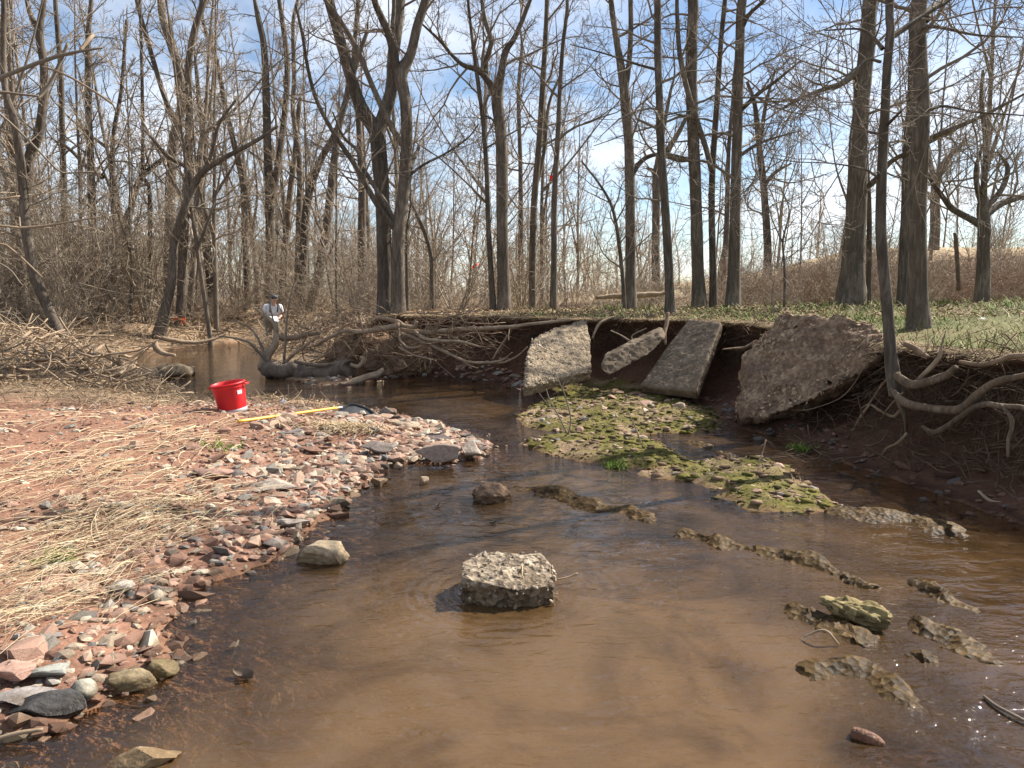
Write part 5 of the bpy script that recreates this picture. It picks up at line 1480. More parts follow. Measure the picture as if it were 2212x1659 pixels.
for (u0, v0, u1, v1, wd_, n, ln) in [(420, 925, 90, 1010, 0.45, 320, 0.6), (430, 960, 160, 1040, 0.4, 220, 0.55), (430, 1065, 150, 1150, 0.32, 380, 0.5), (330, 1090, 60, 1190, 0.25, 240, 0.5), (420, 1110, 250, 1150, 0.25, 150, 0.4),
                                     (330, 1160, 0, 1290, 0.20, 420, 0.5), (240, 1270, -60, 1400, 0.16, 380, 0.42), (120, 1300, -60, 1360, 0.15, 150, 0.35), (560, 1105, 430, 1140, 0.2, 60, 0.3), (300, 880, 60, 930, 0.5, 130, 0.5), (200, 1010, -80, 1110, 0.3, 260, 0.5), (120, 1180, -120, 1260, 0.25, 260, 0.45), (360, 1020, 200, 1080, 0.3, 160, 0.4)]:
    pp, r = straw_mat(u0, v0, u1, v1, wd_, n, ln, rg)
    V, q, T = tubes(pp, r[:, None] * np.array([1, 1, 0.9, 0.8, 0.6, 0.35])[None] * np.clip(np.mean(pp[..., 1], 1) / 4.0, 0.8, 2.2)[:, None], 3)
    acc.add(V, q, T, np.repeat(mixcol(len(pp), [(0.60, 0.49, 0.33), (0.46, 0.36, 0.23), (0.31, 0.22, 0.13)], [0.45, 0.35, 0.2], rg), 18, 0))
tag(link('dry_straw', acc.mesh('dry_straw', True, True), M['straw']), kind='stuff')
# clump of dead grass under the net
n = 420
c = onground(755, 925)
x = c[0] + rg.normal(0, 0.22, n); y = c[1] + rg.normal(0, 0.12, n)
col = mixcol(n, [(0.52, 0.41, 0.26), (0.40, 0.30, 0.18)], [0.6, 0.4], rg)
tag(blades('dead_grass_clump', x, y, ground(x, y) + 0.02, rg.uniform(0.12, 0.32, n), np.full(n, 0.009), rg.normal(4.4, 0.7, n), rg.uniform(0.7, 1.3, n), col, 'leaf', S=5, curl=0.9, kind=None, origin=tuple(c)),
    'flattened straw coloured grass clump just below the black net', 'grass clump')
for (u, v, sz, lab) in [(488, 968, 0.09, 'small bright green grass tuft on the gravel below the red bucket'), (118, 1212, 0.05, 'small green weed patch at the left among the straw'), (1330, 1010, 0.05, 'pale green grass tuft at the lower edge of the mossy island'), (1728, 970, 0.06, 'green tuft on a stone at the foot of the right bank')]:
    c = onground(u, v); n = 160
    x = c[0] + rg.normal(0, sz, n); y = c[1] + rg.normal(0, sz * 0.9, n)
    col = mixcol(n, [(0.10, 0.17, 0.02), (0.15, 0.21, 0.04), (0.24, 0.25, 0.07)], [0.4, 0.4, 0.2], rg)
    tag(blades('grass_tuft', x, y, np.maximum(ground(x, y), 0), rg.uniform(0.05, 0.09, n), np.full(n, 0.009), rg.uniform(0, 6.28, n), rg.uniform(0.2, 1.1, n), col, 'leaf', kind=None, origin=tuple(c)), lab, 'grass tuft')
# moss and dead grass over the island
n = 60000
x, y = scatter(n, 0.0, 3.2, 4.8, 11.8, rg)
il = lookup(ISL, x, y); mm_ = lookup(mossmask, x, y)
k = (il > 0.25) & (ground(x, y) > 0.004) & (rg.uniform(size=n) < 0.06 + 0.9 * mm_)
x, y, mm_ = x[k], y[k], mm_[k]; n = len(x)
mossy = rg.uniform(size=n) < 0.25 + 0.75 * mm_
bright = fbm2(x, y, 2.0, 3, 151) > 0.05
col = np.where(mossy[:, None], np.where(bright[:, None], mixcol(n, [(0.12, 0.12, 0.02), (0.17, 0.165, 0.032)], [0.5, 0.5], rg), mixcol(n, [(0.085, 0.08, 0.025), (0.14, 0.12, 0.04)], [0.5, 0.5], rg)), mixcol(n, [(0.40, 0.30, 0.18), (0.22, 0.15, 0.09)], [0.5, 0.5], rg))
blades('moss', x, y, ground(x, y) - 0.008, np.where(mossy, rg.uniform(0.014, 0.035, n), rg.uniform(0.03, 0.11, n)), np.where(mossy, 0.014, 0.006), rg.uniform(0, 6.28, n), rg.uniform(0.2, 1.3, n), col, 'moss', S=3, curl=0.9)

# lumps of moss and wet gravel that make up the island
n = 9000
x, y = scatter(n, 0.0, 3.2, 4.8, 11.8, rg)
il = lookup(ISL, x, y); mm_ = lookup(mossmask, x, y); gz_ = ground(x, y)
k = (il > 0.05) & (gz_ > -0.05) & (rg.uniform(size=n) < 0.75)
x, y, mm_, gz_ = x[k], y[k], mm_[k], gz_[k]; n = len(x)
acc = Acc()
cc = np.where((mm_ + rg.normal(0, 0.25, n) > 0.66)[:, None], mixcol(n, [(0.075, 0.068, 0.018), (0.055, 0.045, 0.018), (0.11, 0.10, 0.024)], [0.45, 0.35, 0.2], rg), mixcol(n, [(0.16, 0.11, 0.07), (0.10, 0.068, 0.042), (0.24, 0.175, 0.12)], [0.4, 0.4, 0.2], rg))
for k, V in enumerate(TINY):
    s_ = np.nonzero(np.arange(n) % len(TINY) == k)[0]; m_ = len(s_)
    sz = (0.012 + 0.06 * rg.uniform(size=m_) ** 4)[:, None, None]
    a_ = rg.uniform(0, 6.28, m_); ca, sa = np.cos(a_)[:, None], np.sin(a_)[:, None]
    W_ = np.stack([V[None, :, 0] * ca - V[None, :, 1] * sa, V[None, :, 0] * sa + V[None, :, 1] * ca, np.repeat(V[None, :, 2] * 0.6, m_, 0)], -1)
    acc.add(np.stack([x[s_], y[s_], gz_[s_]], 1)[:, None] + W_ * sz, None, CUBE[1][None] + (np.arange(m_) * 8)[:, None, None], np.repeat(cc[s_], 8, 0))
tag(link('moss_clumps', acc.mesh('moss_clumps', True, True), M['moss']), kind='stuff')

# ------------------------------------------------------------------ roots, poles and driftwood
def pole(name, px, Y, m, label, cat, group=None, y1=None, K=9, n=30, seed=1, amp=0.06, caps=True, parent=None, ymid=0.0):
    rows = []
    N_ = len(px)
    for k, (u, v, w) in enumerate(px):
        t = k / (N_ - 1)
        yy = (lipY(u) - y1) if Y is None else (Y + ((y1 if y1 is not None else Y) - Y) * t + ymid * math.sin(math.pi * t))
        q = P(u, v, yy); rows.append([*q, 0.5 * w / FPX * yy])
    C = spline(rows, n)
    L, R = C[:, :3], C[:, 3]
    wob_ = fbm(L * 5 + seed, 3, seed)
    L = L + np.stack([wob_, fbm(L * 5 + seed + 9, 3, seed + 1), fbm(L * 5 + seed + 19, 3, seed + 2)], -1) * R[:, None] * 0.5
    V, q, T = tubes(L[None], R[None], K, caps)
    nn = n * K
    rad = V[:nn] - np.repeat(L, K, 0)
    V[:nn] = np.repeat(L, K, 0) + rad * (1 + amp * 2 * fbm(V[:nn] * 12, 3, seed))[:, None]
    o_ = L.mean(0) if parent is None else np.array(parent.location)
    a = Acc(); a.add(V, q, T)
    o = link(name, a.mesh(name, True, False, o_), M[m], parent, (0, 0, 0) if parent is not None else o_)
    if parent is None: tag(o, label, cat, group)
    return o
rt = lambda *p: [(1561 + 0.2943 * a, 641 + 0.2943 * b, w * 0.2943) for a, b, w in p]
# roots of the leaning bank tree
for k, (px, y0, y1) in enumerate([(rt((1215, 520, 30), (1285, 590, 66), (1390, 640, 72), (1530, 622, 66), (1640, 580, 60), (1710, 515, 40)), None, 0.33), (rt((1235, 670, 30), (1310, 755, 62), (1420, 805, 62), (1600, 832, 62), (1740, 828, 66), (1850, 740, 62), (1980, 640, 56), (2220, 575, 50), (2400, 540, 40)), None, 0.42),
     (rt((1290, 720, 50), (1320, 830, 40), (1335, 900, 22), (1340, 1000, 10)), None, 0.40), (rt((1265, 560, 24), (1180, 640, 20), (1110, 740, 16), (1010, 880, 16), (960, 968, 14), (860, 985, 8)), None, 0.36), (rt((1300, 840, 34), (1250, 880, 22), (1150, 830, 20), (1080, 790, 16), (1020, 820, 10)), None, 0.34)]):
    pole('root', px, y0, 'root_brown' if k < 3 else 'root', None, None, None, y1, 12, 54, 400 + k, 0.13, True, bt)
ER = 'exposed roots along the undercut right bank'
pole('exposed_root', rt((1465, 955, 30), (1560, 1000, 44), (1680, 930, 44), (1800, 842, 46), (1920, 790, 46), (2060, 802, 44), (2230, 825, 40), (2350, 900, 30)), None, 'root_brown', 'thick root arching low under the leaning tree to the right edge', 'root', ER, 0.55, 10, 40, 411)
pole('exposed_root', rt((2050, 800, 30), (2108, 880, 34), (2118, 960, 32), (2100, 1050, 26), (2095, 1180, 20)), None, 'root_brown', 'root bending straight down beneath the low arching root', 'root', ER, 0.58, 8, 24, 412)
pole('exposed_root', rt((1740, 480, 30), (1900, 500, 36), (2050, 460, 40), (2130, 438, 40), (2300, 430, 40)), None, 'root', 'thick level root just below the turf at the right edge', 'root', ER, 0.22, 9, 24, 413)
pole('exposed_root', rt((1340, 345, 40), (1430, 385, 42), (1510, 450, 36)), None, 'root', 'short stout root under the grass lip right of the leaning tree', 'root', ER, 0.16, 9, 18, 414)
pole('exposed_root', rt((1440, 610, 30), (1520, 530, 36), (1590, 440, 32), (1610, 340, 14), (1640, 250, 6)), None, 'driftwood', 'pale upright broken root poking out of the tangle at right', 'root', ER, 0.25, 8, 20, 415)
pole('exposed_root', rt((1160, 905, 10), (1220, 810, 12), (1320, 705, 12)), None, 'driftwood', 'thin pale stick leaning against the leaning tree foot', 'stick', None, 0.4, 6, 14, 416)
pole('exposed_root', rt((215, 615, 5), (330, 700, 6), (420, 760, 7), (490, 820, 8), (600, 832, 8), (730, 800, 7), (860, 745, 6), (950, 660, 6), (1030, 530, 6), (1095, 440, 10)), 8.5, 'driftwood', 'long thin root looping across the soil crusted boulder', 'root', ER, 7.2, 6, 40, 417)
pole('exposed_root', rt((1020, 435, 14), (1110, 410, 16), (1180, 400, 14)), 7.5, 'root', 'short forked root end beside the boulder top', 'root', ER, 7.1, 6, 14, 418)
pole('exposed_root', rt((0, 385, 12), (90, 378, 18), (170, 370, 22), (240, 330, 24)), 9.9, 'root', 'root crossing the dark gap between dark slab and boulder', 'root', ER, 10.0, 7, 16, 419)
pole('exposed_root', [(1443, 676, 8), (1441, 700, 9), (1436, 720, 8), (1438, 745, 5)], 11.9, 'root', 'pale root dropping from the bank edge tree between the slabs', 'root', ER, 11.6, 8, 18, 420)
pole('exposed_root', rt((1080, 790, 14), (1040, 850, 16), (1000, 900, 20), (960, 975, 18), (880, 975, 12), (840, 1000, 6)), None, 'root', 'twisted root creeping down the red soil below the leaning tree', 'root', ER, 0.45, 7, 24, 421)
pole('exposed_root', rt((1040, 1215, 20), (1150, 1190, 24), (1200, 1120, 26), (1290, 1070, 22), (1350, 1000, 16)), None, 'root', 'muddy root by the waterline under the leaning tree', 'root', ER, 0.9, 7, 24, 422)

zc = lambda *p: [(501.7 + 0.252 * a, 585.3 + 0.252 * b, w * 0.252) for a, b, w in p]
pole('fallen_log', zc((285, 830, 130), (340, 830, 140), (480, 850, 130), (640, 880, 130), (800, 870, 140), (950, 850, 155), (1010, 830, 150)), 13.9, 'wetwood', 'thick dark fallen log lying in the water below the root tangle', 'log', None, 13.1, 18, 60, 431, 0.14)
rock('root_wad', P(868, 760, 13.9), (0.75, 0.35, 0.52), 'mudball', 71, 'earthy root wad with dangling roots at the end of the dark fallen log', 'root wad', 0, 5, amp=0.35, fine=0.14)
rock('root_wad', P(770, 745, 14.3), (0.75, 0.5, 0.40), 'mudball', 72, 'lower earthy mound under the tangle left of the root wad', 'root wad', 0, 5, amp=0.35, fine=0.14)
st = empty('uprooted_shrub', P(572, 800, 14.0), 'uprooted shrub with bent pale stem at the left end of the dark fallen log', 'shrub')
for k, (px, y1) in enumerate([(zc((270, 830, 110), (280, 770, 90), (330, 690, 70), (375, 600, 62), (378, 500, 44), (340, 425, 34), (240, 360, 24), (180, 310, 14)), 14.4), (zc((300, 780, 30), (220, 690, 26), (140, 610, 22), (0, 575, 16), (-120, 560, 8)), 13.6), (zc((290, 740, 24), (250, 640, 22), (180, 520, 18), (60, 440, 12), (-60, 430, 6)), 14.2),
        (zc((440, 800, 26), (455, 640, 20), (465, 480, 18), (480, 330, 14), (520, 130, 8), (560, 60, 5)), 13.8), (zc((300, 560, 16), (280, 440, 14), (260, 340, 12), (190, 280, 8), (200, 180, 5)), 14.2), (zc((430, 800, 30), (560, 690, 28), (680, 600, 22), (760, 555, 14)), 14.0), (zc((380, 520, 16), (330, 330, 12), (320, 180, 8), (280, 30, 5)), 14.3), (zc((470, 480, 10), (400, 300, 8), (330, 200, 6), (150, 120, 4)), 13.8)]):
    pole('stem', px, 14.0, 'driftwood' if k in (0, 5) else 'twig', None, None, None, y1, 7, 26, 440 + k, 0.05, True, st)
DW = 'driftwood poles lodged on the log jam'
for k, (px, y0, y1, m_, lab) in enumerate([
    (zc((1440, 520, 54), (1700, 525, 46), (1950, 500, 40), (2212, 490, 34), (2500, 465, 30), (2900, 420, 24)), 13.6, 12.2, 'driftwood', 'long bare pole lying along the top of the undercut toward the pale slab'),
    (zc((1580, 430, 34), (1560, 480, 36), (1470, 470, 36), (1430, 440, 40), (1330, 410, 36), (1230, 400, 26)), 13.4, 13.5, 'driftwood', 'thick hooked root at the upper end of the log jam'),
    (zc((1430, 470, 50), (1290, 490, 54), (1120, 520, 40), (960, 520, 34), (800, 590, 30), (700, 650, 20)), 13.4, 14.0, 'driftwood', 'weathered pole sloping left across the top of the log jam'),
    (zc((1560, 520, 34), (1650, 580, 34), (1780, 598, 28), (1950, 605, 24), (2125, 650, 14)), 13.4, 12.3, 'driftwood', 'pale curved root reaching right across the dark undercut'),
    (zc((1430, 530, 28), (1600, 590, 28), (1800, 680, 26), (1980, 765, 24), (2120, 785, 22), (2300, 770, 18), (2400, 700, 10)), 13.5, 11.8, 'driftwood', 'long bowed root sagging to the foot of the pale slab'),
    (zc((1425, 490, 20), (1440, 590, 22), (1500, 650, 20), (1580, 655, 18), (1660, 630, 10)), 13.3, 13.0, 'driftwood', 'short hooked root in the dark undercut'),
    (zc((1430, 655, 18), (1550, 715, 18), (1690, 755, 14), (1700, 800, 10)), 13.2, 12.8, 'driftwood', 'thin straight root low in the dark undercut'),
    (zc((540, 770, 34), (690, 805, 34), (880, 800, 26)), 13.4, 13.2, 'wetwood', 'dark branch lying just above the fallen log'),
    (zc((870, 1000, 50), (980, 965, 64), (1100, 930, 62), (1250, 875, 54), (1290, 850, 40)), 12.5, 12.9, 'driftwood', 'broken pale log stub with torn wood sloping into the water'),
    (zc((1010, 800, 34), (1080, 820, 36), (1130, 750, 30), (1100, 740, 20)), 13.1, 13.2, 'driftwood', 'torn reddish root stub above the pale log stub'),
    (zc((380, 570, 50), (500, 575, 46), (640, 545, 40), (760, 530, 30)), 14.4, 14.8, 'driftwood', 'pale log end behind the uprooted shrub'),
    ([(1059 + 0.252 * a, 641 + 0.252 * b, w * 0.252) for a, b, w in [(20, 535, 14), (80, 440, 18), (145, 330, 14)]], 12.6, 12.4, 'driftwood', 'grey stick leaning up beside the pale slab'),
    ([(1059 + 0.252 * a, 641 + 0.252 * b, w * 0.252) for a, b, w in [(0, 565, 18), (120, 560, 18), (230, 510, 16), (320, 430, 14)]], 12.2, 12.0, 'root', 'curved root touching the left edge of the pale slab'),
    ([(1059 + 0.252 * a, 641 + 0.252 * b, w * 0.252) for a, b, w in [(870, 360, 16), (930, 240, 26), (990, 200, 24), (1060, 170, 14)]], 12.2, 12.4, 'driftwood', 'pale arched root just right of the pale slab top'),
    ([(1059 + 0.252 * a, 641 + 0.252 * b, w * 0.252) for a, b, w in [(1030, 290, 10), (1120, 330, 12), (1210, 380, 22), (1220, 330, 12), (1340, 270, 10)]], 12.0, 12.0, 'driftwood', 'forked pale root behind the narrow concrete beam'),
    ([(1286, 643, 8), (1350, 639, 12), (1400, 637, 12), (1440, 632, 8)], 17.5, 17.8, 'driftwood', 'pale fallen log on the far grass behind the slabs')]):
    pole('driftwood_pole', px, y0, m_, lab, 'driftwood', DW, y1, 9, 34, 460 + k, 0.07)
lz = lambda *p: [(0.252 * a, 724.6 + 0.252 * b, w * 0.252) for a, b, w in p]
pole('thin_stick', lz((1050, 430, 18), (1110, 285, 16), (1230, 150, 12), (1360, 30, 8)), 13.0, 'driftwood', 'thin pale stick leaning over the mossy log at left', 'stick', None, 13.4, 6, 20, 480)
pole('mossy_log', lz((1000, 430, 90), (1150, 365, 115), (1350, 330, 130), (1560, 305, 120), (1640, 300, 90)), 13.0, 'concrete_dark', 'grey weathered log lying at the far shore behind the red bucket', 'log', None, 14.2, 16, 50, 481, 0.16)
for k, (px, y0, y1, lab) in enumerate([(lz((0, 60, 90), (120, 80, 80), (240, 130, 60), (330, 170, 40)), 15, 14.6, 'dark drift log at the far left edge of the debris bank'), (lz((430, 110, 50), (500, 120, 56), (545, 180, 56), (555, 260, 40)), 14.4, 14.2, 'hooked root at the foot of the bowed tree'), (lz((330, 280, 60), (430, 240, 60), (520, 220, 40)), 14.2, 14.3, 'short pale log below the bowed tree'),
      (lz((0, 150, 50), (60, 190, 50), (120, 220, 36)), 14.6, 14.4, 'pale broken branch at the far left edge'), (lz((930, 130, 24), (1050, 170, 28), (1130, 180, 22), (1240, 120, 16)), 16.0, 16.5, 'pale bent stick on the debris bank above the far water'), (lz((1330, 60, 50), (1340, 110, 56), (1400, 150, 40), (1500, 170, 24)), 17.4, 17.3, 'reddish root at the foot of the arched tree'),
      (lz((1380, 20, 40), (1600, 60, 34), (1800, 40, 26), (1950, -20, 16)), 17.8, 18.6, 'long drift branch along the far waterline by the arched tree')]):
    pole('drift_branch', px, y0, 'driftwood', lab, 'driftwood', 'drift branches on the left debris bank', y1, 9, 26, 490 + k, 0.08)

def sticks(name, x, y, z, lmin, lmax, rmin_, rmax_, rg, m, S=5, K=4, flatness=0.35, azm=None):
    n = len(x)
    az = rg.uniform(0, 6.28, n) if azm is None else rg.normal(azm, 0.7, n)
    el = rg.normal(0, flatness, n)
    d = np.stack([np.cos(az) * np.cos(el), np.sin(az) * np.cos(el), np.sin(el)], 1)
    L = rg.uniform(lmin, lmax, n) * rg.uniform(0.4, 1, n)
    pp = np.empty((n, S, 3)); cur = np.stack([x, y, z], 1) - d * L[:, None] * 0.5
    for k in range(S):
        pp[:, k] = cur
        d = norm(d + rg.normal(0, 0.2, (n, 3)))
        cur = cur + d * (L / (S - 1))[:, None]
    pp[..., 2] = np.maximum(pp[..., 2], np.maximum(ground(pp[..., 0], pp[..., 1]), 0) + 0.003)
    r = (rmin_ + (rmax_ - rmin_) * rg.uniform(size=n) ** 3)[:, None] * np.linspace(1, 0.55, S)[None]
    a = Acc(); a.add(*tubes(pp, r, K, True))
    return tag(link(name, a.mesh(name), M[m]), kind='stuff')
n = 4600
y = rg.uniform(11.0, 19, n); x = rg.uniform(-14, -3.4, n)
k = ~lookup(INW, x, y) & ~lookup(isR, x, y) & (x / y > -0.8)
x, y = x[k], y[k]
sticks('flood_debris', x, y, ground(x, y) + rg.uniform(0.0, 0.34, len(x)) * smooth(lookup(dL, x, y), 0, 0.8), 0.2, 1.3, 0.004, 0.03, rg, 'driftwood')
n = 2800
y = rg.uniform(17, 27, n); x = rg.uniform(-16, -3.0, n)
k = ~lookup(INW, x, y) & lookup(isR, x, y)
x, y = x[k], y[k]
sticks('bank_debris', x, y, ground(x, y) + rg.uniform(0.0, 0.3, len(x)), 0.2, 1.4, 0.005, 0.03, rg, 'driftwood')
n = 1500
y = rg.uniform(7.6, 12.2, n); x = rg.uniform(-9.5, -2.4, n)
k = ~lookup(INW, x, y) & ~lookup(isR, x, y) & (rg.uniform(size=n) < smooth(y + fbm2(x, y, 0.9, 3, 145), 7.6, 9.5))
x, y = x[k], y[k]
sticks('bar_twigs', x, y, ground(x, y) + 0.02, 0.12, 0.6, 0.002, 0.008, rg, 'driftwood', S=5, flatness=0.5)
# tangle on the log jam
n = 600
t = rg.uniform(0, 1, n)
cu_, cv_ = 640 + 420 * t + rg.normal(0, 25, n), 735 + rg.normal(0, 28, n) + 25 * (1 - t) - 12 * t
yy = 14.5 - 1.7 * t + rg.normal(0, 0.2, n)
q = np.array([P(a, b, c) for a, b, c in zip(cu_, cv_, yy)])
q[:, 2] = np.maximum(q[:, 2], 0.05)
sticks('root_tangle', q[:, 0], q[:, 1], q[:, 2], 0.25, 1.4, 0.003, 0.016, rg, 'root', flatness=0.5, azm=-0.3)
# brush in front of the person
n = 190
cu_ = rg.uniform(545, 690, n); cv_ = 742 + rg.normal(0, 12, n) - 0.12 * (cu_ - 560)
q = np.array([P(a, b, c) for a, b, c in zip(cu_, cv_, rg.uniform(17.6, 19.6, n))])
q[:, 2] = np.maximum(q[:, 2], 0.05)
sticks('brush_pile', q[:, 0], q[:, 1], q[:, 2], 0.4, 1.6, 0.005, 0.018, rg, 'driftwood', S=6, flatness=0.55)
# fine roots hanging out of the bank
n = 1700
x, y, z, nx_, ny_ = liprand(n)
S = 7
d = np.stack([-nx_ * 0.7, -ny_ * 0.7, rg.uniform(-0.5, 0.35, n)], 1) + rg.normal(0, 0.55, (n, 3))
d = norm(d)
L = rg.uniform(0.2, 1.0, n) * rg.uniform(0.4, 1, n)
pp = np.empty((n, S, 3)); cur = np.stack([x + nx_ * 0.1, y + ny_ * 0.1, z - rg.uniform(0.02, 0.4, n)], 1)
for k in range(S):
    pp[:, k] = cur
    d = norm(d + rg.normal(0, 0.28, (n, 3)) + np.array([0, 0, -0.14]))
    cur = cur + d * (L / (S - 1))[:, None]
pp[..., 2] = np.maximum(pp[..., 2], 0.01)
r = (0.0022 + 0.011 * rg.uniform(size=n) ** 4)[:, None] * np.linspace(1, 0.4, S)[None]
acc = Acc(); acc.add(*tubes(pp, r, 3))
p2, r2 = grow(pp, r, 3, 0.15, 0.95, 0.45, (30, 80), 4, rg, 0.6, 0.0016, -0.3, 0.3)
acc.add(*tubes(p2, r2, 3))
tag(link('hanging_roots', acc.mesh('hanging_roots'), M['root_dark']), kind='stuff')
# crumbled soil and small stones down the cut face
n = 2600
x = rg.uniform(-2.5, 5.5, n); y = rg.uniform(3.5, 14, n)
k = lookup(isR, x, y) & ~lookup(INW, x, y) & (lookup(cut, x, y) > 0.5) & (lookup(dr, x, y) < 0.75) & (lookup(ISL, x, y) < 0.3)
x, y = x[k], y[k]; n = len(x)
acc = Acc()
for k, V in enumerate(TINY):
    sel = np.arange(n) % len(TINY) == k
    m_ = int(sel.sum()); s_ = (0.012 + 0.05 * rg.uniform(size=m_) ** 3)[:, None, None]
    c_ = np.stack([x[sel] + lookup(PX - XX, x[sel], y[sel]), y[sel] + lookup(PY - YY, x[sel], y[sel]), ground(x[sel], y[sel]) + 0.005], 1)
    acc.add(c_[:, None] + V[None] * s_ * rg.uniform(0.7, 1.3, (m_, 1, 3)), None, CUBE[1][None] + (np.arange(m_) * 8)[:, None, None], np.repeat(mixcol(m_, [(0.10, 0.055, 0.036), (0.15, 0.085, 0.06), (0.19, 0.13, 0.10)], [0.5, 0.35, 0.15], rg), 8, 0))
tag(link('soil_clods', acc.mesh('soil_clods', False, True), M['pebble']), kind='stuff')
# roots matted along the right hand cut
n = 300
cu_ = rg.uniform(1950, 2260, n); cv_ = rg.uniform(742, 930, n)
q = np.array([P(a, b, lipY(a) + 0.10 - 0.0010 * (b - 745) + c) for a, b, c in zip(cu_, cv_, rg.normal(0, 0.12, n))])
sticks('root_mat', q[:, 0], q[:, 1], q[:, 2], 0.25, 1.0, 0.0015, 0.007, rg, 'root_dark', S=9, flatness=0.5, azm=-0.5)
n = 330
cu_ = rg.uniform(1650, 2230, n); cv_ = rg.uniform(840, 1010, n) + np.maximum(cu_ - 1900, 0) * 0.25
q = np.array([onground(a, b) for a, b in zip(cu_, cv_)])
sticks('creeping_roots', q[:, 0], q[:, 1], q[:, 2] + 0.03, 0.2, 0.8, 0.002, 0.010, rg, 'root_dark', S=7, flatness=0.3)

# ------------------------------------------------------------------ small things
def lathe(prof, K=40, a0=0):
    """prof rows (r, z) -> V, Q"""
    p = np.array(prof, float); n = len(p)
    a = np.arange(K) * 2 * np.pi / K
    V = np.stack([p[:, 0:1] * np.cos(a)[None], p[:, 0:1] * np.sin(a)[None], np.broadcast_to(p[:, 1:2], (n, K))], -1)
    idx = np.arange(n * K).reshape(n, K)
    q = np.stack([idx[:-1], np.roll(idx[:-1], -1, 1), np.roll(idx[1:], -1, 1), idx[1:]], -1)
    return V.reshape(-1, 3), q.reshape(-1, 4)
M['redwood'] = noise_mat('wet_red_wood', [(0.3, (0.07, 0.03, 0.017)), (0.7, (0.20, 0.095, 0.055))], 14, (1, 1, 1), 0.5, 0.9, 0.02)
M['red'] = plain_mat('red_plastic', (0.55, 0.012, 0.018), 0.45, 0.45, 5, 0.22)
M['greyband'] = plain_mat('grey_band', (0.36, 0.36, 0.37), 0.5, 0.5, 30, 0.2)
M['white'] = plain_mat('white_paper', (0.78, 0.78, 0.76), 0.7, 0.3, 10, 0.05)
M['yellow'] = plain_mat('yellow_fibreglass', (0.78, 0.44, 0.06), 0.45, 0.5, 12, 0.08)
M['black'] = plain_mat('black_rubber', (0.018, 0.018, 0.02), 0.5, 0.4, 12, 0.2)
M['mesh'] = plain_mat('grey_net_cloth', (0.06, 0.06, 0.065), 0.8, 0.2, 40, 0.35)
M['metal'] = plain_mat('dull_metal', (0.5, 0.5, 0.5), 0.4, 0.6, 20, 0.15)
M['orange'] = plain_mat('orange_tape', (0.85, 0.12, 0.02), 0.6, 0.3, 10, 0.1)
M['redtape'] = plain_mat('red_tape', (0.85, 0.035, 0.03), 0.6, 0.3, 10, 0.1)
c = onground(505, 889)
bk = empty('bucket', (c[0], c[1], c[2] - 0.01), 'bright red plastic bucket with grey base standing on the gravel bar', 'bucket')
bk.rotation_euler = (math.radians(1), math.radians(-9), math.radians(20))
k_ = c[1] / FPX
H, RB, RT = 67 * k_, 28.5 * k_, 35.0 * k_
def rz_(t): return RB + (RT - RB) * t
a = Acc(); V, q = lathe([(0.0, 0.03), (rz_(.04) - .004, 0.03), (rz_(0.9) - .004, H * 0.9), (RT - .006, H * 0.99), (RT - .002, H), (RT, H * 0.99), (rz_(0.8), H * 0.80), (rz_(0.5), H * 0.5), (rz_(0.14), H * 0.14)]); a.add(V, q)
bbody = link('body', a.mesh('body'), M['red'], bk)
a = Acc(); V, q = lathe([(RT - .001, H * 0.985), (RT + .010, H * 0.985), (RT + .012, H * 0.965), (RT + .010, H * 0.945), (rz_(0.94) + .002, H * 0.94), (rz_(0.86) + .006, H * 0.86), (rz_(0.85) + .008, H * 0.84), (rz_(0.84), H * 0.83)]); a.add(V, q)
brim = link('rim', a.mesh('rim'), M['red'], bk)
a = Acc(); V, q = lathe([(0, 0.0), (RB + .003, 0.0), (rz_(0.14) + .004, H * 0.145), (rz_(0.14) - .001, H * 0.15)]); a.add(V, q)
link('base_band', a.mesh('base_band'), M['greyband'], bk)
for sgn in (math.pi + math.radians(-14), math.radians(-14)):
    t = np.linspace(-0.5, 0.5, 9)
    pts = np.stack([np.cos(sgn + t * 0.55) * (RT + 0.012 + 0.03 * np.cos(t * math.pi)), np.sin(sgn + t * 0.55) * (RT + 0.012 + 0.03 * np.cos(t * math.pi)), np.full(9, H * 0.93) - 0.02 * np.cos(t * math.pi)], 1)
    a = Acc(); a.add(*tubes(pts[None], np.full((1, 9), 0.009), 8, True)); link('handle', a.mesh('handle'), M['red'], brim)
th = math.radians(-66 - 20) + np.linspace(0.45, 0.80, 6) * 1.0
V = []
for zf in (0.62, 0.74):
    V += [[(rz_(zf) + 0.003) * math.cos(x), (rz_(zf) + 0.003) * math.sin(x), H * zf] for x in th]
a = Acc(); a.add(V, [[i, i + 1, i + 7, i + 6] for i in range(5)]); link('label', a.mesh('label'), M['white'], bbody)

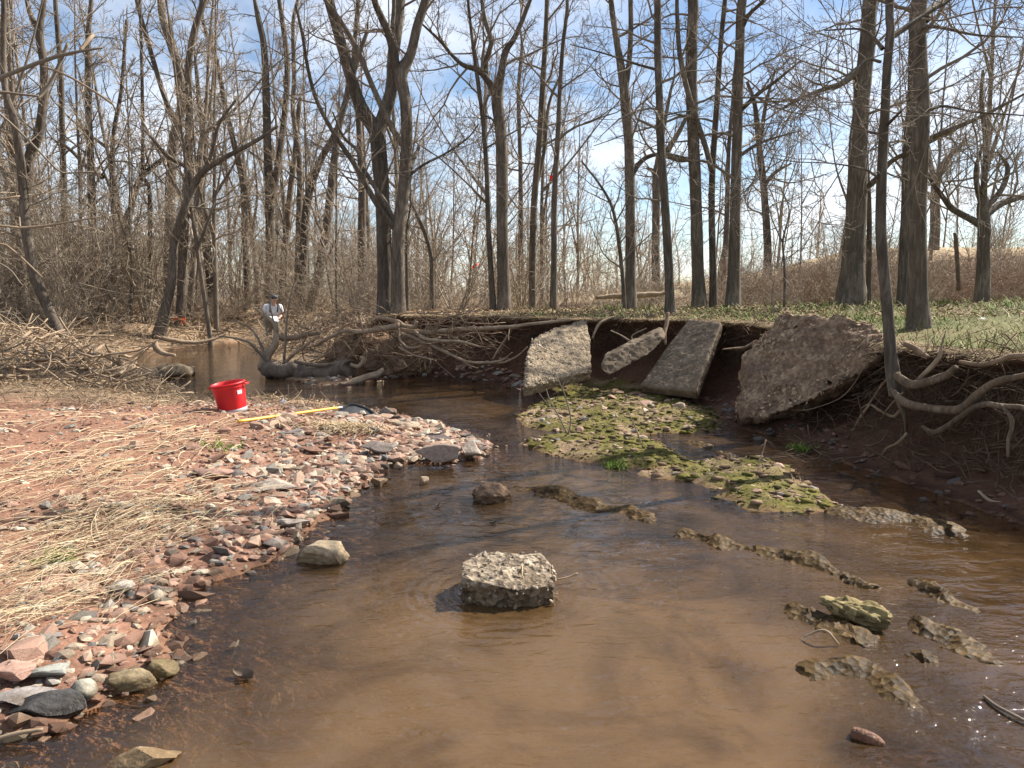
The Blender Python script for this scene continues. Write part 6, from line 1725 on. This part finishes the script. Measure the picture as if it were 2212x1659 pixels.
# dip net
h0, h1 = onground(515, 921), onground(728, 897)
nt_ = empty('dip_net', tuple(h0), 'black dip net with long yellow handle lying across the gravel bar', 'net')
h0 = h0 + np.array([0, 0, 0.05]); h1 = h1 + np.array([0, 0, 0.09])
loc0 = np.array(nt_.location)
def net_part(name, pts, r, m_, K=8, n=20):
    C = spline(np.array(pts, float), n)
    a = Acc(); a.add(*tubes(C[None], np.full((1, n), r), K, True))
    return link(name, a.mesh(name, True, False, loc0), M[m_], nt_)
net_part('handle', [h0, (h0 + h1) / 2, h1], 0.0155, 'yellow')
hd = norm(h1 - h0)
f0 = h1 + hd * 0.10
net_part('ferrule', [h1, f0], 0.012, 'metal', 8, 4)
cc = [P(733, 888, f0[1] - 0.02), P(757, 874, f0[1] + 0.10), P(782, 879, f0[1] + 0.10), P(804, 890, f0[1] + 0.02), P(806, 897, f0[1] - 0.16), P(770, 896, f0[1] - 0.20), P(738, 893, f0[1] - 0.12)]
fr_ = np.array([list(q) for q in cc + [cc[0]]])
net_part('frame', fr_, 0.019, 'black', 8, 48)
cen = fr_[:-1].mean(0)
C = spline(fr_, 41)[:-1]
rings = [C]
for k in range(1, 6):
    t = k / 5
    rr = cen + (C - cen) * (1 - 0.55 * t) + np.array([0.10 * t, -0.12 * t, -0.09 * t])
    rr = rr + fbm(rr * 14 + k, 3, 3)[:, None] * 0.02
    rr[:, 2] = np.maximum(rr[:, 2], ground(rr[:, 0], rr[:, 1]) + 0.02)
    rings.append(rr)
V = np.concatenate(rings); n = 40
idx = np.arange(6 * n).reshape(6, n)
q = np.stack([idx[:-1], np.roll(idx[:-1], -1, 1), np.roll(idx[1:], -1, 1), idx[1:]], -1).reshape(-1, 4)
a = Acc(); a.add(V, q); link('net_bag', a.mesh('net_bag', True, False, loc0), M['mesh'], nt_)
fl = np.array([list(P(744, 895, f0[1] - 0.19)), list(P(806, 897, f0[1] - 0.18)), list(P(800, 910, f0[1] - 0.26)), list(P(770, 905, f0[1] - 0.26))])
a = Acc(); a.add(np.concatenate([fl, fl + [0, 0.02, -0.01]]), [[0, 1, 2, 3], [4, 7, 6, 5], [0, 4, 5, 1], [1, 5, 6, 2], [2, 6, 7, 3], [3, 7, 4, 0]])
link('skirt', a.mesh('skirt', False, False, loc0), M['black'], nt_)

def crumple(name, u, v, w, h, m_, label, cat, seed, lift=0.02, n=9):
    c = onground(u, v); rg_ = np.random.default_rng(seed)
    k = c[1] / FPX; w *= k; h *= k
    g_ = np.linspace(-1, 1, n)
    A_, B_ = np.meshgrid(g_, g_)
    hz = np.abs(fbm(np.stack([A_ * 1.6, B_ * 1.6, 0 * A_ + seed], -1), 3, seed)) * h * 1.6 * (1 - 0.6 * np.maximum(np.abs(A_), np.abs(B_))) + lift * (1 - np.maximum(np.abs(A_), np.abs(B_)))
    V = np.stack([A_ * w / 2, B_ * w * 0.3, hz], -1)
    V += rg_.normal(0, w * 0.02, V.shape)
    V[..., 2] = np.maximum(V[..., 2], 0.004)
    idx = np.arange(n * n).reshape(n, n)
    q = np.stack([idx[:-1, :-1], idx[:-1, 1:], idx[1:, 1:], idx[1:, :-1]], -1).reshape(-1, 4)
    o = link(name, raw_mesh(name, V.reshape(-1, 3), q, np.zeros((0, 3), int), False), M[m_], None, (c[0], c[1], c[2] + 0.02))
    return tag(o, label, cat)
crumple('plastic_bag', 1838, 656, 44, 12, 'white', 'crumpled white plastic bag on the grass above the boulder', 'bag', 5, 0.05)
crumple('paper_scrap', 612, 874, 16, 9, 'white', 'small white scrap on the gravel right of the red bucket', 'scrap', 6, 0.03)
crumple('paper_scrap', 2122, 693, 14, 5, 'white', 'small pale scrap on the grass at the far right', 'scrap', 7, 0.02)

def tape(name, pts, w, m_, label):
    p = np.array(pts, float); n = 12
    C = spline(p, n); d = norm(np.gradient(C, axis=0)); sd = norm(np.cross(d, [0.2, 1, 0.1]))
    tw = np.linspace(0, 1.5, n)[:, None]
    sd = sd * np.cos(tw) + np.cross(d, sd) * np.sin(tw)
    V = np.concatenate([C - sd * w / 2, C + sd * w / 2])
    a = Acc(); a.add(V, [[i, i + 1, n + i + 1, n + i] for i in range(n - 1)])
    c = C.mean(0)
    return tag(link(name, a.mesh(name, True, False, c), M[m_], None, c), label, 'tape')
tape('flagging_tape', [P(1188, 385, 17.5), P(1200, 380, 17.4), P(1206, 378, 17.5), P(1197, 392, 17.5)], 0.09, 'redtape', 'red flagging tape tied to a twig high in the middle of the picture')
tape('flagging_tape', [P(1020, 578, 20), P(1028, 573, 19.9), P(1032, 570, 20), P(1026, 577, 20)], 0.06, 'redtape', 'small red flagging tape low among twigs left of the wide forked grey tree')
tr_ = next(o for o in bpy.data.objects if o.get('label', '').startswith('tall grey tree with orange tape'))
b_ = np.array(tr_.location)
kk = b_[1]
o_ = P(388, 690, kk); r_t = 0.5 * 23 / FPX * kk + 0.015
aa = np.linspace(0, 2 * np.pi, 20)
V = []
for zf in (-0.06, 0.06): V += [[o_[0] + r_t * math.cos(t), o_[1] + r_t * math.sin(t), o_[2] + zf + 0.015 * math.sin(3 * t)] for t in aa]
a = Acc(); a.add(V, [[i, i + 1, 20 + i + 1, 20 + i] for i in range(19)])
tail = np.array([[o_[0] + r_t * 0.6, o_[1] - r_t * 0.85, o_[2]], [o_[0] + r_t + 0.06, o_[1] - r_t, o_[2] - 0.05], [o_[0] + r_t + 0.05, o_[1] - r_t, o_[2] - 0.17], [o_[0] + r_t * 0.6, o_[1] - r_t * 0.9, o_[2] - 0.1]])
a.add(tail, [[0, 1, 2, 3]])
tag(link('flagging_tape', a.mesh('flagging_tape', True, False, o_), M['orange'], None, o_), 'orange tape wrapped round the foot of the tall grey tree at left', 'tape')

pole('post', [(2071, 628, 9), (2068, 560, 9), (2063, 503, 8)], 17.5, 'wetwood', 'thin dark post standing in the brambles at right', 'post', None, 17.5, 8, 10, 520)
pole('post', [(1565, 590, 8), (1566, 555, 8)], 27, 'driftwood', 'short pale wooden post near the field edge', 'post', None, 27, 8, 8, 521)
pole('wood_chunk', [(1836, 1580, 26), (1860, 1588, 34), (1890, 1603, 32), (1904, 1612, 22)], 2.405, 'redwood', 'chunk of reddish wet wood lying on the shelf at lower right', 'wood', None, 2.345, 10, 20, 522, 0.15)
pole('stick', [(2112, 1060, 6), (2140, 1083, 8), (2180, 1088, 7), (2250, 1092, 6)], 5.3, 'driftwood', 'pale stick at the water edge by the right frame edge', 'stick', None, 5.1, 6, 16, 523)
pole('stick', [(1812, 1393 + 0, 5), (1780, 1362, 6), (1736, 1376, 4)], 3.06, 'driftwood', 'bent twig caught on the brown algae ledge', 'stick', None, 3.12, 6, 14, 524)
pole('stick', [(2125, 1505, 7), (2150, 1525, 8), (2190, 1545, 8), (2240, 1570, 7)], 2.64, 'wetwood', 'twig lying in the shallow water at the lower right corner', 'stick', None, 2.44, 6, 16, 525)
pole('stick', [(-20, 1600, 9), (40, 1583, 10), (92, 1575, 8)], 2.34, 'driftwood', 'short stick at the lower left shore beside the dark stone', 'stick', None, 2.38, 6, 14, 526)
pole('stick', [(1200, 1252, 3), (1225, 1247, 4), (1248, 1238, 5)], 3.75, 'straw' if False else 'driftwood', 'weedy twig trailing from the right end of the midstream block', 'stick', None, 3.8, 5, 10, 527)
pole('stick', [(1389, 966, 3.5), (1374, 926, 3), (1356, 888, 2)], 7.05, 'driftwood', 'pale dead stem standing on the mossy island', 'stem', None, 7.2, 5, 14, 528)
pole('stick', [(1638, 1000, 3.5), (1648, 975, 3), (1655, 950, 2)], 6.4, 'driftwood', 'short pale stem on the lower mossy lobe', 'stem', None, 6.5, 5, 10, 529)
ss = empty('twiggy_sapling', tuple(onground(1227, 941)), 'thin bare sapling with two stems on the left of the mossy island', 'sapling')
for k, px in enumerate([[(1227, 941, 4), (1210, 905, 3.4), (1188, 865, 2.6), (1180, 840, 1.6)], [(1227, 941, 4), (1233, 905, 3.4), (1223, 860, 3), (1212, 835, 2.4), (1200, 805, 1.6)], [(1223, 860, 2.4), (1216, 830, 2), (1240, 800, 1.4)], [(1200, 885, 2.2), (1185, 875, 1.8), (1165, 850, 1.2)]]):
    pole('stem', px, ss.location[1], 'twig', None, None, None, ss.location[1] + 0.15, 5, 16, 530 + k, 0.05, True, ss)
for (u, v, s_, lab, seed) in [(525, 1466, 0.05, 'dark curled dead leaf floating in the near water', 3), (1065, 1132, 0.028, 'small dark leaf floating beyond the midstream block', 4), (945, 1095, 0.03, 'dark leaf scrap on the riffle left of the muddy clod', 5)]:
    q = G(u, v); n = 7
    A_, B_ = np.meshgrid(np.linspace(-1, 1, n), np.linspace(-1, 1, n))
    wdt = np.sqrt(np.maximum(1 - A_ ** 2, 0.02)) * 0.55
    V = np.stack([A_ * s_, B_ * wdt * s_, (B_ ** 2 * 0.45 + 0.25 * A_ ** 2 + 0.15 * fbm(np.stack([A_ * 2, B_ * 2, A_ * 0 + seed], -1), 2, seed)) * s_ + 0.003], -1)
    idx = np.arange(n * n).reshape(n, n)
    qd = np.stack([idx[:-1, :-1], idx[:-1, 1:], idx[1:, 1:], idx[1:, :-1]], -1).reshape(-1, 4)
    o = link('dead_leaf', raw_mesh('dead_leaf', V.reshape(-1, 3), qd, np.zeros((0, 3), int), True), M['wetwood'], None, tuple(q))
    o.rotation_euler = (0.1, 0, seed * 0.9)
    tag(o, lab, 'leaf')
# straws snagged on the midstream block
rg2 = np.random.default_rng(9)
acc = Acc()
for px in [[(1130, 1205), (1128, 1240), (1133, 1266), (1125, 1285)], [(1068, 1262), (1095, 1270), (1130, 1270), (1168, 1262), (1192, 1258)], [(1010, 1258), (1040, 1262), (1075, 1268), (1100, 1272)], [(1078, 1268), (1100, 1282), (1118, 1290)], [(1118, 1290), (1160, 1288), (1200, 1282)], [(1145, 1262), (1132, 1280), (1128, 1296)]]:
    rows = [list(P(u, v, 3.58 if v > 1230 else 3.85)) for u, v in px]
    C = spline(np.array(rows), 14)
    V, q, T = tubes(C[None], np.full((1, 14), 0.0028), 4); acc.add(V, q, T, (0.42, 0.31, 0.18))
n = 260
xx = rg2.uniform(1005, 1190, n); vv_ = rg2.uniform(1258, 1290, n)
q0 = np.array([P(a, b, 3.56) for a, b in zip(xx, vv_)])
pp = q0[:, None] + np.cumsum(rg2.normal(0, 0.012, (n, 5, 3)), 1) + np.linspace(0, 1, 5)[None, :, None] * np.array([0, 0, -0.03])
V, q, T = tubes(pp, np.full((n, 5), 0.0014), 3); acc.add(V, q, T, (0.16, 0.11, 0.06))
tag(link('snagged_straw', acc.mesh('snagged_straw', True, True), M['straw']), kind='stuff')

# near branches reaching in at the left
nb = empty('overhanging_shrub', (-1.9, 2.0, float(ground(-1.9, 2.0))), 'bare pale twigs reaching into the picture from a shrub beyond the left edge', 'shrub')
def br(px, y0, y1, m_='twig', n=20):
    pole('branch', [(a * S5, b * S5, w * S5) for a, b, w in px], y0, m_, None, None, None, y1, 6, n, int(px[0][1]) + 7, 0.08, True, nb)
br([(-330, 420, 26), (-150, 385, 22), (0, 335, 18), (150, 275, 16), (290, 232, 14), (440, 205, 8)], 2.0, 2.1)
br([(160, 425, 8), (185, 400, 12), (230, 330, 13), (290, 188, 14)], 2.05, 2.1)
br([(185, 285, 9), (290, 325, 9), (400, 390, 9), (480, 445, 11)], 2.1, 2.0, 'driftwood')
br([(345, 215, 14), (380, 170, 16), (400, 150, 12)], 2.1, 2.15, 'driftwood')
br([(-330, 420, 14), (-100, 400, 12), (0, 395, 11), (90, 405, 10), (180, 415, 8)], 2.0, 2.1)
br([(-330, 300, 14), (-120, 400, 12), (0, 488, 10), (110, 590, 9), (235, 720, 9), (265, 742, 9), (400, 736, 6)], 1.9, 2.0)
br([(-330, 950, 14), (0, 968, 12), (90, 976, 12), (220, 965, 10), (430, 930, 6)], 1.9, 2.0, 'driftwood')
br([(85, 970, 8), (82, 930, 6)], 1.92, 1.93, 'driftwood')
br([(-330, 930, 10), (0, 856, 9), (85, 840, 7)], 1.9, 1.95, 'driftwood')
br([(-330, 1000, 12), (0, 1045, 10), (45, 1065, 9), (120, 1130, 8), (182, 1190, 6)], 1.9, 1.95, 'driftwood')
br([(-330, 1020, 9), (0, 1130, 8), (95, 1222, 6)], 1.9, 1.95)
br([(-330, 440, 40), (-340, 700, 44), (-335, 1000, 48), (-330, 1500, 54), (-320, 2050, 60)], 2.0, 2.0, 'twig', 30)

# ------------------------------------------------------------------ the person
M['skin'] = plain_mat('skin', (0.50, 0.29, 0.21), 0.6, 0.4, 20, 0.08)
M['shirt'] = plain_mat('white_cotton', (0.66, 0.67, 0.69), 0.85, 0.2, 14, 0.06)
M['waders'] = plain_mat('olive_waders', (0.19, 0.15, 0.10), 0.75, 0.3, 10, 0.15)
M['cap'] = plain_mat('blue_grey_cap', (0.10, 0.115, 0.15), 0.8, 0.2, 18, 0.15)
M['strap'] = plain_mat('dark_strap', (0.04, 0.04, 0.05), 0.7, 0.3, 18, 0.15)
M['hair'] = plain_mat('dark_hair', (0.04, 0.028, 0.02), 0.7, 0.3, 30, 0.3)
pb = P(590, 757, 21.0); pb[2] = -0.18
per = empty('person', tuple(pb), 'person in white t-shirt, blue cap and olive waders writing in the far water', 'person')
per.rotation_euler = (0, 0, math.radians(-150))      # model faces +Y; turned to look toward the right front
def bend(p):
    p = np.array(p, float); k = np.maximum(p[..., 2] - 1.05, 0)
    q = p.copy(); q[..., 1] += 0.42 * k; q[..., 2] -= 0.10 * k
    return q
def skin(name, verts, edges, m_, root=0, sub=2):
    verts = [tuple(bend(v[:3])) + tuple(v[3:]) for v in verts]
    me = bpy.data.meshes.new(name)
    me.from_pydata([v[:3] for v in verts], edges, [])
    o = link(name, me, M[m_], per)
    md = o.modifiers.new('skin', 'SKIN'); md.use_smooth_shade = True
    for i, v in enumerate(verts):
        sv = me.skin_vertices[0].data[i]
        sv.radius = (v[3], v[4] if len(v) > 4 else v[3])
        sv.use_root = (i == root)
    s_ = o.modifiers.new('sub', 'SUBSURF'); s_.levels = sub; s_.render_levels = sub
    return o
# body in metres, facing +Y, head bowed, forearms forward
JV = [(0, 0, .98, .13, .10), (0, 0.0, 1.16, .135, .10), (0, 0.02, 1.36, .16, .11), (0, 0.05, 1.50, .07, .06), (0, 0.075, 1.56, .055, .055),
      (-.19, 0.03, 1.43, .058), (-.245, 0.02, 1.16, .044), (-.13, 0.25, 1.07, .036), (-.07, 0.32, 1.06, .026),
      (.19, 0.03, 1.43, .058), (.255, 0.04, 1.16, .044), (.17, 0.29, 1.06, .036), (.13, 0.36, 1.05, .026),
      (-.10, 0, .90, .085), (-.12, 0.03, .52, .06), (-.13, -.02, .10, .045), (-.13, .12, .04, .04),
      (.10, 0, .90, .085), (.12, 0.03, .52, .06), (.13, -.02, .10, .045), (.13, .12, .04, .04),
      (0, 0.10, 1.63, .075, .085), (0, 0.12, 1.72, .072, .082)]
JE = [(0, 1), (1, 2), (2, 3), (3, 4), (2, 5), (5, 6), (6, 7), (7, 8), (2, 9), (9, 10), (10, 11), (11, 12), (0, 13), (13, 14), (14, 15), (15, 16), (0, 17), (17, 18), (18, 19), (19, 20), (4, 21), (21, 22)]
# fingers, each a short chain from the palm
for (h, sx) in ((8, -1), (12, 1)):
    hx, hy, hz = JV[h][:3]
    for f in range(4):
        a0 = len(JV); off = (f - 1.5) * 0.018
        JV += [(hx + off, hy + 0.045, hz + 0.004, .009), (hx + off * 1.1, hy + 0.075 - abs(off) * 0.3, hz - 0.004, .008), (hx + off * 1.1, hy + 0.095 - abs(off) * 0.4, hz - 0.018, .007)]
        JE += [(h, a0), (a0, a0 + 1), (a0 + 1, a0 + 2)]
    a0 = len(JV)
    JV += [(hx - sx * 0.035, hy + 0.015, hz + 0.01, .010), (hx - sx * 0.045, hy + 0.045, hz + 0.008, .008)]
    JE += [(h, a0), (a0, a0 + 1)]
pbody = skin('body', JV, JE, 'skin', 0, 2)
skin('t_shirt', [(0, 0, 1.08, .155, .125), (0, 0.0, 1.20, .155, .122), (0, 0.02, 1.37, .175, .13), (0, 0.045, 1.475, .085, .075), (-.20, 0.03, 1.43, .082), (-.245, 0.022, 1.24, .072), (.20, 0.03, 1.43, .082), (.25, 0.035, 1.24, .072)],
     [(0, 1), (1, 2), (2, 3), (2, 4), (4, 5), (2, 6), (6, 7)], 'shirt', 1, 2)
skin('waders', [(0, 0, .96, .165, .135), (0, 0, 1.10, .168, .14), (0, 0.01, 1.27, .172, .142), (-.10, 0, .88, .115), (-.12, 0.03, .52, .09), (-.13, -.01, .08, .075), (-.13, .13, .045, .055), (.10, 0, .88, .115), (.12, 0.03, .52, .09), (.13, -.01, .08, .075), (.13, .13, .045, .055)],
     [(0, 1), (1, 2), (0, 3), (3, 4), (4, 5), (5, 6), (0, 7), (7, 8), (8, 9), (9, 10)], 'waders', 0, 2)
for sx in (-1, 1):
    C = spline(np.array([[sx * .10, .155, 1.26], [sx * .105, .155, 1.40], [sx * .10, .06, 1.53], [sx * .085, -.08, 1.46], [sx * .05, -.13, 1.30]]), 20)
    C = bend(C)
    a = Acc(); a.add(*tubes(C[None], np.full((1, 20), 0.016), 6, True)); link('strap', a.mesh('strap'), M['strap'], per)
# face, ears and hair on the bowed head
hp = np.array([0, .115, 1.675])
def blob(name, c, s, m_, lv=2):
    b = ico(lv); a = Acc(); a.add(bend(b[0] * np.array(s) + np.array(c)), None, b[1]); return link(name, a.mesh(name), M[m_], pbody)
blob('nose', hp + [0, .085, -.03], (.013, .02, .02), 'skin'); blob('ear', hp + [-.078, 0, -.01], (.012, .02, .03), 'skin'); blob('ear', hp + [.078, 0, -.01], (.012, .02, .03), 'skin')
blob('eye', hp + [-.03, .078, -.005], (.011, .008, .008), 'hair'); blob('eye', hp + [.03, .078, -.005], (.011, .008, .008), 'hair'); blob('mouth', hp + [0, .075, -.065], (.022, .008, .006), 'hair')
blob('hair', hp + [0, -.025, .012], (.079, .075, .075), 'hair', 3)
b = ico(3); V = b[0] * np.array([.086, .098, .075]); V[:, 2] = np.maximum(V[:, 2], 0); V = V + hp + [0, 0, .04]
capo = Acc(); V = bend(V); capo.add(V, None, b[1]); cp_ = link('cap', capo.mesh('cap'), M['cap'], per)
g_ = np.linspace(-1, 1, 9)
V = [[x * .075, .08 + .075 * math.sqrt(max(1 - x * x * .8, 0)) * t, 1.712 - .035 * t - .012 * x * x + dz] for dz in (0, -.006) for t in (0, 1) for x in g_]
a = Acc(); a.add(bend(V), [[i, i + 1, i + 10, i + 9] for i in range(8)] + [[18 + i, 27 + i, 28 + i, 19 + i] for i in range(8)] + [[9 + i, 10 + i, 28 + i, 27 + i] for i in range(8)])
link('brim', a.mesh('brim'), M['cap'], cp_)
# clipboard held in the left hand
R3 = Matrix.Rotation(per.rotation_euler[2], 3, 'Z')
cw = Vector(pb) + R3 @ Vector((0.04, 0.44, 1.055))
cb = empty('clipboard', tuple(cw), 'white papers on a clipboard held by the person in the cap', 'clipboard')
cb.rotation_euler = (math.radians(-28), 0, per.rotation_euler[2])
def box(sx, sy, sz, z0):
    V = [[x * sx / 2, y * sy / 2, z0 + z * sz] for z in (0, 1) for x, y in ((-1, -1), (1, -1), (1, 1), (-1, 1))]
    return V, [[0, 3, 2, 1], [4, 5, 6, 7], [0, 1, 5, 4], [1, 2, 6, 5], [2, 3, 7, 6], [3, 0, 4, 7]]
a = Acc(); a.add(*box(.25, .33, .006, -.006)); cbb = link('board', a.mesh('board', False), M['strap'], cb)
a = Acc(); a.add(*box(.225, .30, .004, .001)); link('paper', a.mesh('paper', False), M['white'], cbb)
V, q = box(.12, .03, .014, .006); a = Acc(); a.add(np.array(V) + [0, .145, 0], q); link('clip', a.mesh('clip', False), M['metal'], cbb)
